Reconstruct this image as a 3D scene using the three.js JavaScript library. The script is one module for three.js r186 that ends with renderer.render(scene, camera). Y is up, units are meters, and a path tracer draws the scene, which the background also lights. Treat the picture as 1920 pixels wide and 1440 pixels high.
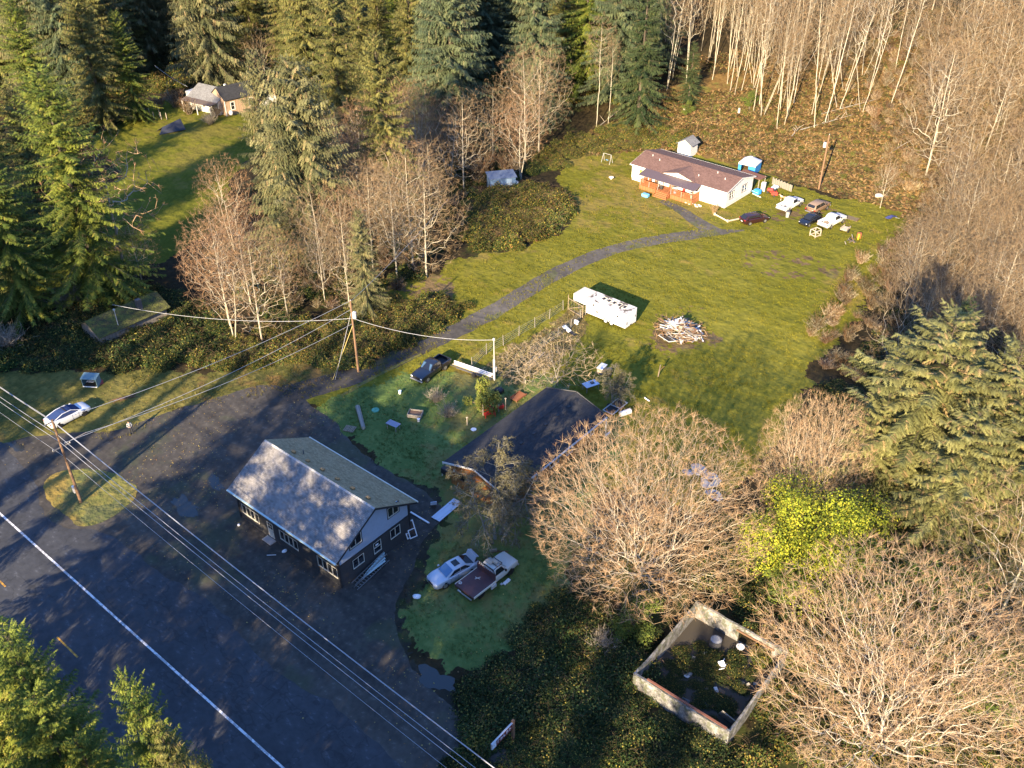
import * as THREE from 'three';
import { mergeGeometries, mergeVertices } from 'three/addons/utils/BufferGeometryUtils.js';
import { RoundedBoxGeometry } from 'three/addons/geometries/RoundedBoxGeometry.js';
import { MarchingCubes } from 'three/addons/objects/MarchingCubes.js';

// ---------------------------------------------------------------- camera, sky, sun, exposure
const scene = new THREE.Scene();
const CAM_H = 62, PITCH = THREE.MathUtils.degToRad(34.7), FPX = 1745;
const camera = new THREE.PerspectiveCamera(2 * Math.atan(720 / FPX) * 180 / Math.PI, 4 / 3, 1, 3000);
camera.position.set(0, CAM_H, 0);
camera.rotation.set(-PITCH, 0, 0);
scene.add(camera);
const SUN_AZ = THREE.MathUtils.degToRad(24), SUN_EL = THREE.MathUtils.degToRad(20.5);
const toSun = new THREE.Vector3(-Math.sin(SUN_AZ) * Math.cos(SUN_EL), Math.sin(SUN_EL), Math.cos(SUN_AZ) * Math.cos(SUN_EL));
{ // clear late-autumn sky: deep blue overhead, paler towards the horizon and round the sun
  const W = 512, H = 256, d = new Float32Array(W * H * 4);
  for (let j = 0; j < H; j++) for (let i = 0; i < W; i++) {
    const up = ((j + 0.5) / H - 0.5) * Math.PI, r = ((i + 0.5) / W - 0.5) * 2 * Math.PI, x = Math.cos(r) * Math.cos(up), y = Math.sin(up), z = Math.sin(r) * Math.cos(up), c = x * toSun.x + y * toSun.y + z * toSun.z;
    const h = Math.pow(1 - Math.max(0, y), 3.2), glow = Math.pow(Math.max(0, c), 14) * 0.7, k = (j * W + i) * 4;
    d[k] = 0.064 + 0.12 * h + glow * 0.5; d[k + 1] = 0.148 + 0.145 * h + glow * 0.45; d[k + 2] = 0.39 + 0.04 * h + glow * 0.32; d[k + 3] = 1;
  }
  const t = new THREE.DataTexture(d, W, H, THREE.RGBAFormat, THREE.FloatType); t.mapping = THREE.EquirectangularReflectionMapping; t.magFilter = t.minFilter = THREE.LinearFilter; t.needsUpdate = true;
  scene.background = t; scene.environment = t;
}
const sun = new THREE.DirectionalLight(new THREE.Color(1, 0.80, 0.53), 5);
sun.position.copy(toSun).multiplyScalar(400).add(new THREE.Vector3(0, 0, -100));
sun.target.position.set(0, 0, -100);
sun.castShadow = true; sun.shadow.mapSize.set(4096, 4096);
Object.assign(sun.shadow.camera, { left: -190, right: 190, top: 190, bottom: -190, near: 10, far: 900 });
sun.shadow.radius = 1.2;
scene.add(sun, sun.target);
const renderer = new THREE.WebGLRenderer({ antialias: true });
renderer.shadowMap.enabled = true;
renderer.toneMapping = THREE.LinearToneMapping;
renderer.toneMappingExposure = 3.5;

// ---------------------------------------------------------------- helpers
const D2R = Math.PI / 180;
let seed = 7;
const srand = (s) => { seed = s | 0; };
function rnd() { seed = (seed + 0x6d2b79f5) | 0; let t = Math.imul(seed ^ (seed >>> 15), 1 | seed); t = (t + Math.imul(t ^ (t >>> 7), 61 | t)) ^ t; return ((t ^ (t >>> 14)) >>> 0) / 4294967296; }
const rr = (a, b) => a + (b - a) * rnd();
const pick = (a) => a[Math.floor(rnd() * a.length)];
const clamp = (x, a, b) => Math.min(b, Math.max(a, x));
const mix = (a, b, t) => a + (b - a) * t;
const sstep = (a, b, x) => { const t = clamp((x - a) / (b - a), 0, 1); return t * t * (3 - 2 * t); };
const V3 = (x, y, z) => new THREE.Vector3(x, y, z);
// tileable noise table, 0..1
const NS = 512, NT = new Float32Array(NS * NS);
{
  srand(11);
  const lat = new Float32Array(NS * NS);
  for (let i = 0; i < NS * NS; i++) lat[i] = rnd();
  let lo = 9, hi = -9;
  for (let y = 0; y < NS; y++) for (let x = 0; x < NS; x++) {
    let s = 0, a = 1;
    for (let o = 0; o < 6; o++) {
      const c = 64 >> o, n = NS / c, fx = x / c, fy = y / c, x0 = Math.floor(fx), y0 = Math.floor(fy), u = fx - x0, v = fy - y0, su_ = u * u * (3 - 2 * u), sv = v * v * (3 - 2 * v);
      const L = (i, j) => lat[((j % n) * 7919 + (i % n) * 104729 + o * 7151) % (NS * NS)];
      s += a * mix(mix(L(x0, y0), L(x0 + 1, y0), su_), mix(L(x0, y0 + 1), L(x0 + 1, y0 + 1), su_), sv);
      a *= 0.55;
      if (c === 1) break;
    }
    NT[y * NS + x] = s; lo = Math.min(lo, s); hi = Math.max(hi, s);
  }
  for (let i = 0; i < NS * NS; i++) NT[i] = (NT[i] - lo) / (hi - lo);
}
function nz(x, y) { // one unit = one table cell (64 = largest feature)
  const x0 = Math.floor(x), y0 = Math.floor(y), u = x - x0, v = y - y0, i = x0 & 511, j = y0 & 511, i1 = (i + 1) & 511, j1 = (j + 1) & 511;
  return mix(mix(NT[j * NS + i], NT[j * NS + i1], u), mix(NT[j1 * NS + i], NT[j1 * NS + i1], u), v);
}
// lot frame: U runs along the road (left and away), V across it (right and away)
const YAW = 140.5 * D2R, UX = Math.cos(YAW), UZ = -Math.sin(YAW), VX = Math.sin(YAW), VZ = Math.cos(YAW);
const WX = -50.1, WZ = -67.8; // origin of the lot frame on the white edge line
const uv2w = (u, v) => [WX + UX * u + VX * v, WZ + UZ * u + VZ * v];
const w2uv = (x, z) => [(x - WX) * UX + (z - WZ) * UZ, (x - WX) * VX + (z - WZ) * VZ];
// terrain: flat lots, a hill rising behind the field on the right
const HA = [8.9, -171], HB = [66, -141];
function hgt(x, z) {
  const dx = HB[0] - HA[0], dz = HB[1] - HA[1], l = Math.hypot(dx, dz);
  const s = ((x - HA[0]) * dz - (z - HA[1]) * dx) / l; // distance beyond the foot of the hill
  if (s <= 0) return 0;
  const along = ((x - HA[0]) * dx + (z - HA[1]) * dz) / l;
  const k = sstep(-45, 10, along);
  const r = s < 8 ? s * s / 16 : s - 4;
  return k * Math.min(r * 0.27, 8 + r * 0.12) * (1 + 0.25 * (nz(x * 1.3 + 90, z * 1.3) - 0.5));
}
const CP = Math.cos(PITCH), SP = Math.sin(PITCH);
function px(x, y, h = 0) { // photo pixel -> point on the terrain, h metres above it
  const a = (x - 960) / FPX, b = (720 - y) / FPX, dx = a, dy = b * CP - SP, dz = -b * SP - CP;
  let t = (CAM_H - h) / -dy;
  const g = (t) => hgt(dx * t, dz * t) + h - (CAM_H + dy * t);
  if (g(t) > 1e-3) { let lo = t * 0.3, hi = t; for (let i = 0; i < 40; i++) { const m = (lo + hi) / 2; if (g(m) > 0) hi = m; else lo = m; } t = hi; }
  return V3(dx * t, hgt(dx * t, dz * t), dz * t);
}
function topH(p, y) { const k = (720 - y) / FPX; return CAM_H + p.z * (SP - k * CP) / (CP + k * SP) - p.y; } // height above p of a point seen at row y
const used = {};
function numbered(n) { const k = used[n] = (used[n] ?? -1) + 1; return k ? n + '_' + String(k).padStart(3, '0') : n; }
function tag(o, label, category, group, kind) { if (label) o.userData.label = label; if (category) o.userData.category = category; if (group) o.userData.group = group; if (kind) o.userData.kind = kind; return o; }
function thing(name, label, category, p = [0, 0, 0], turn = 0, group) {
  const o = new THREE.Group(); o.name = numbered(name);
  if (p.isVector3) o.position.copy(p); else o.position.set(...p);
  o.rotation.y = turn; scene.add(o);
  return tag(o, label, category, group);
}
function plain(g) { // only position, normal, uv; no index
  let q = g.index ? g.toNonIndexed() : g;
  for (const k of Object.keys(q.attributes)) if (!['position', 'normal', 'uv'].includes(k)) q.deleteAttribute(k);
  if (!q.attributes.uv) q.setAttribute('uv', new THREE.BufferAttribute(new Float32Array(q.attributes.position.count * 2), 2));
  if (!q.attributes.normal) q.computeVertexNormals();
  q.morphAttributes = {};
  return q;
}
const join = (gs) => (Array.isArray(gs) ? (gs.length === 1 ? plain(gs[0]) : mergeGeometries(gs.map(plain))) : gs);
function M(name, gs, mat, parent = scene) {
  const m = new THREE.Mesh(join(gs), mat); m.name = parent === scene ? numbered(name) : name;
  m.castShadow = m.receiveShadow = true; parent.add(m); return m;
}
function bx(x0, y0, z0, x1, y1, z1) { // box with uv in metres
  const g = new THREE.BoxGeometry(Math.abs(x1 - x0), Math.abs(y1 - y0), Math.abs(z1 - z0)); g.translate((x0 + x1) / 2, (y0 + y1) / 2, (z0 + z1) / 2); return boxUV(g);
}
function rbx(x0, y0, z0, x1, y1, z1, r = 0.03, s = 2) { const g = new RoundedBoxGeometry(Math.abs(x1 - x0), Math.abs(y1 - y0), Math.abs(z1 - z0), s, r); g.translate((x0 + x1) / 2, (y0 + y1) / 2, (z0 + z1) / 2); return g; }
function boxUV(g) {
  const p = g.attributes.position, n = g.attributes.normal, uv = new Float32Array(p.count * 2);
  for (let i = 0; i < p.count; i++) {
    const ax = Math.abs(n.getX(i)), ay = Math.abs(n.getY(i)), az = Math.abs(n.getZ(i));
    if (ay > ax && ay > az) { uv[i * 2] = p.getX(i); uv[i * 2 + 1] = p.getZ(i); } else if (ax > az) { uv[i * 2] = p.getZ(i); uv[i * 2 + 1] = p.getY(i); } else { uv[i * 2] = p.getX(i); uv[i * 2 + 1] = p.getY(i); }
  }
  g.setAttribute('uv', new THREE.BufferAttribute(uv, 2)); return g;
}
function cyl(r0, r1, h, n = 12, y = 0) { const g = new THREE.CylinderGeometry(r1, r0, h, n); g.translate(0, y + h / 2, 0); return g; }
function bar(a, b, r, n = 6, r2 = r) { // rod between two points
  const A = a.isVector3 ? a : V3(...a), B = b.isVector3 ? b : V3(...b), d = B.clone().sub(A), g = new THREE.CylinderGeometry(r2, r, d.length(), n);
  g.applyQuaternion(new THREE.Quaternion().setFromUnitVectors(V3(0, 1, 0), d.normalize())); g.translate((A.x + B.x) / 2, (A.y + B.y) / 2, (A.z + B.z) / 2); return g;
}
function beam(a, b, w, h) { // rectangular bar between two points, h upright
  const A = a.isVector3 ? a : V3(...a), B = b.isVector3 ? b : V3(...b), d = B.clone().sub(A), L = d.length(), g = boxUV(new THREE.BoxGeometry(w, h, L));
  const m = new THREE.Matrix4().lookAt(B, A, Math.abs(d.y) > L * 0.98 ? V3(1, 0, 0) : V3(0, 1, 0)); g.applyMatrix4(m); g.translate((A.x + B.x) / 2, (A.y + B.y) / 2, (A.z + B.z) / 2); return g;
}
function quad(a, b, c, d) { // a..d counter-clockwise from outside, uv in metres along a-b and a-d
  const g = new THREE.BufferGeometry(), w = Math.hypot(b[0] - a[0], b[1] - a[1], b[2] - a[2]), h = Math.hypot(d[0] - a[0], d[1] - a[1], d[2] - a[2]);
  g.setAttribute('position', new THREE.BufferAttribute(new Float32Array([...a, ...b, ...c, ...a, ...c, ...d]), 3));
  g.setAttribute('uv', new THREE.BufferAttribute(new Float32Array([0, 0, w, 0, w, h, 0, 0, w, h, 0, h]), 2)); g.computeVertexNormals(); return g;
}
function slab(a, b, c, d, t) { // a quad with thickness t downwards along its normal, uv in metres
  const n = V3(b[0] - a[0], b[1] - a[1], b[2] - a[2]).cross(V3(d[0] - a[0], d[1] - a[1], d[2] - a[2])).normalize().multiplyScalar(-t).toArray();
  const s = [a, b, c, d].map((p) => p.map((x, i) => x + n[i]));
  return mergeGeometries([quad(a, b, c, d), quad(s[3], s[2], s[1], s[0]), ...[0, 1, 2, 3].map((i) => quad([a, b, c, d][i], s[i], s[(i + 1) % 4], [a, b, c, d][(i + 1) % 4]))]);
}
function prism(pts, z0, z1) { // outline in x,y pushed from z0 to z1
  const g = new THREE.ExtrudeGeometry(new THREE.Shape(pts.map((p) => new THREE.Vector2(...p))), { depth: z1 - z0, bevelEnabled: false }); g.translate(0, 0, z0); return g;
}
const ry = (g, a) => g.rotateY(a);
const std = (c, rough = 0.8, o = {}) => { const m = new THREE.MeshStandardMaterial({ roughness: rough, side: THREE.DoubleSide, ...o }); if (Array.isArray(c)) m.color.setRGB(...c); else m.color.set(c); return m; };
const phys = (c, rough, o = {}) => { const m = new THREE.MeshPhysicalMaterial({ roughness: rough, side: THREE.DoubleSide, ...o }); if (Array.isArray(c)) m.color.setRGB(...c); else m.color.set(c); return m; };
const l2s = (c) => Math.round(255 * clamp(c <= 0.0031308 ? c * 12.92 : 1.055 * Math.pow(c, 1 / 2.4) - 0.055, 0, 1));
const L2S = new Uint8Array(4096); for (let i = 0; i < 4096; i++) L2S[i] = l2s(i / 4095);
function tex(w, h, fn, srgb = true, wrap = THREE.RepeatWrapping) { // fn(u, v, out) in linear colours
  const d = new Uint8Array(w * h * 4), o = [0, 0, 0];
  for (let y = 0; y < h; y++) for (let x = 0; x < w; x++) {
    fn((x + 0.5) / w, (y + 0.5) / h, o); const k = (y * w + x) * 4;
    for (let c = 0; c < 3; c++) d[k + c] = srgb ? L2S[clamp(Math.round(o[c] * 4095), 0, 4095)] : clamp(Math.round(o[c] * 255), 0, 255);
    d[k + 3] = 255;
  }
  const t = new THREE.DataTexture(d, w, h); t.wrapS = t.wrapT = wrap; t.magFilter = THREE.LinearFilter; if (srgb) t.colorSpace = THREE.SRGBColorSpace; t.needsUpdate = true; return t;
}
const rep = (t, x, y = x) => { const c = t.clone(); c.repeat.set(x, y); c.needsUpdate = true; return c; };
const fineBump = tex(512, 512, (u, v, o) => { o[0] = o[1] = o[2] = nz(u * 512, v * 512); }, false);

// ---------------------------------------------------------------- ground
// kinds of ground, drawn as outlines on the photograph and laid on the terrain
const poly = (pts) => pts.map(([x, y]) => { const p = px(x, y); return [p.x, p.z]; });
function inside(P, x, z) { let c = false; for (let i = 0, j = P.length - 1; i < P.length; j = i++) if ((P[i][1] > z) !== (P[j][1] > z) && x < ((P[j][0] - P[i][0]) * (z - P[i][1])) / (P[j][1] - P[i][1]) + P[i][0]) c = !c; return c; }
const ZONES = [ // later ones lie over earlier ones
  [3, poly([[1020, 300], [1060, 262], [1180, 215], [1250, 160], [1500, 90], [1920, 40], [1980, 520], [1720, 470], [1700, 400], [1560, 366], [1440, 330], [1330, 300], [1200, 285]])], // bracken slope
  [1, poly([[1040, 330], [1085, 295], [1190, 285], [1300, 290], [1430, 325], [1540, 368], [1720, 402], [1690, 480], [1620, 560], [1550, 660], [1490, 760], [1430, 880], [1290, 960], [1100, 900], [1020, 780], [930, 700], [800, 690], [700, 740], [640, 760], [540, 740], [640, 700], [700, 680], [760, 640], [840, 570], [790, 540], [860, 480], [960, 470], [1060, 430], [1075, 370]])], // field
  [7, poly([[880, 690], [1000, 620], [1075, 575], [1110, 600], [1090, 640], [1010, 690], [960, 720], [890, 720]])], // rough fenced strip
  [2, poly([[560, 780], [640, 740], [760, 690], [860, 690], [960, 720], [1010, 700], [1180, 790], [1120, 900], [1060, 1010], [1060, 1120], [960, 1220], [860, 1262], [760, 1210], [735, 1140], [790, 1060], [850, 960], [800, 905], [700, 870], [650, 810]])], // yard
  [6, poly([[-60, 690], [200, 690], [420, 700], [560, 660], [640, 650], [720, 650], [640, 700], [540, 745], [430, 745], [330, 770], [240, 820], [60, 830], [-60, 850]])], // mossy verge
  [5, poly([[160, 260], [300, 190], [360, 205], [480, 205], [520, 250], [440, 330], [430, 420], [330, 470], [200, 520], [60, 560], [-60, 600], [-60, 480], [120, 420], [220, 330]])], // meadow left
  [4, poly([[770, 500], [850, 520], [850, 560], [760, 590], [700, 570], [720, 530]])],
  [4, poly([[1390, 470], [1480, 468], [1580, 500], [1560, 530], [1450, 525], [1390, 500]])],
  [4, poly([[1400, 400], [1500, 380], [1560, 390], [1590, 430], [1560, 420], [1480, 415], [1430, 425]])],
  [4, poly([[1215, 590], [1320, 580], [1340, 650], [1260, 670], [1215, 640]])],
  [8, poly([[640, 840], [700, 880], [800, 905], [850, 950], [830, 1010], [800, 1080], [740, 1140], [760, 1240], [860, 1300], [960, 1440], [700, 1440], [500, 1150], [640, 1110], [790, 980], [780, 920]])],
];
const ZX0 = -130, ZZ0 = -300, ZN = 560, ZS = 0.5, zone = new Uint8Array(ZN * ZN);
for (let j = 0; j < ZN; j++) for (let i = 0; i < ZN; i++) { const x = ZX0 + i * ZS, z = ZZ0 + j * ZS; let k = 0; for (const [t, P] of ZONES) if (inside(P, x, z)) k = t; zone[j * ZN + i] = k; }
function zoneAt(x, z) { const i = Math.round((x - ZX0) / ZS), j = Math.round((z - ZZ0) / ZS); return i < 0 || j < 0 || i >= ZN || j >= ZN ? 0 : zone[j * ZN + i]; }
const GC = { // [dark, light, odd] linear colours of each kind of ground
  0: [[0.026, 0.020, 0.010], [0.055, 0.040, 0.018], [0.038, 0.046, 0.012]],
  1: [[0.125, 0.122, 0.013], [0.188, 0.172, 0.026], [0.195, 0.150, 0.038]],
  2: [[0.080, 0.125, 0.034], [0.155, 0.200, 0.062], [0.155, 0.140, 0.048]],
  3: [[0.095, 0.060, 0.022], [0.19, 0.118, 0.042], [0.10, 0.11, 0.025]],
  4: [[0.115, 0.080, 0.038], [0.19, 0.135, 0.068], [0.13, 0.13, 0.035]],
  5: [[0.090, 0.100, 0.010], [0.165, 0.155, 0.018], [0.15, 0.13, 0.025]],
  6: [[0.080, 0.080, 0.020], [0.19, 0.16, 0.045], [0.15, 0.095, 0.035]],
  7: [[0.110, 0.085, 0.030], [0.21, 0.165, 0.065], [0.11, 0.13, 0.03]],
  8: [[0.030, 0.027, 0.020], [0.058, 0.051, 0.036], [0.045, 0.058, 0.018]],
};
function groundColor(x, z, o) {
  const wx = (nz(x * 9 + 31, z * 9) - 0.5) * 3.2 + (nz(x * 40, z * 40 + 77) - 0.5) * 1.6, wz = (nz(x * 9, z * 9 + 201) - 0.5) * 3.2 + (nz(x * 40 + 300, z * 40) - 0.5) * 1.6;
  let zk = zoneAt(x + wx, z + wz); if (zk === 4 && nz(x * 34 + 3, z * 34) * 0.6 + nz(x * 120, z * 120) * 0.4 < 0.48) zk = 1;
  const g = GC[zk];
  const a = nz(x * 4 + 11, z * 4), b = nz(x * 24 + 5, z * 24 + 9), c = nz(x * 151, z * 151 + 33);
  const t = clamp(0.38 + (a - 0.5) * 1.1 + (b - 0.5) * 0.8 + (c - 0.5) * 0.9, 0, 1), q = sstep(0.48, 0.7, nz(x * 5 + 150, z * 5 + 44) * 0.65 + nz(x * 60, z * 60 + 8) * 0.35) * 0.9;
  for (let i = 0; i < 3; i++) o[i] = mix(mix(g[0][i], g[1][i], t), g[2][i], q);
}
{
  const tiles = [], mats = [];
  const TS = 100, X0 = -100, Z0 = -230;
  const cell = (x0, x1, z0, z1, n, m, tileUV) => {
    const g = new THREE.PlaneGeometry(1, 1, n, m), p = g.attributes.position, uv = g.attributes.uv;
    for (let i = 0; i < p.count; i++) {
      const s = uv.getX(i), t = uv.getY(i), x = mix(x0, x1, s), z = mix(z0, z1, t);
      p.setXYZ(i, x, hgt(x, z), z);
      if (!tileUV) uv.setXY(i, x / 24, z / 24);
    }
    const ix = g.index.array; for (let i = 0; i < ix.length; i += 3) { const k = ix[i]; ix[i] = ix[i + 1]; ix[i + 1] = k; }
    g.computeVertexNormals(); return g;
  };
  for (let j = 0; j < 2; j++) for (let i = 0; i < 2; i++) {
    const x0 = X0 + i * TS, z0 = Z0 + j * TS, o3 = [0, 0, 0];
    const t = tex(2048, 2048, (u, v, o) => groundColor(x0 + u * TS, z0 + v * TS, o), true, THREE.ClampToEdgeWrapping);
    mats.push(new THREE.MeshPhysicalMaterial({ map: t, specularIntensity: 0.25, roughness: 0.96, bumpMap: rep(fineBump, 11), bumpScale: 0.18 }));
    tiles.push(cell(x0, x0 + TS, z0, z0 + TS, 50, 50, true));
  }
  const far = tex(512, 512, (u, v, o) => { const a = nz(u * 512, v * 512), b = nz(u * 1024 + 9, v * 1024); for (let i = 0; i < 3; i++) o[i] = mix(GC[0][0][i], GC[0][1][i], clamp(a * 0.7 + b * 0.5 - 0.1, 0, 1)); });
  mats.push(new THREE.MeshPhysicalMaterial({ map: far, specularIntensity: 0.25, roughness: 0.97 }));
  tiles.push(mergeGeometries([cell(-100, 100, -700, -230, 100, 60), cell(-900, -100, -700, -230, 20, 60), cell(100, 900, -700, -230, 60, 60), cell(-900, -100, -230, -30, 20, 20), cell(100, 900, -230, -30, 60, 100), cell(-900, 900, -30, 500, 20, 10)]));
  const g = M('ground', mergeGeometries(tiles, true), mats);
  tag(g, 'grassy and leaf-strewn ground with a brown hillside rising at the back', 'ground', null, 'structure');
}
function uncross(P) { // cuts the small loops out of an outline
  const o = (u, v, w) => (v[0] - u[0]) * (w[1] - u[1]) - (v[1] - u[1]) * (w[0] - u[0]);
  for (let i = 0; i < P.length - 2; i++) for (let j = Math.min(P.length - 1, i + 120); j > i + 1; j--) { const a = P[i], b = P[i + 1], q = P[j], r = P[(j + 1) % P.length]; if (r === a) continue; if (o(a, b, q) * o(a, b, r) < 0 && o(q, r, a) * o(q, r, b) < 0) { P.splice(i + 1, j - i); break; } }
  return P;
}
function sheet(name, outline, y, mat, uvBox, label, cat) { // outline in world x,z; laid flat y above the ground
  uncross(outline);
  const s = new THREE.Shape(outline.map(([x, z]) => new THREE.Vector2(x, -z))), g = new THREE.ShapeGeometry(s), p = g.attributes.position, uv = g.attributes.uv;
  g.rotateX(-Math.PI / 2);
  for (let i = 0; i < p.count; i++) { const x = p.getX(i), z = p.getZ(i); p.setY(i, hgt(x, z) + y); if (uvBox) uv.setXY(i, (x - uvBox[0]) / (uvBox[2] - uvBox[0]), (z - uvBox[1]) / (uvBox[3] - uvBox[1])); else uv.setXY(i, x, z); }
  const n = g.attributes.normal; for (let i = 0; i < n.count; i++) n.setXYZ(i, 0, 1, 0);
  return tag(M(name, g, mat), label, cat, null, 'structure');
}
function ragged(P, step, amp) { // a dense outline with an uneven edge
  const out = [];
  for (let i = 0; i < P.length; i++) {
    const a = P[i], b = P[(i + 1) % P.length], L = Math.hypot(b[0] - a[0], b[1] - a[1]), n = Math.max(1, Math.round(L / step)), nx = -(b[1] - a[1]) / L, nzz = (b[0] - a[0]) / L;
    if (L < 1e-6) continue;
    for (let k = 0; k < n; k++) { const t = k / n, x = mix(a[0], b[0], t), z = mix(a[1], b[1], t), d = ((nz(x * 14 + 7, z * 14) - 0.5) * 2 + (nz(x * 60, z * 60 + 91) - 0.5) * 0.9) * amp; out.push([x + nx * d, z + nzz * d]); }
  }
  return out;
}
function smooth(P, n = 8, closed = false) { return new THREE.CatmullRomCurve3(P.map(([x, z]) => V3(x, 0, z)), closed, 'centripetal').getPoints(P.length * n).map((p) => [p.x, p.z]); }
// road
{
  const asphalt = tex(1024, 1024, (u, v, o) => { // 40 m along x 20 m across, u along the road
    const a = nz(u * 512 * 2, v * 512), b = nz(u * 512 * 9 + 40, v * 512 * 7), c = nz(u * 90 + 20, v * 640), lane = nz(v * 180 + 3, u * 6);
    const t = 0.046 + (a - 0.5) * 0.018 + (b - 0.5) * 0.022 + (c - 0.5) * 0.010 + (lane - 0.5) * 0.010;
    let q = t * (1 + 0.12 * sstep(0.55, 0.6, nz(u * 120 + 300, v * 260))); const cr = Math.abs(nz(u * 256 + 7, v * 256) - 0.5), cr2 = Math.abs(nz(u * 512 + 90, v * 128) - 0.48); if (cr < 0.008 || cr2 < 0.005) q *= 0.72; if (b > 0.8) q *= 1.5; o[0] = q * 0.93; o[1] = q * 0.98; o[2] = q * 1.08;
  });
  const mat = new THREE.MeshStandardMaterial({ map: asphalt, roughness: 0.82, bumpMap: rep(fineBump, 6), bumpScale: 0.012 });
  const edge = [[-130, 5.2], [-80, 5.6], [-56, 5.4], [-50, 5.5], [-43, 5.9], [-38, 5.2], [-34.7, 5.1], [-30, 5.7], [-26, 6.1], [-20, 5.4], [-10.5, 4.8], [-7, 2.9], [-3, 2.7], [0, 4.0], [8, 5.2], [30, 4.4], [120, 4.2]];
  const P = smooth(edge, 10).map(([u, v]) => [u, v]);
  const out = [...P.map(([u, v]) => { const k = v + (nz(u * 40, 7) - 0.5) * 0.5 + (nz(u * 160, 70) - 0.5) * 0.25; return uv2w(u, k); }), ...[[120, -9.6], [-130, -9.6]].map(([u, v]) => uv2w(u, v))];
  const r = sheet('road', out.reverse(), 0.012, mat, null, 'dark asphalt two-lane road with a white edge line', 'road');
  const uv = r.geometry.attributes.uv, p = r.geometry.attributes.position;
  for (let i = 0; i < uv.count; i++) { const [u, v] = w2uv(p.getX(i), p.getZ(i)); uv.setXY(i, u / 40, v / 20); }
  const strip = (u0, u1, v, w) => { const n = Math.max(2, Math.round(Math.abs(u1 - u0) / 0.6)), A = [], B = []; for (let i = 0; i <= n; i++) { const u = mix(u0, u1, i / n); A.push(uv2w(u, v - w / 2 - nz(u * 90, 3) * 0.02)); B.push(uv2w(u, v + w / 2 + nz(u * 90, 90) * 0.02)); } return [...A, ...B.reverse()].reverse(); };
  const wt = rep(tex(256, 256, (u, v, o) => { const k = sstep(0.36, 0.52, nz(u * 512, v * 512)); const c = mix(0.38, 0.70, k); o[0] = o[1] = o[2] = c; }), 0.5);
  const yt = rep(tex(256, 256, (u, v, o) => { const k = sstep(0.3, 0.5, nz(u * 512, v * 512)); o[0] = mix(0.32, 0.62, k); o[1] = mix(0.17, 0.30, k); o[2] = 0.03; }), 0.5);
  const wm = new THREE.MeshStandardMaterial({ map: wt, roughness: 0.7 }), ym = new THREE.MeshStandardMaterial({ map: yt, roughness: 0.7 });
  sheet('edge_line', strip(-130, 120, -0.2, 0.17), 0.018, wm, null, 'long white painted line along the road edge', 'road marking');
  sheet('edge_line', strip(-130, 120, -9.0, 0.15), 0.018, wm, null, 'white painted line on the forest side of the road', 'road marking');
  for (let k = -3; k <= 8; k++) { const u = -20.3 - k * 12.2 + 1.2; sheet('centre_dash', strip(u, u - 3.3, -4.5, 0.13), 0.018, ym, null, 'short yellow painted dash along the middle of the road', 'road marking').userData.group = 'yellow centre dashes'; }
}
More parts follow.
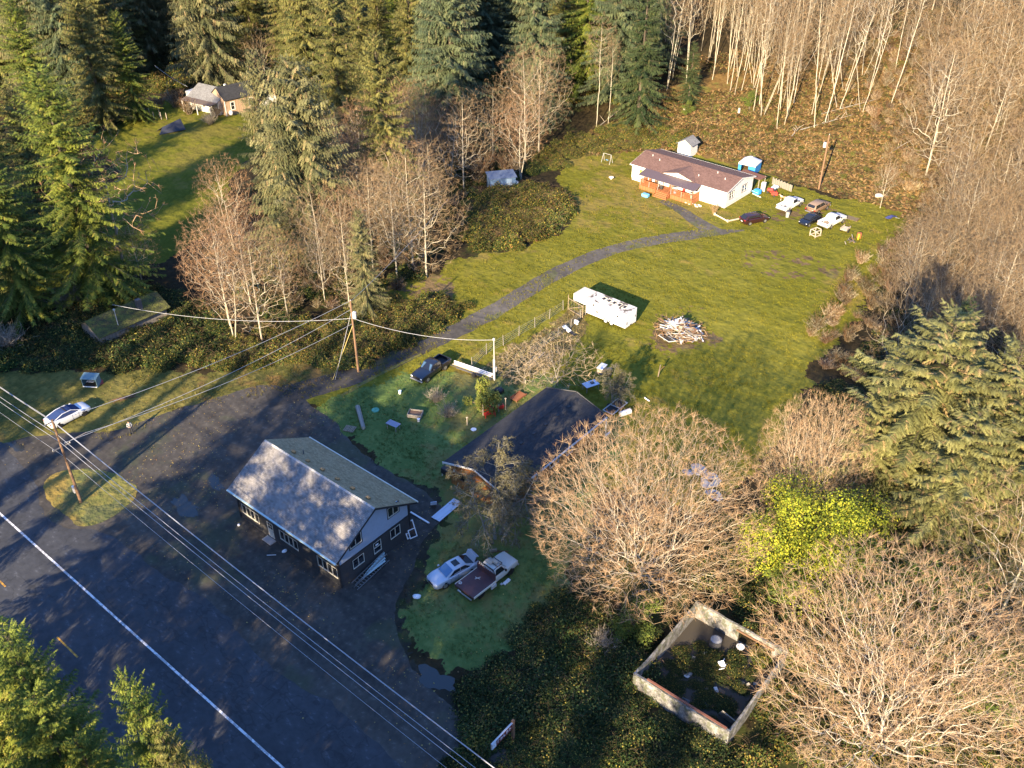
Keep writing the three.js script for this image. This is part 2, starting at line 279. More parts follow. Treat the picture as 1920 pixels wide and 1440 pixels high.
// lot of dirt and old gravel, grass island, driveway, puddles
{
  const lotP = smooth([...[[-90, 18], [-60, 12]].map(([u, v]) => uv2w(u, v)), ...poly([[860, 1330], [770, 1240], [735, 1150], [760, 1090], [800, 1010], [840, 960], [800, 925], [700, 862], [652, 822], [625, 790], [590, 768], [560, 735], [500, 722], [400, 748], [330, 765], [262, 790], [210, 806], [130, 810], [40, 822], [-60, 845]])], 5).concat([uv2w(30, 0), uv2w(-90, 0)]);
  const b = [-100, -130, 20, -20];
  const t = tex(2048, 2048, (u, v, o) => {
    const x = mix(b[0], b[2], u), z = mix(b[1], b[3], v), [a, c] = w2uv(x, z);
    const n1 = nz(x * 7, z * 7), n2 = nz(x * 50 + 9, z * 50), n3 = nz(x * 190, z * 190), tr = nz(a * 6 + 30, c * 60), mo = sstep(0.55, 0.75, nz(x * 11 + 60, z * 11 + 10) * 0.7 + n2 * 0.3);
    const k = 0.048 + (n1 - 0.5) * 0.022 + (n2 - 0.5) * 0.022 + (n3 - 0.5) * 0.03 + (tr - 0.5) * 0.02;
    o[0] = k * 1.18; o[1] = k * 1.04; o[2] = k * 0.86;
    const g = mo * 0.4; o[0] = mix(o[0], 0.045, g); o[1] = mix(o[1], 0.06, g); o[2] = mix(o[2], 0.018, g);
    if (n3 > 0.8) { o[0] += 0.03; o[1] += 0.028; o[2] += 0.022; }
  }, true, THREE.ClampToEdgeWrapping);
  const mat = new THREE.MeshStandardMaterial({ map: t, roughness: 0.9, bumpMap: rep(fineBump, 9), bumpScale: 0.06 });
  sheet('dirt_lot', ragged(lotP, 0.4, 0.45), 0.006, mat, b, 'dark dirt and gravel lot around the grey two-storey house', 'lot');
  const isl = ragged(smooth(poly([[82, 905], [105, 885], [165, 880], [225, 895], [258, 920], [235, 950], [200, 975], [165, 985], [120, 955]]), 5, true), 0.25, 0.5);
  const it = tex(512, 512, (u, v, o) => { const x = u * 20, z = v * 20, a = nz(x * 20, z * 20), c = nz(x * 150, z * 150 + 9), q = sstep(0.42, 0.6, nz(x * 16 + 99, z * 16)); o[0] = mix(0.10, 0.20, c) + q * 0.06; o[1] = mix(0.11, 0.17, c) + q * 0.01; o[2] = mix(0.02, 0.04, c); if (a > 0.62) { o[0] *= 0.6; o[1] *= 0.7; } });
  sheet('grass_island', isl, 0.03, new THREE.MeshStandardMaterial({ map: it, roughness: 0.95, bumpMap: rep(fineBump, 4), bumpScale: 0.15 }), [-50, -80, -30, -60], 'mossy yellow-green grass island around the roadside utility pole', 'grass island');
  // driveway
  const db = [-45, -150, 50, -80], gate = px(830, 632), dt = tex(1024, 1024, (u, v, o) => { const x = mix(db[0], db[2], u), z = mix(db[1], db[3], v), a = nz(x * 10, z * 10), c = nz(x * 60, z * 60 + 4), e = nz(x * 180, z * 180), far = sstep(-9, 9, (x - gate.x) * VX + (z - gate.z) * VZ + (a - 0.5) * 16); const k = mix(0.042, 0.085, far) * (1 + (a - 0.5) * 0.5 + (c - 0.5) * 0.5 + (e - 0.5) * 0.6); o[0] = k * 1.06; o[1] = k * 0.94; o[2] = k * 0.78; if (nz(x * 25 + 9, z * 25) > 0.68) { o[1] *= 1.15; o[2] *= 0.6; } }, true, THREE.ClampToEdgeWrapping);
  const dm = new THREE.MeshStandardMaterial({ map: dt, roughness: 0.95, bumpMap: rep(fineBump, 7), bumpScale: 0.04 });
  const strip = (pts, w) => { const c = smooth(pts, 12), A = [], B = []; c.forEach(([x, z], i) => { const p = c[Math.max(0, i - 1)], q = c[Math.min(c.length - 1, i + 1)], dx = q[0] - p[0], dz = q[1] - p[1], l = Math.hypot(dx, dz), s = i / (c.length - 1), ww = typeof w === 'function' ? w(s) : w; const e1 = (nz(x * 20, z * 20) - 0.5) * 0.35 + (nz(x * 90, z * 90) - 0.5) * 0.2, e2 = (nz(x * 20 + 70, z * 20) - 0.5) * 0.35 + (nz(x * 90, z * 90 + 50) - 0.5) * 0.2; A.push([x - dz / l * (ww + e1), z + dx / l * (ww + e1)]); B.push([x + dz / l * (ww + e2), z - dx / l * (ww + e2)]); }); return [...A, ...B.reverse()]; };
  const main = poly([[500, 748], [560, 734], [640, 712], [720, 682], [790, 650], [850, 622], [910, 592], [970, 556], [1030, 520], [1090, 490], [1150, 468], [1210, 454], [1270, 444], [1330, 436], [1395, 432]]);
  const fix = (P) => { let a = 0; for (let i = 0, j = P.length - 1; i < P.length; j = i++) a += P[j][0] * P[i][1] - P[i][0] * P[j][1]; return a > 0 ? P.reverse() : P; };
  sheet('driveway', fix(strip(main, (s) => mix(1.9, 1.45, sstep(0, 0.5, s)) - sstep(0.92, 1, s) * 1.1)), 0.010, dm, db, 'grey gravel driveway curving through the field to the white mobile home', 'driveway');
  sheet('driveway', fix(strip(poly([[1338, 434], [1305, 414], [1272, 392], [1240, 376]]), (s) => mix(1.6, 0.7, s))), 0.014, dm, db, 'narrow gravel path from the driveway to the porch steps', 'path');
  const gs = tex(256, 256, (u, v, o) => { const c = nz(u * 512, v * 512); o[0] = mix(0.06, 0.15, c); o[1] = mix(0.065, 0.14, c); o[2] = 0.025; });
  sheet('grass_verge', fix(strip(poly([[640, 742], [672, 724], [705, 705], [740, 688], [790, 664]]), 0.25)), 0.02, new THREE.MeshStandardMaterial({ map: rep(gs, 0.4), roughness: 0.95, bumpMap: rep(fineBump, 0.1), bumpScale: 0.1 }), null, 'thin mossy grass strip between the wheel tracks of the driveway', 'grass');
  const water = phys([0.03, 0.032, 0.03], 0.06, { specularIntensity: 1 });
  for (const [x, y, rx, rz] of [[345, 946, 2.3, 1.0], [404, 906, 1.7, 0.7], [820, 1275, 1.5, 0.9], [35, 838, 1.2, 0.6]]) {
    const c = px(x, y), P = []; for (let i = 0; i < 60; i++) { const a = i / 60 * 2 * Math.PI, k = 0.25 + 1.5 * (nz(Math.cos(a) * 55 + x, Math.sin(a) * 55 + y)), lx = Math.cos(a) * rx * k, lz = Math.sin(a) * rz * k; P.push([c.x + UX * lx + VX * lz, c.z + UZ * lx + VZ * lz]); }
    sheet('puddle', fix(P), 0.016, water, null, 'shallow puddle of rainwater on the dirt lot', 'puddle').userData.group = 'puddles on the lot';
  }
}
console.log('ground done');
// ---------------------------------------------------------------- vegetation
class GB { // triangles with one colour each
  constructor() { this.p = []; this.c = []; }
  tri(a, b, c, col) { this.p.push(a.x, a.y, a.z, b.x, b.y, b.z, c.x, c.y, c.z); this.c.push(col[0], col[1], col[2], col[0], col[1], col[2], col[0], col[1], col[2]); }
  tube(pts, rads, n, col) {
    const rings = [];
    for (let i = 0; i < pts.length; i++) {
      const d = (i < pts.length - 1 ? pts[i + 1].clone().sub(pts[i]) : pts[i].clone().sub(pts[i - 1])).normalize(), a = Math.abs(d.y) < 0.9 ? V3(0, 1, 0).cross(d).normalize() : V3(1, 0, 0).cross(d).normalize(), b = d.clone().cross(a), ring = [];
      for (let k = 0; k < n; k++) { const t = k / n * 2 * Math.PI, x = Math.cos(t) * rads[i], y = Math.sin(t) * rads[i]; ring.push(V3(pts[i].x + a.x * x + b.x * y, pts[i].y + a.y * x + b.y * y, pts[i].z + a.z * x + b.z * y)); }
      rings.push(ring);
    }
    for (let i = 0; i < rings.length - 1; i++) { const cc = typeof col === 'function' ? col(i, rads[i]) : col; for (let k = 0; k < n; k++) { const m = (k + 1) % n; this.tri(rings[i][k], rings[i][m], rings[i + 1][m], cc); this.tri(rings[i][k], rings[i + 1][m], rings[i + 1][k], cc); } }
  }
  ribbon(a, b, w, col) { const d = b.clone().sub(a), s = V3(rr(-1, 1), rr(-1, 1), rr(-1, 1)).cross(d).normalize().multiplyScalar(w / 2), b1 = b.clone().addScaledVector(s, 0.35), b2 = b.clone().addScaledVector(s, -0.35); const a1 = a.clone().add(s), a2 = a.clone().sub(s); this.tri(a1, a2, b2, col); this.tri(a1, b2, b1, col); }
  geo() { const g = new THREE.BufferGeometry(); g.setAttribute('position', new THREE.BufferAttribute(new Float32Array(this.p), 3)); g.setAttribute('color', new THREE.BufferAttribute(new Float32Array(this.c), 3)); g.computeVertexNormals(); return g; }
}
const cmix = (a, b, t) => [mix(a[0], b[0], t), mix(a[1], b[1], t), mix(a[2], b[2], t)];
const cvar = (a, k) => { const m = rr(1 - k, 1 + k); return [a[0] * m, a[1] * m, a[2] * m]; };
const leafMat = new THREE.MeshPhysicalMaterial({ vertexColors: true, specularIntensity: 0.35, roughness: 0.85, side: THREE.DoubleSide });
const glossLeaf = new THREE.MeshPhysicalMaterial({ vertexColors: true, roughness: 0.9, side: THREE.DoubleSide, transmission: 0.3, thickness: 0, specularIntensity: 0.4 });
const barkMat = new THREE.MeshPhysicalMaterial({ vertexColors: true, specularIntensity: 0.3, roughness: 0.95, side: THREE.DoubleSide });

function feather(B, P, d, len, w, sag, col, n) {
  const side = V3(-d.z, rr(-0.35, 0.35), d.x).normalize();
  let a = P.clone(), prev = a;
  for (let k = 0; k < n; k++) {
    const s = (k + 1) / n, q = P.clone().addScaledVector(d, len * s); q.y -= sag * len * s * s;
    const ww = w * (1.05 - 0.75 * k / n), fx = d.x * len * 0.55 / n, fy = d.y * len * 0.55 / n - sag * len * 0.3 / n, fz = d.z * len * 0.55 / n;
    for (const m of [-1, 1]) B.tri(a, q, V3(q.x + side.x * ww * m + fx, q.y + side.y * ww * m + fy - ww * 0.35, q.z + side.z * ww * m + fz), col);
    prev = a; a = q;
  }
}
function conifer(sd, o) {
  srand(sd);
  const { h, r, step = 0.5, nb = 5, gap = 0.3, twig = 0.75, hang = 0.35, n = 3, pal, bare = 0.05, jit = 0.3, ragg = 0.3, flat = 0.75 } = o, T = new GB(), C = new GB();
  const tp = [], tr = []; for (let i = 0; i <= 10; i++) { tp.push(V3(Math.sin(i * 1.3 + sd) * 0.06 * (1 - i / 10), h * i / 10 * 0.99, Math.cos(i * 1.7 + sd) * 0.06)); tr.push(Math.max(0.02, h * 0.0145 * (1 - i / 10) ** 0.9 + (i === 0 ? 0.12 : 0))); }
  T.tube(tp, tr, 8, () => cvar([0.105, 0.085, 0.065], 0.25));
  for (let y = h * bare; y < h * 0.99; y += step * (0.55 + 0.6 * (1 - y / h)) * rr(0.7, 1.3)) {
    const t = y / h, k = Math.round(nb * rr(0.7, 1.25));
    for (let b = 0; b < k; b++) {
      const az = rnd() * 6.2832, L = (r * Math.pow(1 - t, flat) * (0.62 + 0.38 * sstep(0, 0.16, t)) + 0.22) * rr(1 - ragg, 1 + ragg * 0.6), e0 = mix(-0.22, 0.75, t * t) + rr(-0.12, 0.12), dr = mix(0.42, 0.1, t), up = mix(0.3, 0.1, t), cx = Math.cos(az), cz = Math.sin(az), y0 = y + rr(-0.2, 0.2);
      const at = (s) => V3(cx * L * s, y0 + L * (e0 * s - dr * s * s + up * s * s * s), cz * L * s);
      const wood = cvar([0.10, 0.08, 0.06], 0.2); let q = at(0); const segs = L > 2.5 ? 3 : 2;
      for (let i = 1; i <= segs; i++) { const e = at(i / segs); C.ribbon(q, e, 0.07 * (1.2 - i / segs) * (0.5 + L / 6), wood); q = e; }
      const bc = cvar(cmix(pal[0], pal[1], Math.pow(rnd(), 1.3)), 0.12);
      for (let s = Math.min(0.45, 0.5 / L); s < 1.02; s += gap / L * rr(0.7, 1.3)) {
        const P = at(s), P2 = at(s + 0.05), d = P2.sub(P).normalize(), tl = twig * (1.15 - 0.65 * s) * (0.45 + 0.55 * Math.min(1, L / 3.2)) * rr(0.7, 1.25);
        for (const m of [-1, 1]) {
          const v = V3(d.x * 0.7 - m * d.z * 0.85 + rr(-jit, jit), d.y * 0.4 - hang * rr(0.1, 1.4) + rr(0, jit), d.z * 0.7 + m * d.x * 0.85 + rr(-jit, jit)).normalize();
          feather(C, P, v, tl, 0.16 * (0.6 + 0.6 * twig), rr(0.05, 0.4) + hang * 0.5, rnd() < 0.08 ? cvar(pal[2], 0.15) : cvar(bc, 0.16), n);
        }
        if (rnd() < hang * 1.2) feather(C, P, V3(d.x * 0.25 + rr(-0.2, 0.2), -1, d.z * 0.25 + rr(-0.2, 0.2)).normalize(), tl * 0.9, 0.13, 0, cvar(bc, 0.16), n);
      }
      feather(C, at(0.93), at(1).sub(at(0.9)).normalize(), twig * 0.6, 0.13, 0.1, cvar(bc, 0.1), n);
    }
  }
  return { trunk: T.geo(), crown: C.geo(), h, mats: [barkMat, leafMat] };
}
function bareTree(sd, o) {
  srand(sd);
  const { h, stems = [[0, 0, 1]], first = 0.3, nb = 30, bl = 0.4, ang = 0.9, sub = 8, sub2 = 5, tips = 2, tw = 0.028, rad = 0.011, up = 0.07, bark = [0.370, 0.340, 0.238], twigC = [0.186, 0.146, 0.087], tipC = [0.195, 0.121, 0.064], buds = 0, wob = 0.10, fork = 0, dens = 1 } = o, T = new GB(), C = new GB();
  const turn = (d, a) => { const x = V3(rr(-1, 1), rr(-1, 1), rr(-1, 1)).cross(d).normalize(); return d.clone().multiplyScalar(Math.cos(a)).addScaledVector(x, Math.sin(a)).normalize(); };
  const path = (P, d, L, n, w, u) => { const pts = [P.clone()]; let q = P.clone(), e = d.clone(); for (let i = 0; i < n; i++) { e = V3(e.x + rr(-w, w), e.y + rr(-w, w) + u, e.z + rr(-w, w)).normalize(); q = q.clone().addScaledVector(e, L / n); pts.push(q); } return pts; };
  const at = (pts, s) => { const x = Math.min(pts.length - 1.001, s * (pts.length - 1)), i = Math.floor(x); return [pts[i].clone().lerp(pts[i + 1], x - i), pts[i + 1].clone().sub(pts[i]).normalize()]; };
  const wc = (r) => cvar(cmix(twigC, bark, sstep(0.002, 0.013, r)), 0.14);
  const twigEnd = (P, d, L) => {
    const c = cvar(cmix(twigC, tipC, rnd()), 0.2), pts = path(P, d, L, 2, 0.22, up * 0.7);
    C.ribbon(pts[0], pts[1], tw * 1.2, cmix(c, bark, 0.55)); C.ribbon(pts[1], pts[2], tw * 0.9, cmix(c, bark, 0.2));
    for (let i = 0; i < tips; i++) { const [q, e] = at(pts, rr(0.25, 1)), z = turn(e, rr(0.4, 0.9)); C.ribbon(q, q.clone().addScaledVector(z, L * rr(0.3, 0.6)), tw * 0.75, c); }
    if (buds) for (let i = 0; i < buds; i++) { const [q] = at(pts, rr(0.5, 1)), s = rr(0.05, 0.10), b = cvar(tipC, 0.3); q.x += rr(-0.1, 0.1); q.z += rr(-0.1, 0.1); q.y += rr(-0.08, 0.08); C.tri(q, V3(q.x + rr(-s, s), q.y + rr(-s, s), q.z + rr(-s, s)), V3(q.x + rr(-s, s), q.y - s * rr(0.3, 1), q.z + rr(-s, s)), b); }
  };
  const branch = (P, d, L, r, lvl) => {
    const n = lvl ? 3 : 5, pts = path(P, d, L, n, lvl ? 0.16 : 0.13, up * (lvl ? 0.8 : 0.6)), rads = pts.map((_, i) => Math.max(0.006, r * (1 - 0.82 * i / n)));
    if (lvl < 2) (lvl ? C : T).tube(pts, rads, lvl ? 3 : 5, (i, q) => wc(q)); else { const c = wc(r); for (let i = 0; i < n; i++) C.ribbon(pts[i], pts[i + 1], Math.max(tw * 1.2, rads[i] * 2), c); }
    const k = Math.round((lvl === 0 ? sub : sub2) * rr(0.8, 1.2) * dens);
    for (let i = 0; i < k; i++) {
      const s = lvl ? rr(0.2, 1) : rr(0.22, 1), [q, e] = at(pts, s), z = turn(e, rr(0.45, 0.95));
      if (lvl < 1) branch(q, z, L * rr(0.28, 0.5) * (1.15 - s * 0.55), r * 0.42 * (1.1 - 0.6 * s), 1); else twigEnd(q, z, L * rr(0.35, 0.6));
    }
    const [q, e] = at(pts, 0.99); twigEnd(q, e, L * 0.2);
  };
  for (const [az, lean, sc] of stems) {
    const H = h * sc, d = V3(Math.cos(az) * Math.sin(lean), Math.cos(lean), Math.sin(az) * Math.sin(lean)), n = 9, pts = path(V3(Math.cos(az) * lean * 0.8, 0, Math.sin(az) * lean * 0.8), d, H, n, wob * 0.6, lean > 0.1 ? 0.035 : 0.01), R = rad * h * (0.65 + 0.35 * sc), rads = pts.map((_, i) => Math.max(0.02, R * Math.pow(1 - i / n * 0.96, 0.85) * (i === 0 ? 1.25 : 1)));
    pts[0].y = -0.3;
    T.tube(pts, rads, 7, () => cvar(bark, 0.2));
    const k = Math.round(nb * dens * sc);
    for (let i = 0; i < k; i++) {
      const s = first + (0.98 - first) * Math.pow(rnd(), 0.9), [q, e] = at(pts, s), u = (s - first) / (1 - first), L = H * bl * rr(0.65, 1.15) * (1 - 0.72 * u) * (0.7 + 0.3 * sstep(0, 0.2, u));
      branch(q, turn(e, ang * rr(0.75, 1.2)), L, Math.max(0.02, R * 0.42 * (1 - s * 0.75)), 0);
    }
  }
  return { trunk: T.geo(), crown: C.geo(), h, mats: [barkMat, barkMat] };
}
function leaf(B, P, nrm, s, col, lo = 1.5) { // a folded leaf
  const a = V3(rr(-1, 1), rr(-1, 1), rr(-1, 1)).cross(nrm).normalize(), b = nrm.clone().cross(a).normalize(), t = P.clone().addScaledVector(a, s * lo), l = P.clone().addScaledVector(a, s * 0.6 * lo).addScaledVector(b, s * 0.5).addScaledVector(nrm, s * 0.15), r = P.clone().addScaledVector(a, s * 0.6 * lo).addScaledVector(b, -s * 0.5).addScaledVector(nrm, s * 0.15);
  B.tri(P, l, t, col); B.tri(P, t, r, col);
}
function mound(sd, { rx = 1.9, ry: hy = 1.3, n = 1900, s = 0.15, pal, canes = 60, deep = 0.5 }) {
  srand(sd); const B = new GB();
  for (let i = 0; i < n; i++) {
    const az = rnd() * 6.2832, u = rnd(), el = Math.asin(u), k = 1 - deep * rnd() * rnd(), lump = 0.5 + 0.9 * nz(Math.cos(az) * 60 + sd * 31, Math.sin(az) * 60 + el * 70), R = k * lump;
    const P = V3(Math.cos(az) * Math.cos(el) * rx * R, Math.sin(el) * hy * R + 0.05, Math.sin(az) * Math.cos(el) * rx * R), nr = V3(P.x / rx, P.y / hy + 0.5, P.z / rx).normalize();
    nr.x += rr(-1, 1); nr.y += rr(-0.8, 0.8); nr.z += rr(-1, 1); nr.normalize();
    leaf(B, P, nr, s * rr(0.6, 1.3), cvar(pal[Math.floor(Math.pow(rnd(), 1.4) * pal.length)], 0.25), 1.3);
  }
  for (let i = 0; i < canes; i++) { const az = rnd() * 6.2832, R = rr(0.5, 1.2) * rx; let p = V3(Math.cos(az) * R * 0.3, hy * 0.5, Math.sin(az) * R * 0.3); for (let k = 1; k <= 3; k++) { const q = V3(Math.cos(az + rr(-0.1, 0.1)) * R * (0.3 + 0.25 * k), hy * (0.5 + 0.45 * Math.sin(k * 0.9)) * rr(0.85, 1.1), Math.sin(az) * R * (0.3 + 0.25 * k)); B.ribbon(p, q, 0.022, cvar([0.12, 0.085, 0.05], 0.3)); p = q; } }
  return B.geo();
}
function brush(sd, { r = 1.4, hy = 1.6, n = 260, pal, tips = 3, tw = 0.022 }) { // a leafless shrub
  srand(sd); const B = new GB();
  for (let i = 0; i < n; i++) {
    const az = rnd() * 6.2832, lean = Math.pow(rnd(), 0.6) * 0.95, L = hy * rr(0.6, 1.15), d = V3(Math.cos(az) * Math.sin(lean) * r / hy * 1.1, Math.cos(lean), Math.sin(az) * Math.sin(lean) * r / hy * 1.1), c = cvar(pick(pal), 0.25);
    let p = V3(rr(-0.2, 0.2) * r, 0, rr(-0.2, 0.2) * r);
    for (let k = 0; k < 3; k++) { const q = p.clone().addScaledVector(d, L / 3); q.x += rr(-0.12, 0.12); q.z += rr(-0.12, 0.12); q.y += rr(-0.05, 0.08) - k * 0.05; B.ribbon(p, q, tw * (1.5 - k * 0.3), c); if (k) for (let m = 0; m < tips; m++) { const e = p.clone().lerp(q, rnd()); B.ribbon(e, V3(e.x + rr(-0.3, 0.3), e.y + rr(-0.05, 0.35), e.z + rr(-0.3, 0.3)), tw * 0.8, cvar(c, 0.2)); } p = q; }
  }
  return B.geo();
}
const OLIVE = [[0.068, 0.076, 0.022], [0.190, 0.178, 0.052], [0.20, 0.15, 0.06]], GREYG = [[0.070, 0.078, 0.034], [0.185, 0.172, 0.078], [0.22, 0.165, 0.08]], BRIGHT = [[0.050, 0.082, 0.016], [0.175, 0.200, 0.030], [0.23, 0.215, 0.045]], DARK = [[0.022, 0.040, 0.016], [0.075, 0.098, 0.034], [0.11, 0.105, 0.04]], BLUE = [[0.045, 0.066, 0.036], [0.125, 0.148, 0.070], [0.16, 0.155, 0.075]];
const CON = {
  olive: [conifer(1, { h: 28, r: 6.4, pal: OLIVE, hang: 0.55, nb: 6, step: 0.46, flat: 0.6 }), conifer(2, { h: 28, r: 5.8, pal: OLIVE, hang: 0.45, ragg: 0.45, nb: 6, step: 0.46, flat: 0.6 })],
  grey: [conifer(3, { h: 29, r: 7.0, pal: GREYG, hang: 1.0, twig: 0.95, nb: 6, gap: 0.34, flat: 0.55 }), conifer(4, { h: 27, r: 6.2, pal: GREYG, hang: 0.8, ragg: 0.5, nb: 6, flat: 0.6 })],
  bright: [conifer(5, { h: 27, r: 6.6, pal: BRIGHT, hang: 0.35, twig: 0.66, gap: 0.25, nb: 7, step: 0.46, flat: 0.62, ragg: 0.5, jit: 0.45 })],
  dark: [conifer(6, { h: 25, r: 5.4, pal: DARK, hang: 0.35, nb: 6, flat: 0.65 })],
  blue: [conifer(7, { h: 28, r: 6.6, pal: BLUE, hang: 0.7, nb: 6, flat: 0.58 })],
  near: [conifer(8, { h: 22, r: 7.4, pal: [[0.10, 0.105, 0.036], [0.235, 0.225, 0.082], [0.28, 0.20, 0.09]], hang: 0.38, twig: 0.8, gap: 0.21, step: 0.46, nb: 5, n: 4, flat: 0.6, ragg: 0.5, jit: 0.4 })],
};
console.log('conifers done');
// a leafless tree: twig ends spread through the crown's volume, each joined to the branch that is nearest along the way to the root
function spanTree(sd, o) {
  srand(sd);
  const { h, r, cy = 0.6, low = 0.2, seedH = 0.9, n = 800, bf = 0.35, leafR = 0.009, pow = 2.4, out = 0.42, bark = [0.42, 0.38, 0.29], twigC = [0.22, 0.165, 0.10], tipC = [0.25, 0.155, 0.08], tips = 5, tl = 0.55, tw = 0.024, wob = 0.1, forks = 1 } = o, T = new GB(), C = new GB();
  const X = [], Y = [], Z = [], par = [], pl = [], add = (x, y, z, p) => { X.push(x); Y.push(y); Z.push(z); par.push(p); pl.push(p < 0 ? 0 : pl[p] + Math.hypot(x - X[p], y - Y[p], z - Z[p])); return X.length - 1; };
  for (let f = 0; f < forks; f++) { const az = f * 2.4 + sd, ln = forks > 1 ? rr(0.10, 0.3) : 0; let q = add(forks > 1 ? Math.cos(az) * 0.25 : 0, -0.3, forks > 1 ? Math.sin(az) * 0.25 : 0, -1), lx = 0, lz = 0; for (let y = 0.5; y < seedH * h; y += 0.6) { lx += rr(-wob, wob) * 0.4; lz += rr(-wob, wob) * 0.4; q = add(Math.cos(az) * (0.25 + y * ln) * (forks > 1 ? 1 : 0) + lx, y, Math.sin(az) * (0.25 + y * ln) * (forks > 1 ? 1 : 0) + lz, q); } }
  const A = []; for (let i = 0; i < n; i++) { const az = rnd() * 6.2832, u = rr(-1, 1), k = Math.pow(rnd(), out), c = Math.sqrt(1 - u * u) * k, lump = 0.9 + 0.2 * nz(Math.cos(az) * 40 + sd * 17, Math.sin(az) * 40 + u * 30); A.push([Math.cos(az) * c * r * lump, cy * h + u * k * (u > 0 ? (1 - cy) * h : (cy - low) * h) * lump, Math.sin(az) * c * r * lump]); }
  const oy = Math.min(seedH, cy) * h * 0.5; A.sort((p, q) => Math.hypot(p[0], p[1] - oy, p[2]) - Math.hypot(q[0], q[1] - oy, q[2]));
  for (const [ax, ay, az] of A) {
    let best = 1e9, bi = 0; for (let i = 0; i < X.length; i++) { const d = Math.hypot(ax - X[i], ay - Y[i], az - Z[i]); if (d > 0.15) { const c = d + bf * pl[i]; if (c < best) { best = c; bi = i; } } }
    const d = Math.hypot(ax - X[bi], ay - Y[bi], az - Z[bi]), k = Math.max(1, Math.round(d / 0.9)), sx = X[bi], sy = Y[bi], sz = Z[bi]; let q = bi;
    for (let m = 1; m <= k; m++) { const t = m / k, bow = Math.sin(t * Math.PI) * d * 0.07; q = add(mix(sx, ax, t) + rr(-wob, wob), mix(sy, ay, t) - bow + rr(-wob, wob), mix(sz, az, t) + rr(-wob, wob), q); }
  }
  const cnt = new Float32Array(X.length), kids = new Uint8Array(X.length); for (let i = X.length - 1; i >= 0; i--) { if (!kids[i]) cnt[i] = 1; if (par[i] >= 0) { cnt[par[i]] += cnt[i]; kids[par[i]] = 1; } }
  const R = (i) => leafR * Math.pow(cnt[i], 1 / pow);
  for (let i = 0; i < X.length; i++) {
    const p = par[i]; if (p < 0) continue;
    const a = V3(X[p], Y[p], Z[p]), b = V3(X[i], Y[i], Z[i]), r1 = R(i), r0 = par[p] < 0 ? R(p) * 1.15 : Math.min(R(p), r1 * 1.35), col = cvar(cmix(twigC, bark, sstep(leafR, leafR * 3.2, r1)), 0.16);
    if (r1 > 0.035) T.tube([a, b], [r0, r1], r1 > 0.08 ? 7 : 5, col); else C.tube([a, b], [r0, r1], 3, col);
    const ends = !kids[i] ? tips : rnd() < 0.35 && cnt[i] < 6 ? 1 : 0, d = b.clone().sub(a).normalize();
    for (let m = 0; m < ends; m++) { const c = cvar(cmix(twigC, tipC, rnd()), 0.25), v = V3(d.x + rr(-0.75, 0.75), d.y + rr(-0.55, 0.75), d.z + rr(-0.75, 0.75)).normalize(), L = tl * rr(0.5, 1.3), e = b.clone().addScaledVector(v, L); C.ribbon(b, e, tw, c); if (m < 2) { const f = b.clone().lerp(e, rr(0.3, 0.7)); C.ribbon(f, V3(f.x + rr(-0.3, 0.3), f.y + rr(-0.15, 0.3), f.z + rr(-0.3, 0.3)), tw * 0.8, c); } }
  }
  return { trunk: T.geo(), crown: C.geo(), h, mats: [barkMat, barkMat] };
}
const RED = { twigC: [0.26, 0.17, 0.10], tipC: [0.31, 0.17, 0.085] };
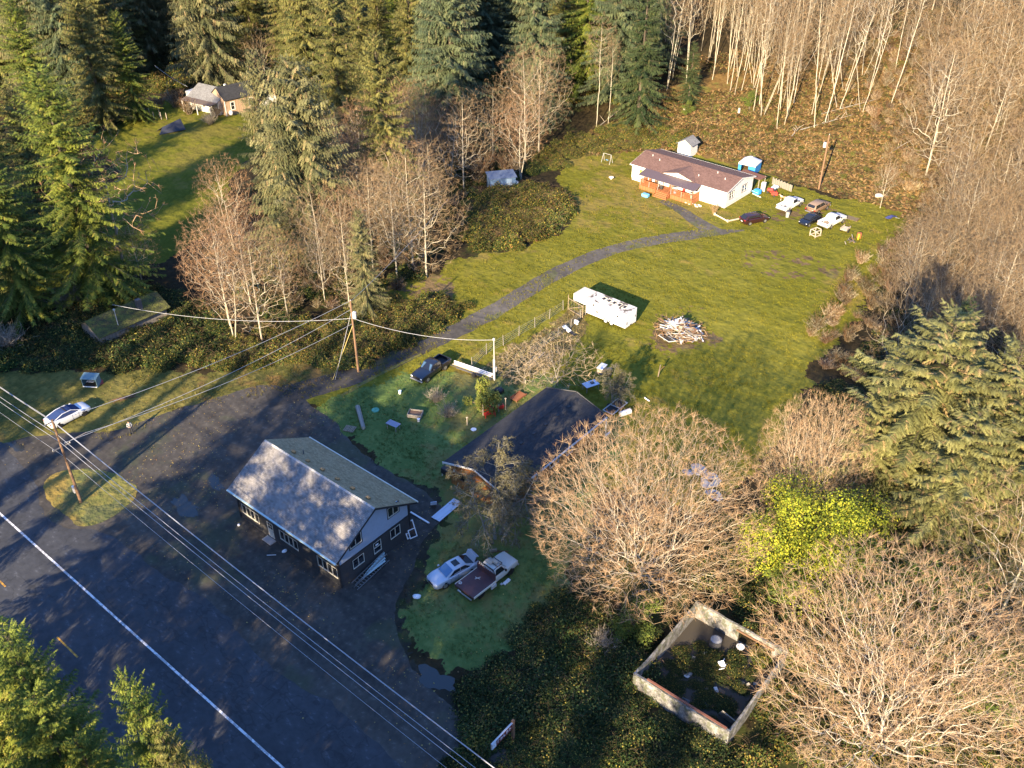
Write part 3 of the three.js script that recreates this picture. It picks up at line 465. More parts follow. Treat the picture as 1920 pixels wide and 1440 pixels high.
const BARE = {
  alder: [spanTree(21, { h: 18, r: 5.2, cy: 0.6, low: 0.16, n: 1250 }), spanTree(22, { h: 18, r: 5.6, cy: 0.58, low: 0.12, n: 1350, bf: 0.3 }), spanTree(23, { h: 18, r: 6.2, cy: 0.55, low: 0.08, n: 1450, bf: 0.24 })],
  red: [spanTree(24, { h: 18, r: 5.0, cy: 0.66, low: 0.22, n: 1350, ...RED }), spanTree(25, { h: 17, r: 5.6, cy: 0.64, low: 0.2, n: 1450, forks: 2, seedH: 0.6, ...RED })],
  tall: [spanTree(26, { h: 24, r: 2.6, cy: 0.76, low: 0.42, n: 420, seedH: 0.95, bark: [0.45, 0.41, 0.32] }), spanTree(27, { h: 24, r: 3.0, cy: 0.72, low: 0.36, n: 460, seedH: 0.93, wob: 0.16, bark: [0.40, 0.36, 0.27] }), spanTree(28, { h: 23, r: 3.2, cy: 0.74, low: 0.4, n: 480, forks: 2, seedH: 0.7, bark: [0.44, 0.40, 0.31] })],
  bushy: [spanTree(29, { h: 13, r: 5.6, cy: 0.5, low: 0.04, n: 900, seedH: 0.12, bf: 0.45, bark: [0.34, 0.30, 0.23], twigC: [0.16, 0.12, 0.075], tipC: [0.16, 0.11, 0.065] }), spanTree(30, { h: 13, r: 5.0, cy: 0.52, low: 0.05, n: 850, seedH: 0.16, bf: 0.45, bark: [0.36, 0.32, 0.24] })],
  maple: [spanTree(31, { h: 17, r: 11, cy: 0.50, low: 0.03, n: 6800, seedH: 0.14, bf: 0.5, out: 0.42, tips: 9, tl: 0.75, tw: 0.021, leafR: 0.0095, pow: 2.8, bark: [0.44, 0.40, 0.32], twigC: [0.33, 0.25, 0.16], tipC: [0.33, 0.19, 0.095] })],
  birch: [spanTree(32, { h: 16.5, r: 10, cy: 0.52, low: 0.04, n: 6400, seedH: 0.12, forks: 4, bf: 0.5, out: 0.42, tips: 9, tl: 0.75, tw: 0.02, leafR: 0.009, pow: 2.75, bark: [0.50, 0.46, 0.37], twigC: [0.37, 0.28, 0.18], tipC: [0.31, 0.18, 0.09] })],
  moss: [bareTree(33, { h: 8.5, stems: [[0.3, 0.15, 1], [2.6, 0.5, 0.85], [4.6, 0.45, 0.9], [1.4, 0.7, 0.7]], first: 0.3, nb: 20, bl: 0.5, ang: 1.1, rad: 0.014, up: -0.2, sub: 11, sub2: 7, tw: 0.038, buds: 4, bark: [0.22, 0.215, 0.185], twigC: [0.125, 0.12, 0.095], tipC: [0.13, 0.115, 0.055] })],
  orchard: [spanTree(34, { h: 4.2, r: 3.0, cy: 0.55, low: 0.15, n: 420, seedH: 0.25, bf: 0.35, tl: 0.35, leafR: 0.008, bark: [0.28, 0.25, 0.19], twigC: [0.29, 0.23, 0.15], tipC: [0.28, 0.21, 0.13] })],
  snag: [spanTree(35, { h: 15, r: 6.2, cy: 0.62, low: 0.2, n: 330, seedH: 0.9, bf: 0.12, leafR: 0.02, tips: 8, tl: 0.6, tw: 0.03, wob: 0.16, bark: [0.48, 0.42, 0.33], twigC: [0.36, 0.24, 0.15], tipC: [0.36, 0.19, 0.10] })],
};
{ let n = 0; for (const o of [CON, BARE]) for (const k in o) for (const v of o[k]) { const t = v.crown.attributes.position.count / 3 + v.trunk.attributes.position.count / 3; n += t; } console.log('tree triangles', n); }
console.log('bare trees done');
function placeTree(v, p, H, name, label, cat, group, wide = 1, tilt = 0.02) {
  const t = thing(name, label, cat, p, rnd() * 6.2832, group), k = H / v.h;
  M('trunk', v.trunk, v.mats[0], t); const c = M('crown', v.crown, v.mats[1], t); c.userData.kind = 'stuff';
  t.scale.set(k * wide, k, k * wide); t.rotation.set(rr(-1, 1) * tilt, t.rotation.y, rr(-1, 1) * tilt); return t;
}
const treeAt = (v, xb, yb, yt, name, label, cat, group, wide) => { const p = px(xb, yb); return placeTree(v, p, topH(p, yt), name, label, cat, group, wide); };
// single trees that the photograph lets one tell apart: [variant, x of foot, y of foot, y of top, width, label]
srand(500);
const S = 'spruce_tree', A_ = 'bare_tree';
for (const [v, xb, yb, yt, w, label] of [
  [CON.bright[0], 192, 556, 130, 1.15, 'tall spruce with bright yellow-green top beside the shaded meadow'],
  [CON.bright[0], 60, 600, 260, 0.95, 'shorter green spruce leaning against the tall bright spruce by the meadow'],
  [CON.bright[0], 30, 500, 160, 1.0, 'green spruce at the meadow edge next to the tall bright spruce'],
  [CON.olive[0], -40, 560, 190, 1.1, 'dark olive spruce in the belt beside the shaded meadow'],
  [CON.olive[1], 105, 455, 150, 0.95, 'ragged olive spruce behind the tall bright spruce'],
  [CON.dark[0], -20, 420, 110, 1.1, 'dark spruce deep in the belt beside the meadow'],
  [CON.grey[0], 595, 478, 110, 1.35, 'broad grey-green drooping spruce in the middle of the bare alders'],
  [CON.olive[0], 735, 420, 60, 0.95, 'tall dark spruce behind the drooping spruce among the alders'],
  [CON.grey[1], 520, 395, 95, 0.9, 'drooping grey-green spruce beside the tan house'],
  [CON.grey[1], 690, 590, 395, 0.8, 'small drooping spruce tucked between the bare alders by the bramble bank'],
  [CON.blue[0], 850, 285, -85, 1.25, 'large blue-green spruce at the edge of the forest behind the alders'],
  [CON.olive[1], 650, 300, -60, 1.0, 'olive spruce behind the drooping spruce at the forest edge'],
  [CON.grey[0], 410, 172, -160, 1.1, 'grey-green spruce with hanging sprays behind the white house wing'],
  [CON.blue[0], 1000, 230, -110, 1.0, 'blue-green spruce between the twin bare alders and the forest'],
  [CON.dark[0], 1195, 235, -40, 1.05, 'dark dense spruce at the foot of the alder stand'],
  [CON.dark[0], 1290, 195, 78, 1.1, 'young dark spruce in front of the white alder trunks'],
  [CON.bright[0], 262, 225, 20, 0.9, 'green spruce with its foot in the dark glade left of the white house'],
  [CON.olive[0], 200, 240, -40, 1.0, 'olive spruce beside the glade with fallen grey branches'],
  [CON.bright[0], 100, 290, -10, 1.0, 'yellow-green spruce in the forest edge above the meadow'],
  [CON.near[0], 1672, 985, 590, 1.3, 'big sunlit grey-green spruce standing over the yellow-green leafy tree'],
  [CON.near[0], 1640, 930, 640, 0.95, 'slim grey-green spruce on the field side of the big sunlit spruce'],
  [CON.near[0], 1785, 1010, 645, 1.2, 'sunlit grey-green spruce on the hill side of the big spruce'],
  [CON.dark[0], 1760, 760, 560, 1.1, 'dark shaded spruce behind the big sunlit spruce'],
  [CON.near[0], 1725, 1085, 770, 1.1, 'sunlit spruce between the big spruce and the yellow-green bushes'],
  [CON.near[0], 1850, 1090, 750, 1.15, 'sunlit spruce beside the bare white alder on the hill side'],
  [CON.near[0], 1600, 985, 735, 0.7, 'low sunlit spruce next to the fan of white bare stems'],
]) treeAt(v, xb, yb, yt, S, label, 'spruce', null, w);
for (const [v, xb, yb, yt, w, label] of [
  [BARE.maple[0], 1200, 1085, 815, 0.97, 'huge spreading bare maple with rusty seed clusters beside the wooden house'],
  [BARE.birch[0], 1640, 1400, 1115, 1.05, 'broad many-stemmed bare tree with white stems beside the roofless ruin'],
  [BARE.birch[0], 1500, 985, 750, 0.6, 'fan of white bare stems beside the yellow-green leafy tree'],
  [BARE.alder[2], 1845, 1215, 880, 1.0, 'bare white alder right of the many-stemmed tree, leaning over bushes'],
  [BARE.alder[0], 1925, 1230, 930, 1.0, 'bare white alder standing behind the leaning alder near the leafy bushes'],
  [BARE.snag[0], 240, 520, 250, 0.95, 'pale half-dead tree with level rusty branches over the meadow'],
  [BARE.alder[2], 268, 530, 400, 1.0, 'small bare grey tree in shade behind the mossy-roofed cottage'],
  [BARE.red[0], 432, 615, 385, 1.0, 'reddish bare alder with twin white trunks behind the bramble bank'],
  [BARE.red[1], 440, 640, 410, 0.9, 'reddish bare alder, outermost of the row toward the meadow'],
  [BARE.red[0], 470, 570, 365, 1.05, 'reddish bare alder beside the drooping spruce'],
  [BARE.alder[2], 492, 640, 430, 1.1, 'bare bushy alder at the edge of the bramble bank'],
  [BARE.alder[0], 610, 570, 395, 0.9, 'slanting bare alder between the spruce and the roadside bramble bank'],
  [BARE.alder[2], 655, 575, 400, 0.9, 'bare alder with level branches behind the pole with guy wires'],
  [BARE.alder[1], 700, 515, 300, 0.9, 'bare white alder in front of the dark spruce'],
  [BARE.alder[1], 775, 505, 255, 1.1, 'tall bare white alder, tallest of the clump above the field edge'],
  [BARE.alder[2], 800, 520, 300, 1.1, 'bare spreading alder on the field side of the alder clump'],
  [BARE.alder[0], 745, 525, 300, 0.9, 'bare alder in the middle of the clump above the field edge'],
  [BARE.red[1], 440, 470, 290, 0.9, 'reddish bare thicket tree beside the meadow behind the drooping spruce'],
  [BARE.alder[1], 985, 300, 80, 0.95, 'bare alder, twin of a pair behind the blue shed'],
  [BARE.alder[0], 1010, 285, 75, 1.1, 'tall straight bare alder beside its twin behind the blue shed'],
  [BARE.alder[2], 925, 300, 150, 0.9, 'small bare alder behind the blue shed'],
  [BARE.tall[1], 1118, 240, 20, 1.2, 'lone bare white alder left of the dark dense spruce'],
  [BARE.tall[0], 1140, 235, 60, 1.0, 'thin bare alder beside the lone white alder at the hill foot'],
  [BARE.bushy[0], 1668, 690, 500, 0.8, 'bare brown tree at the field corner beside the sunlit spruce'],
  [BARE.bushy[1], 490, 160, 40, 0.9, 'round pale bare tree behind the tan house'],
  [BARE.moss[0], 930, 1012, 850, 1.0, 'drooping mossy tree in front of the wooden house'],
  [BARE.orchard[0], 985, 720, 655, 1.2, 'bare spreading fruit tree beside the lumber trailer'],
  [BARE.orchard[0], 1045, 722, 645, 1.3, 'bare mossy fruit tree behind the wooden house roof'],
  [BARE.moss[0], 1150, 760, 690, 0.9, 'dark drooping bare tree behind the wooden house'],
  [BARE.alder[2], 1735, 330, 60, 1.0, 'lone bare alder with white trunk on the bracken hillside'],
  [BARE.alder[0], 1650, 390, 285, 0.9, 'small bare tree at the foot of the bracken hillside'],
  [BARE.bushy[0], 1560, 130, 10, 0.9, 'bare many-stemmed tree above the bracken on the hillside'],
]) treeAt(v, xb, yb, yt, A_, label, 'tree', null, w);
// forest and stands
const spaced = []; const far = (x, z, d) => { for (const q of spaced) if (Math.hypot(q[0] - x, q[1] - z) < d) return false; spaced.push([x, z]); return true; };
const inFrame = (p, H) => { const f = (h) => { const dy = p.y + h - CAM_H, zc = -dy * SP - p.z * CP; return [960 + FPX * p.x / zc, 720 - FPX * (dy * CP - p.z * SP) / zc]; }; const a = f(0), b = f(H); return Math.max(a[0], b[0]) > -130 && Math.min(a[0], b[0]) < 2050 && a[1] > -40; };
function forest(n, box, test, dist, make) { for (let i = 0, k = 0; i < n * 40 && k < n; i++) { const x = rr(box[0], box[1]), z = rr(box[2], box[3]); if (!test(x, z)) continue; const p = V3(x, hgt(x, z), z); if (!inFrame(p, 30) || !far(x, z, dist)) continue; make(p); k++; } }
const C3 = [CON.olive[0], CON.olive[1], CON.grey[0], CON.grey[1], CON.blue[0], CON.dark[0], CON.bright[0]];
srand(801);
const fpoly = poly([[-200, 200], [180, 190], [330, 130], [480, 120], [560, 200], [640, 330], [880, 240], [1010, 150], [1100, 215], [1230, 190], [1250, 60]]).concat([[20, -260], [40, -320], [-190, -320]]);
const glade = poly([[230, 240], [300, 120], [350, 110], [370, 200], [310, 220]]);
forest(235, [-170, 40, -310, -150], (x, z) => inside(fpoly, x, z) && !inside(glade, x, z), 5.4, (p) => {
  const k = Math.floor(rnd() * C3.length), q = ['olive-green', 'ragged olive-green', 'grey-green drooping', 'ragged grey-green', 'blue-green', 'dark green', 'bright yellow-green'][k]; placeTree(C3[k], p, rr(25, 34), S, q + ' conifer packed in the forest beyond the houses', 'spruce', q + ' forest conifers', rr(0.85, 1.15));
});
srand(802);
forest(26, [-75, 10, -190, -105], (x, z) => inside(poly([[620, 330], [700, 300], [900, 290], [1000, 330], [890, 360], [850, 440], [700, 520], [520, 600], [440, 560], [560, 480]]), x, z), 3.2, (p) => placeTree(pick([...BARE.alder, ...BARE.red]), p, rr(12, 17), A_, 'bare alder inside the clump between the field and the forest', 'tree', 'alders of the middle clump', 1));
srand(803);
forest(190, [20, 110, -280, -165], (x, z) => inside(poly([[1240, 170], [1330, 165], [1400, 205], [1460, 245], [1560, 250], [1650, 245], [1690, 170], [1660, 20], [1640, -120], [1240, -120]]), x, z), 1.5, (p) => ((k) => placeTree(BARE.tall[k], p, rr(15, 25), 'white_alder', ['straight slender white alder', 'crooked greyish alder', 'twin-stemmed white alder'][k] + ' of the dense stand above the bracken', 'tree', ['straight', 'crooked', 'twin-stemmed'][k] + ' alders of the stand', rr(0.85, 1.15), 0.11))(Math.floor(rnd() * 3)));
srand(804);
forest(90, [30, 150, -300, -110], (x, z) => inside(poly([[1720, 250], [1700, 120], [1690, -150], [2300, -150], [2300, 480], [1900, 560], [1780, 480]]), x, z), 4.2, (p) => placeTree(pick([...BARE.alder, ...BARE.bushy, BARE.tall[1]]), p, rr(11, 19), A_, 'bare brown alder scattered on the upper hillside', 'tree', 'hillside alders', 1, 0.1));
srand(805);
forest(70, [40, 110, -140, -60], (x, z) => inside(poly([[1705, 470], [1790, 440], [1920, 420], [2100, 520], [2100, 800], [1880, 760], [1780, 700], [1690, 620], [1660, 560]]), x, z), 2.2, (p) => placeTree(pick([...BARE.bushy, BARE.alder[2]]), p, rr(7, 12), A_, 'low twiggy bare tree in the thicket along the field', 'tree', 'thicket trees along the field', 1, 0.12));
srand(806);
for (const [x, y, H, v] of [[1860, 620, 13, BARE.alder[1]], [1890, 1330, 11, BARE.alder[1]], [1950, 1400, 14, BARE.bushy[0]]]) placeTree(v, px(x, y), H, A_, 'bare tree in the woods behind the spruces and bushes', 'tree', 'bare trees of the right-hand woods', 1);
// conifers on the other side of the road: two show, the rest shade the lots
srand(807);
for (const [x, y, h, v, w, label] of [[-5, 1205, 25, CON.bright[0], 0.72, 'bright green roadside spruce, widest of the roadside tops'], [60, 1285, 23, CON.bright[0], 0.7, 'green roadside spruce between two taller tops'], [228, 1258, 25.5, CON.bright[0], 0.5, 'roadside spruce with a thin yellow-green leader'], [300, 1360, 22, CON.olive[0], 0.5, 'low olive roadside spruce at the road bend'], [150, 1375, 20, CON.bright[0], 0.6, 'low green roadside spruce below the thin leader'], [375, 1400, 21, CON.olive[0], 0.4, 'slim olive spruce nearest the white road line'], [-110, 1150, 25, CON.bright[0], 0.9, 'green roadside spruce mostly hidden by its neighbour']]) {
  const p = px(x, y, h); p.y = 0; placeTree(v, p, h, S, label, 'spruce', null, w);
}
for (const [u, v, H, w] of SHADE()) { const [x, z] = uv2w(u, v); placeTree(pick(C3), V3(x, 0, z), H, S, 'conifer in the belt of forest across the road', 'spruce', 'forest belt across the road', w); }
function SHADE() {
  const L = [];
  for (const [u, v, H, w] of [[-33, -13, 19, 0.9], [-26, -15, 27, 0.9], [-17.5, -13, 25, 0.8], [-9.4, -14, 23, 0.3], [-6, -16, 20, 0.22], [-2, -14, 18, 0.45], [3, -20, 24, 0.5], [9, -14, 26, 0.75], [16, -16, 30, 1.0], [23, -14, 28, 0.9], [32, -15, 31, 1.1], [41, -14, 29, 1], [50, -16, 31, 1.1], [60, -14, 29, 1], [70, -15, 30, 1], [80, -15, 30, 1], [-35, -24, 27, 0.9], [-25, -26, 28, 0.9], [8, -27, 30, 0.8], [20, -25, 32, 1], [36, -26, 33, 1], [54, -27, 33, 1], [-37, -19, 25, 0.65], [-44.5, -18.5, 26, 0.6], [-50, -19, 33, 0.75], [-56, -18, 32, 0.75], [-58, -24, 26, 0.9], [-49, -30, 28, 0.9], [-62, -15, 24, 0.8], [-68, -16, 22, 0.8], [-74, -15, 19, 0.8], [-63, -33, 27, 0.9]]) L.push([u, v, H, w]);
  return L;
}
console.log('trees placed');
// leafy mounds
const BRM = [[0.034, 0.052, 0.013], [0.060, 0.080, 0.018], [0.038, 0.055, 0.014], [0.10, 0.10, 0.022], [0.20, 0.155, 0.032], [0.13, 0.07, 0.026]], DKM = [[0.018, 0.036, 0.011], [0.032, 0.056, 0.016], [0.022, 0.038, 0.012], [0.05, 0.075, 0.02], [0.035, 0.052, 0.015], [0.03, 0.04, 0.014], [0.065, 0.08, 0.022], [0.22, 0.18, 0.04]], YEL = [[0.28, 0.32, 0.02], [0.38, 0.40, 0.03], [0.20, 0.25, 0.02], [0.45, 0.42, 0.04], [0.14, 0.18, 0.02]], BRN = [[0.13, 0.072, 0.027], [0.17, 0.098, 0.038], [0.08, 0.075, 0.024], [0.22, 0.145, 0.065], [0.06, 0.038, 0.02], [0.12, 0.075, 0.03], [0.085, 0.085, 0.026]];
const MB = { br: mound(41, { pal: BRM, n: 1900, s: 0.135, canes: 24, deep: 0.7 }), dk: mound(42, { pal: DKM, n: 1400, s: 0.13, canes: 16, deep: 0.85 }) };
function fern(sd, pal, n = 26, L = 0.9) { srand(sd); const B = new GB(); for (let i = 0; i < n; i++) { const a = rnd() * 6.2832, e = rr(0.25, 1.1), d = V3(Math.cos(a) * Math.cos(e), Math.sin(e), Math.sin(a) * Math.cos(e)); feather(B, V3(rr(-0.5, 0.5), 0.05, rr(-0.5, 0.5)), d, L * rr(0.6, 1.3), rr(0.14, 0.26), rr(0.5, 0.95), cvar(pick(pal), 0.3), 5); } return B.geo(); }
MB.fern = fern(60, BRN); MB.weed = fern(61, [[0.22, 0.17, 0.08], [0.16, 0.11, 0.05], [0.26, 0.2, 0.09], [0.12, 0.13, 0.03]], 30, 0.7);
const BS = { brown: brush(45, { pal: [[0.11, 0.075, 0.042], [0.16, 0.12, 0.075], [0.17, 0.095, 0.05], [0.30, 0.25, 0.18]], n: 110, tw: 0.036, hy: 2.0 }), grey: brush(46, { pal: [[0.30, 0.26, 0.20], [0.24, 0.2, 0.15]], n: 150 }) };
function bank(name, label, outline, geo, mat, gap, s0, s1, kind = 'stuff', tint = 0.4, keep = 1) {
  const P = poly(outline), xs = P.map((p) => p[0]), zs = P.map((p) => p[1]), pts = [];
  const x0 = Math.min(...xs), x1 = Math.max(...xs), z0 = Math.min(...zs), z1 = Math.max(...zs);
  for (let x = x0; x < x1; x += gap) for (let z = z0; z < z1; z += gap) { const a = x + rr(-0.6, 0.6) * gap, b = z + rr(-0.6, 0.6) * gap; if (rnd() < keep && inside(P, a, b)) pts.push([a, b]); }
  const m = new THREE.InstancedMesh(geo, mat, pts.length), q = new THREE.Object3D(), c = new THREE.Color();
  pts.forEach(([x, z], i) => { const s = rr(s0, s1); q.position.set(x, hgt(x, z) - 0.05, z); q.rotation.set(rr(-0.15, 0.15), rnd() * 6.2832, rr(-0.15, 0.15)); q.scale.set(s, s * rr(0.7, 1.15), s); q.updateMatrix(); m.setMatrixAt(i, q.matrix); const t = rr(1 - tint, 1 + tint); m.setColorAt(i, c.setRGB(t * rr(0.94, 1.08), t, t * rr(0.85, 1.05))); });
  m.name = numbered(name); m.castShadow = m.receiveShadow = true; scene.add(m); return tag(m, label, 'brambles', null, kind);
}
srand(900);
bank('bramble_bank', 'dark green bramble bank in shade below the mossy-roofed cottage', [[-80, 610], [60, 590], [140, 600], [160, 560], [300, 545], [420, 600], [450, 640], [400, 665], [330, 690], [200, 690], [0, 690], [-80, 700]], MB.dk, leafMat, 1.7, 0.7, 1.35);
bank('bramble_bank', 'sunlit yellowing bramble bank along the driveway by the pole with guy wires', [[350, 690], [440, 640], [520, 610], [620, 600], [700, 560], [790, 560], [880, 572], [850, 600], [770, 640], [700, 680], [630, 690], [560, 670], [470, 690]], MB.br, leafMat, 1.5, 0.6, 1.2);
bank('bramble_bank', 'round mound of brambles in front of the blue shed', [[890, 400], [930, 360], [1000, 345], [1060, 370], [1070, 395], [1030, 430], [980, 465], [890, 470], [870, 440]], MB.br, leafMat, 1.5, 0.8, 1.4);
bank('bramble_bank', 'yellow-green brambles at the hill foot behind the white mobile home', [[1000, 300], [1060, 260], [1180, 225], [1290, 250], [1270, 275], [1190, 280], [1090, 292], [1040, 325]], MB.br, leafMat, 1.8, 0.6, 1.1);
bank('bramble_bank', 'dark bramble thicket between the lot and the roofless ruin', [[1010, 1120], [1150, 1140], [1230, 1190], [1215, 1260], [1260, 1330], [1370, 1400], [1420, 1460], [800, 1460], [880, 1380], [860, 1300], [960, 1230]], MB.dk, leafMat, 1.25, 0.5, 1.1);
bank('bramble_bank', 'yellow-brown leafy brambles at the ruin corner', [[1030, 1170], [1130, 1150], [1220, 1200], [1210, 1290], [1120, 1310], [1040, 1260]], MB.br, leafMat, 1.5, 0.4, 0.75);
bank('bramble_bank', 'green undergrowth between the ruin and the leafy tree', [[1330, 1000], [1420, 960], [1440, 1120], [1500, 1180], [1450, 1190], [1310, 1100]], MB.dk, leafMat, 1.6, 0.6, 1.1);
bank('bramble_bank', 'mixed green undergrowth beneath the right-hand woods', [[1480, 1190], [1700, 1100], [1960, 1030], [1990, 1460], [1400, 1460], [1440, 1350], [1420, 1220]], MB.br, leafMat, 2.0, 0.6, 1.2);
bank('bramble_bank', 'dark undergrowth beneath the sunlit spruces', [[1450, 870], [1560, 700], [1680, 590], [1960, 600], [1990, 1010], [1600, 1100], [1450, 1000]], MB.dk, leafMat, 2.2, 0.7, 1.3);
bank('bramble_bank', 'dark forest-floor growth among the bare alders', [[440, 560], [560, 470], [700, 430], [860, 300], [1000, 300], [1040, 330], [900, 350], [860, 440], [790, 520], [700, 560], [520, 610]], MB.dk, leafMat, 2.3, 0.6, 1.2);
bank('bramble_bank', 'forest-floor growth behind the tan house and round the glade', [[-100, 330], [200, 230], [260, 180], [500, 130], [640, 250], [820, 230], [1000, 210], [1180, 200], [1200, 150], [1000, 60], [300, 40], [-100, 150]], MB.br, leafMat, 3.6, 0.9, 1.6);
bank('brown_brush', 'bare brown brush among the middle alders', [[420, 600], [560, 480], [700, 400], [880, 280], [1050, 290], [900, 350], [860, 470], [790, 530], [640, 580]], BS.brown, barkMat, 3.4, 0.7, 1.2);
bank('brown_brush', 'bare brown brush along the right edge of the field', [[1600, 480], [1720, 430], [1960, 440], [1990, 640], [1760, 640], [1600, 720], [1530, 700], [1500, 660]], BS.brown, barkMat, 2.6, 0.7, 1.3);
bank('brown_brush', 'bare brown brush over the upper hillside', [[1500, 60], [1700, 60], [1960, 30], [1990, 440], [1740, 420], [1660, 330], [1640, 240]], BS.brown, barkMat, 2.4, 0.7, 1.3);
bank('bracken', 'bracken and low growth over the upper hillside', [[1240, 120], [1700, 20], [1960, 0], [1990, 460], [1740, 440], [1660, 330], [1600, 180]], MB.fern, leafMat, 1.5, 0.7, 1.6);
bank('bracken', 'rust-brown bracken covering the hillside behind the mobile home', [[1100, 290], [1180, 230], [1240, 185], [1500, 150], [1660, 130], [1800, 250], [1900, 430], [1720, 440], [1690, 392], [1560, 362], [1440, 322], [1330, 288], [1240, 280]], MB.fern, leafMat, 0.85, 0.6, 1.6);
bank('bramble_bank', 'scattered green bramble clumps on the bracken hillside', [[1100, 285], [1240, 190], [1480, 150], [1640, 180], [1760, 330], [1690, 385], [1560, 355], [1440, 318], [1240, 275]], MB.br, leafMat, 3.8, 0.3, 0.65, 'stuff', 0.4, 0.4);
bank('bracken', 'dry weeds in the fenced strip beside the white horse trailer', [[890, 700], [1000, 630], [1070, 585], [1100, 610], [1060, 660], [960, 710]], MB.weed, leafMat, 0.6, 0.3, 0.8);
// leafy bushes and trees in leaf
function leafyTree(sd, { h, r, n, s, pal, clumps = 26 }) {
  srand(sd); const T = new GB(), C = new GB(), cs = [];
  for (let i = 0; i < clumps; i++) { const az = rnd() * 6.2832, u = Math.pow(rnd(), 0.6), el = rr(0.02, 1.45); cs.push([V3(Math.cos(az) * Math.cos(el) * r * u, h * 0.22 + Math.sin(el) * h * 0.68 * u, Math.sin(az) * Math.cos(el) * r * u), rr(0.2, 0.36) * r]); }
  for (const [c] of cs) T.tube([V3(0, h * 0.05, 0), c.clone().multiplyScalar(0.5).add(V3(0, h * 0.08, 0)), c], [0.12, 0.07, 0.02], 4, cvar([0.13, 0.10, 0.07], 0.2));
  T.tube([V3(0, -0.2, 0), V3(0.05, h * 0.3, 0), V3(0, h * 0.6, 0.1)], [0.28, 0.2, 0.08], 7, [0.12, 0.095, 0.07]);
  for (const [c, R] of cs) for (let i = 0; i < n / clumps; i++) { const d = V3(rr(-1, 1), rr(-1, 1), rr(-1, 1)).normalize(), P = c.clone().addScaledVector(d, R * (0.55 + 0.5 * rnd())), nr = d.clone(); nr.y += 0.5; nr.x += rr(-0.7, 0.7); nr.z += rr(-0.7, 0.7); leaf(C, P, nr.normalize(), s * rr(0.6, 1.3), cvar(pick(pal), 0.2)); }
  return { trunk: T.geo(), crown: C.geo(), h, mats: [barkMat, glossLeaf] };
}
const LF = [leafyTree(51, { h: 9, r: 5, n: 30000, s: 0.095, pal: YEL, clumps: 44 }), leafyTree(52, { h: 4, r: 2.2, n: 3200, s: 0.14, pal: [[0.16, 0.2, 0.03], [0.2, 0.22, 0.04], [0.24, 0.24, 0.05]], clumps: 16 }), leafyTree(53, { h: 6, r: 3.2, n: 5000, s: 0.15, pal: [[0.08, 0.12, 0.02], [0.12, 0.16, 0.025], [0.16, 0.18, 0.03]], clumps: 20 })];
for (const [v, xb, yb, yt, w, label] of [
  [LF[0], 1500, 1105, 885, 0.9, 'big yellow-green leafy tree in full sun below the big spruce'],
  [LF[2], 1575, 1150, 1000, 1.0, 'yellow-green leafy tree merging with the bigger one toward the ruin'],
  [LF[2], 1720, 1190, 1060, 1.3, 'yellow-green bushes behind the many-stemmed bare tree'],
  [LF[2], 1470, 1140, 1040, 1.0, 'darker green bush at the foot of the big yellow-green tree'],
  [LF[2], 1860, 1340, 1220, 1.2, 'green and orange bush right of the many-stemmed bare tree'],
  [LF[2], 1200, 1200, 1120, 0.8, 'bright green bush beside the ruin wall'],
  [LF[1], 903, 770, 705, 0.9, 'small yellow-green leafy tree beside the red garden chairs'],
  [LF[2], 575, 200, 130, 1.0, 'yellow-green bush behind the tan house gable'],
  [LF[2], 470, 150, 110, 1.2, 'yellow-green bush behind the tan house roof'],
  [LF[2], 1290, 215, 188, 1.0, 'low green bush below the white alder trunks'],
  [LF[2], 1405, 205, 170, 1.0, 'low green bush beside the cut stump under the alder stand'],
]) treeAt(v, xb, yb, yt, 'leafy_bush', label, 'bush', null, w);
function shrub(geo, x, y, s, label, mat = barkMat) { const p = px(x, y), m = M('shrub', geo, mat); m.position.copy(p); m.rotation.y = rnd() * 6; m.scale.setScalar(s); return tag(m, label, 'shrub'); }
srand(950);
for (const [g, x, y, s, label] of [
  [BS.grey, 818, 752, 1.1, 'pale bare twiggy shrub on the lawn, the pinker one'], [BS.grey, 840, 780, 1.2, 'tan bare twiggy shrub on the lawn beside the pinker one'],
  [BS.brown, 330, 200, 2.0, 'orange-brown hedge shrub in front of the white house wing'], [BS.brown, 300, 206, 1.6, 'orange-brown hedge shrub beside the white fence posts'], [BS.brown, 355, 214, 1.7, 'rusty leafless shrub below the tan house gable'], [BS.grey, 395, 232, 1.6, 'bare shrub on the meadow below the tan house'], [BS.brown, 405, 218, 1.4, 'brown shrub against the tan house wall'],
  [BS.grey, 130, 575, 2.2, 'pale fan-shaped bare shrub beside the mossy-roofed cottage'], [BS.grey, 1130, 1215, 1.2, 'pale dead branching shrub in the brambles by the ruin'], [BS.grey, 15, 655, 2.2, 'bare white sapling at the edge of the shaded meadow'], [BS.brown, 955, 330, 2.2, 'dark bare shrub hanging over the blue shed'], [BS.brown, 905, 330, 2.4, 'dark bare shrub left of the blue shed'],
]) shrub(g, x, y, s, label);
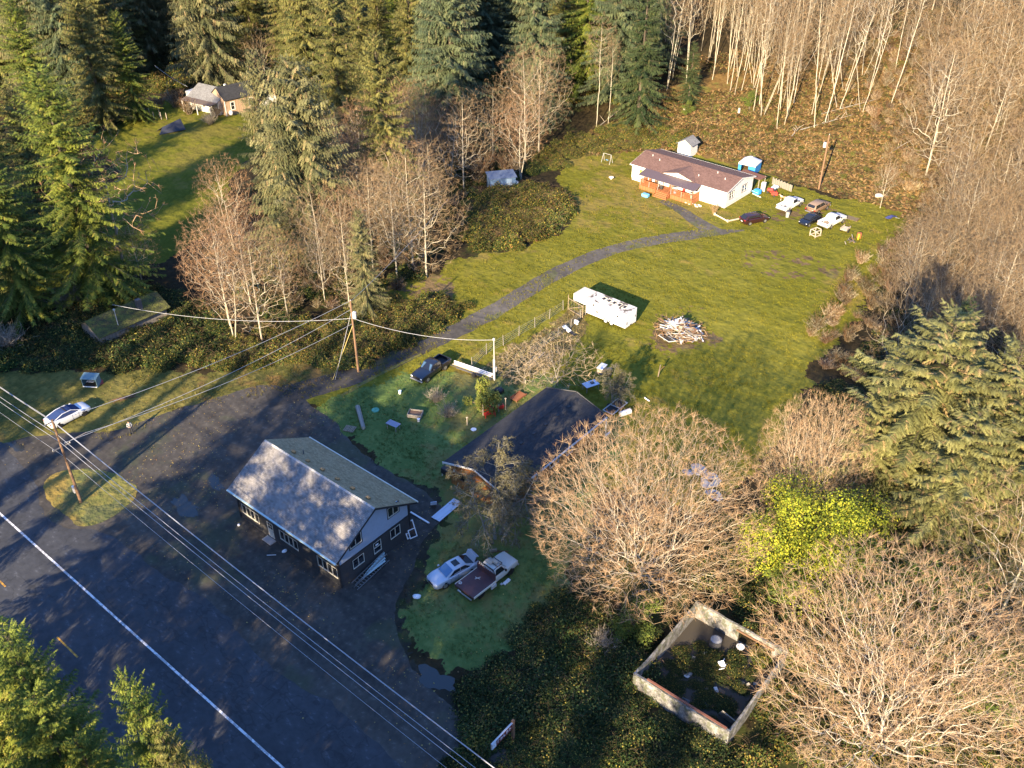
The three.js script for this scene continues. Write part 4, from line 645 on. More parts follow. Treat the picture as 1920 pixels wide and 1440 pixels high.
// grass, fallen leaves
{
  srand(1000);
  const B = new GB(); for (let i = 0; i < 9; i++) { const a = rnd() * 6.28, r = rr(0, 0.1), l = rr(0.07, 0.16), p = V3(Math.cos(a) * r, 0, Math.sin(a) * r), t = V3(p.x + rr(-0.08, 0.08), l, p.z + rr(-0.08, 0.08)), s = V3(rr(-1, 1), 0, rr(-1, 1)).normalize().multiplyScalar(0.012); B.tri(p.clone().add(s), p.clone().sub(s), t, cvar([1, 1, 1], 0.2)); }
  const tuft = B.geo(), o = [0, 0, 0], c = new THREE.Color(), q = new THREE.Object3D();
  const scatter = (name, geo, mat, n, box, test, s0, s1, col, label, cat, lift = 0) => {
    const mats = [], cols = [];
    for (let i = 0; i < n; i++) { const x = rr(box[0], box[1]), z = rr(box[2], box[3]); if (!test(x, z)) continue; const s = rr(s0, s1); q.position.set(x, hgt(x, z) + lift, z); q.rotation.set(rr(-0.2, 0.2), rnd() * 6.28, rr(-0.2, 0.2)); q.scale.set(s, s * rr(0.7, 1.2), s); q.updateMatrix(); mats.push(q.matrix.clone()); col(x, z, c); cols.push(c.clone()); }
    const m = new THREE.InstancedMesh(geo, mat, mats.length); mats.forEach((k, i) => { m.setMatrixAt(i, k); m.setColorAt(i, cols[i]); }); m.name = numbered(name); m.castShadow = m.receiveShadow = true; scene.add(m); return tag(m, label, cat, null, 'stuff');
  };
  const gm = new THREE.MeshPhysicalMaterial({ vertexColors: true, specularIntensity: 0.25, roughness: 0.9, side: THREE.DoubleSide });
  scatter('grass', tuft, gm, 190000, [-45, 65, -165, -48], (x, z) => { const k = zoneAt(x + rr(-0.6, 0.6), z + rr(-0.6, 0.6)); if (!(k === 1 || k === 2 || k === 6 || k === 7)) return false; const d = Math.hypot(x, z); return rnd() < clamp(1.5 - d / 150, 0.35, 1) && nz(x * 30 + 4, z * 30) > rr(0.2, 0.6); }, 0.7, 1.7, (x, z, c) => { groundColor(x, z, o); const k = rr(0.9, 1.5); c.setRGB(o[0] * k, o[1] * k * 0.98, o[2] * k * 0.9); }, 'short rough grass of the yard and the field', 'grass');
  const L = new GB(); leaf(L, V3(0, 0, 0), V3(0, 1, 0), 0.09, [1, 1, 1], 1.4);
  const LC = [[0.36, 0.24, 0.05], [0.30, 0.16, 0.05], [0.2, 0.11, 0.045], [0.42, 0.32, 0.09], [0.25, 0.2, 0.06]];
  const lm = new THREE.MeshStandardMaterial({ vertexColors: true, roughness: 0.85, side: THREE.DoubleSide });
  scatter('fallen_leaves', L.geo(), lm, 60000, [-60, 20, -100, -36], (x, z) => { const [u, v] = w2uv(x, z), k = zoneAt(x, z); if (v < 1 || k === 1) return false; const w = v < 6 ? 0.04 : 0.45; return nz(x * 9 + 55, z * 9) * 0.7 + nz(x * 40, z * 40) * 0.3 > rr(0.35, 0.35 + 1 - w * 0.9) && rnd() < w + 0.1; }, 0.5, 1.35, (x, z, c) => { const t = pick(LC), k = rr(0.6, 1.2); c.setRGB(t[0] * k, t[1] * k, t[2] * k); }, 'fallen yellow and brown leaves strewn over the lot', 'leaves', 0.025);
}
console.log('vegetation done');
// ---------------------------------------------------------------- surface materials
const shingleTex = (dark, light, sc = 1) => { // 4 m x 4 m tile: 28 courses
  srand(70); const id = new Map(), rowsN = 28;
  const t = tex(1024, 1024, (u, v, o) => {
    const r = Math.floor(v * rowsN), off = (r % 2) * 0.5 + (r * 0.37 % 0.2), c = Math.floor(u * 14 + off) % 14, key = r * 50 + c; if (!id.has(key)) id.set(key, rnd());
    const fy = v * rowsN - r, fx = (u * 14 + off) % 1, k = clamp(0.25 + 0.6 * id.get(key) + (nz(u * 512, v * 512) - 0.5) * 0.7 + (nz(u * 2048, v * 2048) - 0.5) * 0.5, 0, 1), j = fy < 0.12 || fx < 0.04 ? 0.62 : 1;
    for (let i = 0; i < 3; i++) o[i] = mix(dark[i], light[i], k) * j;
  });
  t.repeat.set(0.25 * sc, 0.25 * sc); return t;
};
const shingleBump = tex(512, 512, (u, v, o) => { const r = Math.floor(v * 28), fy = v * 28 - r; o[0] = o[1] = o[2] = 0.3 + 0.5 * (1 - fy) + 0.2 * nz(u * 512, v * 512); }, false); shingleBump.repeat.set(0.25, 0.25);
const lapBump = tex(64, 512, (u, v, o) => { const f = (v * 16) % 1; o[0] = o[1] = o[2] = 1 - f * 0.9; }, false); lapBump.repeat.set(0.5, 0.5);
const boardBump = tex(512, 64, (u, v, o) => { const f = (u * 14) % 1; o[0] = o[1] = o[2] = f < 0.08 ? 0 : 0.8 + 0.2 * nz(u * 512, v * 64); }, false); boardBump.repeat.set(0.35, 0.35);
const woodTex = (a, b) => tex(512, 512, (u, v, o) => { const k = clamp(nz(u * 512, v * 40) * 0.7 + nz(u * 1024, v * 90 + 9) * 0.5 - 0.1, 0, 1), pl = Math.floor(u * 8), w = 0.8 + 0.4 * ((pl * 0.618) % 1); for (let i = 0; i < 3; i++) o[i] = mix(a[i], b[i], k) * w; });
const paintTex = (c, wear = 0.15) => tex(512, 512, (u, v, o) => { const k = 1 - wear * (nz(u * 512, v * 512) * 0.6 + nz(u * 1500, v * 1500 + 8) * 0.6); for (let i = 0; i < 3; i++) o[i] = c[i] * k; });
const MT = {
  shGrey: new THREE.MeshStandardMaterial({ map: shingleTex([0.12, 0.115, 0.11], [0.27, 0.255, 0.245]), bumpMap: shingleBump, bumpScale: 0.02, roughness: 0.9, side: THREE.DoubleSide }),
  shTan: new THREE.MeshStandardMaterial({ map: shingleTex([0.20, 0.15, 0.075], [0.36, 0.275, 0.15]), bumpMap: shingleBump, bumpScale: 0.02, roughness: 0.95, side: THREE.DoubleSide }),  // tan shingles, lighter and warmer than the other slope
  shDark: new THREE.MeshStandardMaterial({ map: shingleTex([0.018, 0.019, 0.022], [0.038, 0.039, 0.043]), bumpMap: shingleBump, bumpScale: 0.015, roughness: 0.97, side: THREE.DoubleSide }),
  shBrown: new THREE.MeshStandardMaterial({ map: shingleTex([0.12, 0.065, 0.05], [0.20, 0.115, 0.09]), bumpMap: shingleBump, bumpScale: 0.015, roughness: 0.9, side: THREE.DoubleSide }),
  shLight: new THREE.MeshStandardMaterial({ map: shingleTex([0.13, 0.13, 0.13], [0.23, 0.23, 0.23]), bumpMap: shingleBump, bumpScale: 0.015, roughness: 0.9, side: THREE.DoubleSide }),
  blueGrey: new THREE.MeshStandardMaterial({ map: paintTex([0.38, 0.44, 0.52]), bumpMap: lapBump, bumpScale: 0.012, roughness: 0.75, side: THREE.DoubleSide }),
  darkGrey: new THREE.MeshStandardMaterial({ map: paintTex([0.058, 0.056, 0.055], 0.3), bumpMap: lapBump, bumpScale: 0.012, roughness: 0.75, side: THREE.DoubleSide }),
  white: new THREE.MeshStandardMaterial({ map: paintTex([0.72, 0.71, 0.68], 0.12), roughness: 0.7, side: THREE.DoubleSide }),
  whiteLap: new THREE.MeshStandardMaterial({ map: paintTex([0.74, 0.73, 0.70], 0.12), bumpMap: lapBump, bumpScale: 0.01, roughness: 0.7, side: THREE.DoubleSide }),
  cream: std([0.62, 0.58, 0.48], 0.7), black: std([0.02, 0.02, 0.022], 0.6), trim: std([0.028, 0.027, 0.027], 0.7), teal: std([0.42, 0.55, 0.55], 0.6), rust: std([0.24, 0.16, 0.07], 0.9), metal: std([0.5, 0.5, 0.5], 0.35, { metalness: 0.8 }), grey: std([0.3, 0.3, 0.3], 0.7), lgrey: std([0.5, 0.5, 0.49], 0.7), dgrey: std([0.08, 0.08, 0.085], 0.7),
  orangeWood: new THREE.MeshStandardMaterial({ map: rep(woodTex([0.22, 0.085, 0.02], [0.36, 0.15, 0.04]), 0.7), bumpMap: boardBump, bumpScale: 0.012, roughness: 0.75, side: THREE.DoubleSide }),
  tanWood: new THREE.MeshStandardMaterial({ map: rep(woodTex([0.36, 0.24, 0.15], [0.50, 0.36, 0.25]), 0.7), bumpMap: boardBump, bumpScale: 0.012, roughness: 0.8, side: THREE.DoubleSide }),
  deck: new THREE.MeshStandardMaterial({ map: rep(woodTex([0.30, 0.10, 0.035], [0.44, 0.17, 0.07]), 0.7), roughness: 0.75, side: THREE.DoubleSide }),
  pole: new THREE.MeshStandardMaterial({ map: rep(woodTex([0.16, 0.09, 0.05], [0.28, 0.18, 0.11]), 1), roughness: 0.9, side: THREE.DoubleSide }),
  wood: new THREE.MeshStandardMaterial({ map: rep(woodTex([0.20, 0.15, 0.10], [0.36, 0.29, 0.2]), 0.7), roughness: 0.9, side: THREE.DoubleSide }),
  greyWood: new THREE.MeshStandardMaterial({ map: rep(woodTex([0.20, 0.18, 0.15], [0.34, 0.31, 0.27]), 0.7), roughness: 0.9, side: THREE.DoubleSide }),
  paleWood: new THREE.MeshStandardMaterial({ map: rep(woodTex([0.46, 0.38, 0.28], [0.62, 0.53, 0.42]), 0.7), roughness: 0.85, side: THREE.DoubleSide }),
  glass: phys([0.018, 0.02, 0.024], 0.05), glassBlue: phys([0.03, 0.05, 0.13], 0.04),
  concrete: new THREE.MeshStandardMaterial({ map: tex(1024, 1024, (u, v, o) => { const a = nz(u * 512, v * 512), b = nz(u * 2000, v * 2000), st = sstep(0.45, 0.7, nz(u * 300 + 9, v * 60)), k = 0.21 + (a - 0.5) * 0.3 + (b - 0.5) * 0.2, ms = sstep(0.52, 0.68, nz(u * 700 + 90, v * 700)) * 0.6; o[0] = mix(mix(k, 0.06, st * 0.8), 0.07, ms); o[1] = mix(mix(k * 0.98, 0.06, st * 0.8), 0.08, ms); o[2] = mix(mix(k * 0.94, 0.05, st * 0.8), 0.03, ms); }), roughness: 0.95, side: THREE.DoubleSide }),
  moss: new THREE.MeshStandardMaterial({ map: tex(512, 512, (u, v, o) => { const a = nz(u * 512, v * 512), b = nz(u * 1600, v * 1600); const k = clamp(a * 0.8 + b * 0.5 - 0.2, 0, 1); o[0] = mix(0.03, 0.15, k); o[1] = mix(0.03, 0.16, k); o[2] = mix(0.02, 0.025, k); }), bumpMap: fineBump, bumpScale: 0.1, roughness: 1, side: THREE.DoubleSide }),
  blueTarp: std([0.03, 0.26, 0.62], 0.6), red: std([0.62, 0.045, 0.03], 0.55), green: std([0.1, 0.33, 0.22], 0.6), whiteP: std([0.78, 0.78, 0.78], 0.5), blueP: std([0.15, 0.45, 0.68], 0.5), yellow: std([0.65, 0.48, 0.03], 0.6), brown: std([0.16, 0.09, 0.05], 0.85),
};
for (const k of ['concrete', 'moss']) { MT[k].map.repeat.set(0.25, 0.25); }
for (const k of ['blueGrey', 'darkGrey', 'white', 'whiteLap']) MT[k].map.repeat.set(0.3, 0.3);
// ---------------------------------------------------------------- building pieces
// faces: 'x-', 'x+', 'z-', 'z+' at a coordinate; a runs along the wall, d outwards
function fb([f, c], a0, y0, d0, a1, y1, d1) { const s = f[1] === '-' ? -1 : 1; return f[0] === 'z' ? bx(a0, y0, c + s * d0, a1, y1, c + s * d1) : bx(c + s * d0, y0, a0, c + s * d1, y1, a1); }
function wall(name, face, outline, holes, t, mat, parent) { // outline in (a, y); thickness t inwards
  const s = new THREE.Shape(outline.map((p) => new THREE.Vector2(...p)));
  for (const [a0, y0, a1, y1] of holes) s.holes.push(new THREE.Path([[a0, y0], [a0, y1], [a1, y1], [a1, y0]].map((p) => new THREE.Vector2(...p))));
  const g = new THREE.ExtrudeGeometry(s, { depth: t, bevelEnabled: false }), [f, c] = face, out = f[1] === '+';
  if (f[0] === 'z') g.translate(0, 0, out ? c - t : c); else { g.translate(0, 0, out ? -c : -c - t); g.rotateY(-Math.PI / 2); }
  return M(name, boxUV(plain(g)), mat, parent);
}
function win(parent, face, a0, a1, y0, y1, cols = 2, rows = 1, fm = MT.cream, casing = null, gm = MT.glass, fw = 0.06) {
  const fr = [fb(face, a0, y0, -0.08, a0 + fw, y1, 0.03), fb(face, a1 - fw, y0, -0.08, a1, y1, 0.03), fb(face, a0 + fw, y0, -0.08, a1 - fw, y0 + fw, 0.03), fb(face, a0 + fw, y1 - fw, -0.08, a1 - fw, y1, 0.03)], W = (a1 - a0 - 2 * fw) / cols, Hh = (y1 - y0 - 2 * fw) / rows;
  for (let i = 1; i < cols; i++) fr.push(fb(face, a0 + fw + W * i - fw / 2, y0 + fw, -0.07, a0 + fw + W * i + fw / 2, y1 - fw, 0.022));
  for (let j = 1; j < rows; j++) fr.push(fb(face, a0 + fw, y0 + fw + Hh * j - fw / 2.4, -0.068, a1 - fw, y0 + fw + Hh * j + fw / 2.4, 0.02));
  const w = M('window', fr, fm, parent);
  for (let i = 0; i < cols; i++) for (let j = 0; j < rows; j++) M('pane', fb(face, a0 + fw + W * i, y0 + fw + Hh * j, -0.05, a0 + fw + W * (i + 1), y0 + fw + Hh * (j + 1), -0.035), gm, w);
  if (casing) { const e = 0.09; M('casing', [fb(face, a0 - e, y0 - e, 0.002, a0, y1 + e, 0.025), fb(face, a1, y0 - e, 0.002, a1 + e, y1 + e, 0.025), fb(face, a0, y0 - e, 0.002, a1, y0, 0.025), fb(face, a0, y1, 0.002, a1, y1 + e, 0.025)], casing, w); }
  return w;
}
// gabled roof along x: eaves at z0 and z1, ridge at zr
function gable(parent, x0, x1, z0, z1, zr, ye0, ye1, yr, t, m0, m1) {
  const a = M('roof_slope', slab([x0, ye0, z0], [x0, yr, zr], [x1, yr, zr], [x1, ye0, z0], t), m0, parent), b = M('roof_slope', slab([x1, ye1, z1], [x1, yr, zr], [x0, yr, zr], [x0, ye1, z1], t), m1, parent);
  for (const m of [a, b]) { const uv = m.geometry.attributes.uv; for (let i = 0; i < uv.count; i++) uv.setXY(i, uv.getY(i), uv.getX(i)); }
  return [a, b];
}
// ---------------------------------------------------------------- grey two-storey house by the road
{
  const t = thing('grey_house', 'two-storey house with pale blue upper walls, dark lower walls and grey shingle roof', 'house', px(641, 1102), YAW);
  const L = 14.4, W = 8.7, yb = 2.6, ye = 4.0, yr = 6.65, zr = 4.4, top = (z) => (z < zr ? mix(ye, yr, z / zr) : mix(yr, ye + 0.25, (z - zr) / (W - zr)));
  M('foundation', bx(0.05, -0.3, 0.05, L - 0.05, 0.12, W - 0.05), MT.grey, t);
  const fw = [[0.3, 0.9, 3.0, 2.15], [5.66, 0.9, 8.3, 2.1], [11.3, 0.9, 13.9, 2.1]], door = [9.25, 0.0, 10.2, 2.05];
  wall('lower_wall', ['z-', 0], [[0, 0], [L, 0], [L, yb], [0, yb]], [...fw, [door[0], 0.12, door[2], door[3]]].map((q) => q), 0.16, MT.darkGrey, t);
  wall('upper_wall', ['z-', 0.003], [[0, yb], [L, yb], [L, ye - 0.05], [0, ye - 0.05]], [], 0.16, MT.blueGrey, t);
  wall('rear_wall', ['z+', W], [[0, 0], [L, 0], [L, ye + 0.2], [0, ye + 0.2]], [], 0.16, MT.darkGrey, t);
  const lw = [[1.52, 1.05, 2.88, 2.15], [4.05, 0.95, 5.0, 2.3], [6.16, 1.2, 7.45, 2.35]], uw = [[1.45, 3.55, 2.85, 4.75], [6.12, 3.9, 7.47, 5.05]];
  for (const [f, c, hs] of [['x-', 0, true], ['x+', L, false]]) {
    wall('lower_wall', [f, c], [[0.16, 0], [W - 0.16, 0], [W - 0.16, yb], [0.16, yb]], hs ? lw : [], 0.16, MT.darkGrey, t);
    wall('gable_wall', [f, c + (hs ? 0.003 : -0.003)], [[0.16, yb], [W - 0.16, yb], [W - 0.16, top(W) - 0.05], [zr, yr - 0.12], [0.16, ye - 0.02]], hs ? uw : [], 0.16, MT.blueGrey, t);
  }
  for (const q of fw) win(t, ['z-', 0], q[0], q[2], q[1], q[3], 4, 1, MT.cream, MT.trim);
  lw.forEach((q, i) => win(t, ['x-', 0], q[0], q[2], q[1], q[3], i === 1 ? 1 : 2, i === 1 ? 2 : 1, MT.cream, MT.trim));
  uw.forEach((q) => win(t, ['x-', 0.003], q[0], q[2], q[1], q[3], 2, 1, MT.cream, MT.trim));
  M('notice', fb(['x-', 0], 4.35, 1.78, -0.03, 4.7, 1.95, -0.02), MT.whiteP, t);
  const d = M('door', fb(['z-', 0], door[0], 0.12, -0.1, door[2], 2.05, -0.04), MT.cream, t);
  for (const a of [0.18, 0.52]) for (const y of [1.25, 1.6]) M('pane', fb(['z-', 0], door[0] + a, y, -0.04, door[0] + a + 0.28, y + 0.28, -0.033), MT.glass, d);
  M('handle', fb(['z-', 0], door[0] + 0.08, 1.0, -0.04, door[0] + 0.14, 1.1, 0.02), MT.metal, d);
  M('door_step', bx(9.1, -0.1, -0.7, 10.35, 0.1, -0.02), MT.grey, t);
  for (const [x, z] of [[0, 0], [L, 0], [0, W], [L, W]]) M('corner_trim', bx(x - 0.07, 0, z - 0.07, x + 0.07, (z ? top(W) : ye) - 0.1, z + 0.07), MT.trim, t);
  M('belt_trim', [fb(['z-', 0], 0.08, yb - 0.09, 0.004, L - 0.08, yb + 0.06, 0.03), fb(['x-', 0], 0.08, yb - 0.09, 0.006, W - 0.08, yb + 0.06, 0.032)], MT.trim, t);
  gable(t, -0.45, L + 0.45, -0.55, W + 0.75, zr, ye - 0.32, ye - 0.12, yr, 0.12, MT.shGrey, MT.shTan);
  const cap = new THREE.MeshStandardMaterial({ color: new THREE.Color().setRGB(0.36, 0.36, 0.36), roughness: 0.85 });
  for (let i = 0; i < 49; i++) { const x = -0.42 + i * 0.31, g = new THREE.BufferGeometry(); M('ridge_cap', slab([x, yr - 0.075, zr - 0.16], [x, yr + 0.045 + (i % 3) * 0.004, zr], [x + 0.3, yr + 0.035, zr], [x + 0.3, yr - 0.085, zr - 0.16], 0.02), cap, t); }
  for (let i = 0; i < 6; i++) { const x = 1.3 + i * 2.05, v = M('roof_vent', [rbx(x - 0.2, yr - 0.42, zr + 0.62, x + 0.2, yr - 0.2, zr + 0.92, 0.04)], MT.rust, t); M('flashing', slab([x - 0.3, yr - 0.36, zr + 0.62 - 0.1], [x - 0.3, yr - 0.57, zr + 1.02], [x + 0.3, yr - 0.57, zr + 1.02], [x + 0.3, yr - 0.36, zr + 0.52], 0.01), MT.rust, v); }
  M('vent_pipe', cyl(0.05, 0.05, 0.5, 8, yr - 0.95).translate(11.2, 0, zr + 1.6), MT.dgrey, t);
  M('fascia', [bx(-0.45, ye - 0.48, -0.58, L + 0.45, ye - 0.31, -0.55)], MT.teal, t);
  M('gutter', [bx(-0.45, ye - 0.42, -0.70, 6.2, ye - 0.31, -0.585), bx(6.35, ye - 0.42, -0.70, L + 0.45, ye - 0.32, -0.585)], MT.teal, t);
  M('rear_gutter', [bx(-0.45, ye - 0.24, W + 0.755, L + 0.45, ye - 0.1, W + 0.86)], MT.cream, t);
  for (const [x0, x1] of [[-0.47, -0.43], [L + 0.43, L + 0.47]]) M('rake_board', [slab([x0, ye - 0.33, -0.56], [x0, yr - 0.01, zr], [x1, yr - 0.01, zr], [x1, ye - 0.33, -0.56], 0.2), slab([x1, ye - 0.13, W + 0.76], [x1, yr - 0.01, zr], [x0, yr - 0.01, zr], [x0, ye - 0.13, W + 0.76], 0.2)], MT.trim, t);
}
// ---------------------------------------------------------------- orange wooden house
{
  const t = thing('wooden_house', 'long single-storey orange wooden house with a low dark shingle roof', 'house', [-6.9, 0, -71.8], YAW);
  const Wd = 8.15, L = 16.8, x0 = -Wd + 0.55, x1 = -0.55, z0 = 0.55, z1 = L - 0.5, ye = 2.7, yr = 3.95, xr = -4.1, wy = 2.62;
  M('foundation', bx(x0 + 0.05, -0.2, z0 + 0.05, x1 - 0.05, 0.15, z1 - 0.05), MT.grey, t);
  const holes = [[1.4, 1.0, 2.6, 2.1], [4.3, 1.0, 5.7, 2.1], [7.6, 1.0, 9.2, 2.1], [10.4, 0.9, 11.6, 2.1], [14.2, 1.0, 15.4, 2.1]];
  wall('side_wall', ['x-', x0], [[z0, 0], [z1, 0], [z1, wy], [z0, wy]], holes, 0.15, MT.orangeWood, t);
  wall('side_wall', ['x+', x1], [[z0, 0], [z1, 0], [z1, wy], [z0, wy]], [], 0.15, MT.orangeWood, t);
  for (const [f, c, hs] of [['z-', z0 - 0.002, [[-2.6, 1.05, -1.5, 1.95]]], ['z+', z1 + 0.002, []]]) wall('gable_wall', [f, c], [[x0, 0], [x1, 0], [x1, wy], [xr, yr - 0.16], [x0, wy]], hs, 0.14, MT.orangeWood, t);
  for (const q of holes) win(t, ['x-', x0], q[0], q[2], q[1], q[3], 2, 1, MT.white, null, MT.glass, 0.09);
  win(t, ['z-', z0 - 0.002], -2.6, -1.5, 1.05, 1.95, 1, 1, MT.brown);
  // roof runs along z
  const r = [M('roof_slope', slab([0, ye, L], [xr, yr, L], [xr, yr, 0], [0, ye, 0], 0.1), MT.shDark, t), M('roof_slope', slab([-Wd, ye, 0], [xr, yr, 0], [xr, yr, L], [-Wd, ye, L], 0.1), MT.shDark, t)];
  for (const m of r) { const uv = m.geometry.attributes.uv; for (let i = 0; i < uv.count; i++) uv.setXY(i, uv.getY(i), uv.getX(i)); }
  for (let i = 0; i < 56; i++) { const z = i * 0.3; M('ridge_cap', [slab([xr - 0.15, yr - 0.01, z], [xr, yr + 0.045, z], [xr, yr + 0.04, z + 0.29], [xr - 0.15, yr - 0.015, z + 0.29], 0.015), slab([xr, yr + 0.04, z + 0.29], [xr, yr + 0.045, z], [xr + 0.15, yr - 0.01, z], [xr + 0.15, yr - 0.015, z + 0.29], 0.015)], MT.shDark, t); }
  for (let i = 0; i < 7; i++) { const z = 2.4 + i * 2.0; M('roof_vent', rbx(xr - 0.95, yr - 0.28, z - 0.2, xr - 0.65, yr - 0.08, z + 0.2, 0.04), MT.black, t); }
  M('fascia', [bx(0.002, ye - 0.22, 0, 0.05, ye + 0.01, L), bx(-Wd - 0.05, ye - 0.22, 0, -Wd - 0.002, ye - 0.03, L)], MT.white, t);
  M('gutter', [bx(-Wd - 0.17, ye - 0.14, 0.05, -Wd - 0.055, ye - 0.01, L - 0.05)], MT.lgrey, t);
  for (const [a, b] of [[-0.045, -0.005], [L + 0.005, L + 0.045]]) M('rake_board', [slab([0, ye - 0.01, b], [xr, yr - 0.01, b], [xr, yr - 0.01, a], [0, ye - 0.01, a], 0.2), slab([-Wd, ye - 0.01, a], [xr, yr - 0.01, a], [xr, yr - 0.01, b], [-Wd, ye - 0.01, b], 0.2)], a < 0 ? MT.white : MT.dgrey, t);
  M('downspout', [bx(-Wd - 0.16, 0.3, L - 0.2, -Wd - 0.06, ye - 0.16, L - 0.1), bx(-Wd - 0.16, 0.1, L - 0.2, -Wd - 0.06, 0.29, L + 0.8)], MT.whiteP, t);
  M('porch_light', rbx(-1.15, 1.9, z0 - 0.16, -1.0, 2.1, z0 - 0.02, 0.03), MT.cream, t);
  const g = thing('barbecue', 'black covered barbecue beside the gable end of the wooden house', 'barbecue', px(838, 893), YAW);
  M('cover', [rbx(-0.55, 0.35, -0.35, 0.55, 1.1, 0.35, 0.12, 3)], MT.black, g); for (const [a, b] of [[-0.4, -0.25], [0.4, -0.25], [-0.4, 0.25], [0.4, 0.25]]) M('leg', bx(a - 0.03, 0, b - 0.03, a + 0.03, 0.36, b + 0.03), MT.lgrey, g);
}
// ---------------------------------------------------------------- white mobile home with porch
const MYAW = 138.8 * D2R, M0 = px(1359, 391);
{
  const t = thing('mobile_home', 'long white mobile home with a brown shingle roof and red porch', 'house', M0, MYAW);
  const L = 18.3, W = 8.5, wy = 2.95, yr = 4.0, zr = 4.25;
  M('skirting', bx(0.08, 0, 0.08, L - 0.08, 0.5, W - 0.08), MT.white, t);
  const g1 = [[1.05, 1.2, 2.35, 2.35], [5.0, 1.1, 6.6, 2.3]], f1 = [[12.9, 1.3, 14.2, 2.2], [7.2, 1.3, 8.2, 2.3], [10.4, 0.5, 11.3, 2.5]];
  wall('front_wall', ['z-', 0], [[0, 0.4], [L, 0.4], [L, wy], [0, wy]], [[15.6, 1.3, 16.8, 2.3], ...f1.slice(0, 2)], 0.14, MT.whiteLap, t);
  wall('rear_wall', ['z+', W], [[0, 0.4], [L, 0.4], [L, wy], [0, wy]], [], 0.14, MT.whiteLap, t);
  for (const [f, c, hs] of [['x-', 0, g1], ['x+', L, []]]) wall('gable_wall', [f, c], [[0.14, 0.4], [W - 0.14, 0.4], [W - 0.14, wy], [zr, yr - 0.12], [0.14, wy]], hs, 0.14, MT.whiteLap, t);
  for (const q of g1) win(t, ['x-', 0], q[0], q[2], q[1], q[3], 2, 2, MT.white, MT.dgrey);
  for (const q of f1.slice(0, 2)) win(t, ['z-', 0], q[0], q[2], q[1], q[3], 2, 1, MT.white);
  win(t, ['z-', 0], 15.6, 16.8, 1.3, 2.3, 2, 1, MT.white, null, std([0.45, 0.5, 0.08], 0.6));
  gable(t, -0.25, L + 0.25, -0.35, W + 0.35, zr, wy - 0.08, wy - 0.08, yr, 0.1, MT.shBrown, MT.shBrown);
  M('fascia', [bx(-0.25, wy - 0.27, -0.40, L + 0.25, wy - 0.07, -0.355), bx(-0.25, wy - 0.27, W + 0.355, L + 0.25, wy - 0.07, W + 0.40)], MT.white, t);
  for (const [a, b] of [[-0.28, -0.24], [L + 0.24, L + 0.28]]) M('rake_board', [slab([a, wy - 0.09, -0.36], [a, yr - 0.01, zr], [b, yr - 0.01, zr], [b, wy - 0.09, -0.36], 0.18), slab([b, wy - 0.09, W + 0.36], [b, yr - 0.01, zr], [a, yr - 0.01, zr], [a, wy - 0.09, W + 0.36], 0.18)], MT.white, t);
  // cross gable over the porch
  M('dormer_roof', [slab([12.4, wy + 0.0, -0.5], [9.0, wy + 0.85, -0.5], [9.0, wy + 0.9, zr - 0.1], [10.6, wy + 0.45, 2.2], 0.06), slab([5.7, wy + 0.0, -0.5], [7.4, wy + 0.45, 2.2], [9.0, wy + 0.9, zr - 0.1], [9.0, wy + 0.85, -0.5], 0.06)], MT.shBrown, t);
  M('dormer_gable', plain(prism([[6.1, wy - 0.02], [12.0, wy - 0.02], [9.0, wy + 0.76]], -0.33, -0.2)), MT.white, t);
  for (const [x, z] of [[2.0, 2.6], [6.3, 1.6], [4.0, 3.6], [14.6, 2.6], [16.4, 3.2]]) { const y = mix(wy, yr, z / zr); M('roof_vent', cyl(0.09, 0.07, 0.35, 8, y - 0.05).translate(x, 0, z), MT.lgrey, t); }
  // porch
  const dx0 = 4.8, dx1 = 15.0, dz = -2.35, dy = 0.72;
  for (let i = 0; i < 16; i++) M('deck_board', bx(dx0, dy - 0.04, dz + i * 0.146, dx1, dy, dz + i * 0.146 + 0.138), MT.deck, t);
  M('deck_skirt', [bx(dx0 + 0.02, 0, dz - 0.03, 8.9, dy - 0.045, dz), bx(11.45, 0, dz - 0.03, dx1 - 0.02, dy - 0.045, dz), bx(dx0, 0, dz, dx0 + 0.03, dy - 0.045, -0.02), bx(dx1 - 0.03, 0, dz, dx1, dy - 0.045, -0.02)], MT.deck, t);
  const px_ = [dx0 + 0.06, 6.9, 8.9, 11.45, 13.2, dx1 - 0.06];
  for (const x of px_) M('porch_post', bx(x - 0.05, dy, dz + 0.02, x + 0.05, x === px_[0] || x === px_[2] || x === px_[3] || x === px_[5] ? 2.5 : dy + 0.95, dz + 0.12), x < 5 ? MT.brown : MT.greyWood, t);
  const rail = (a, b) => { M('rail', [bx(a, dy + 0.88, dz + 0.03, b, dy + 0.95, dz + 0.11), bx(a, dy + 0.1, dz + 0.05, b, dy + 0.17, dz + 0.09)], MT.deck, t); for (let x = a + 0.1; x < b - 0.05; x += 0.16) M('baluster', bx(x, dy + 0.17, dz + 0.05, x + 0.07, dy + 0.88, dz + 0.09), MT.deck, t); };
  for (const [a, b] of [[dx0 + 0.12, 6.84], [6.96, 8.84], [11.51, 13.14], [13.26, dx1 - 0.12]]) rail(a, b);
  for (const x of [dx0 + 0.03, dx1 - 0.09]) { M('side_rail', [bx(x, dy + 0.88, dz + 0.14, x + 0.06, dy + 0.95, -0.05), bx(x, dy + 0.1, dz + 0.14, x + 0.06, dy + 0.17, -0.05)], MT.deck, t); for (let z = dz + 0.3; z < -0.1; z += 0.16) M('baluster', bx(x + 0.01, dy + 0.17, z, x + 0.05, dy + 0.88, z + 0.07), MT.deck, t); }
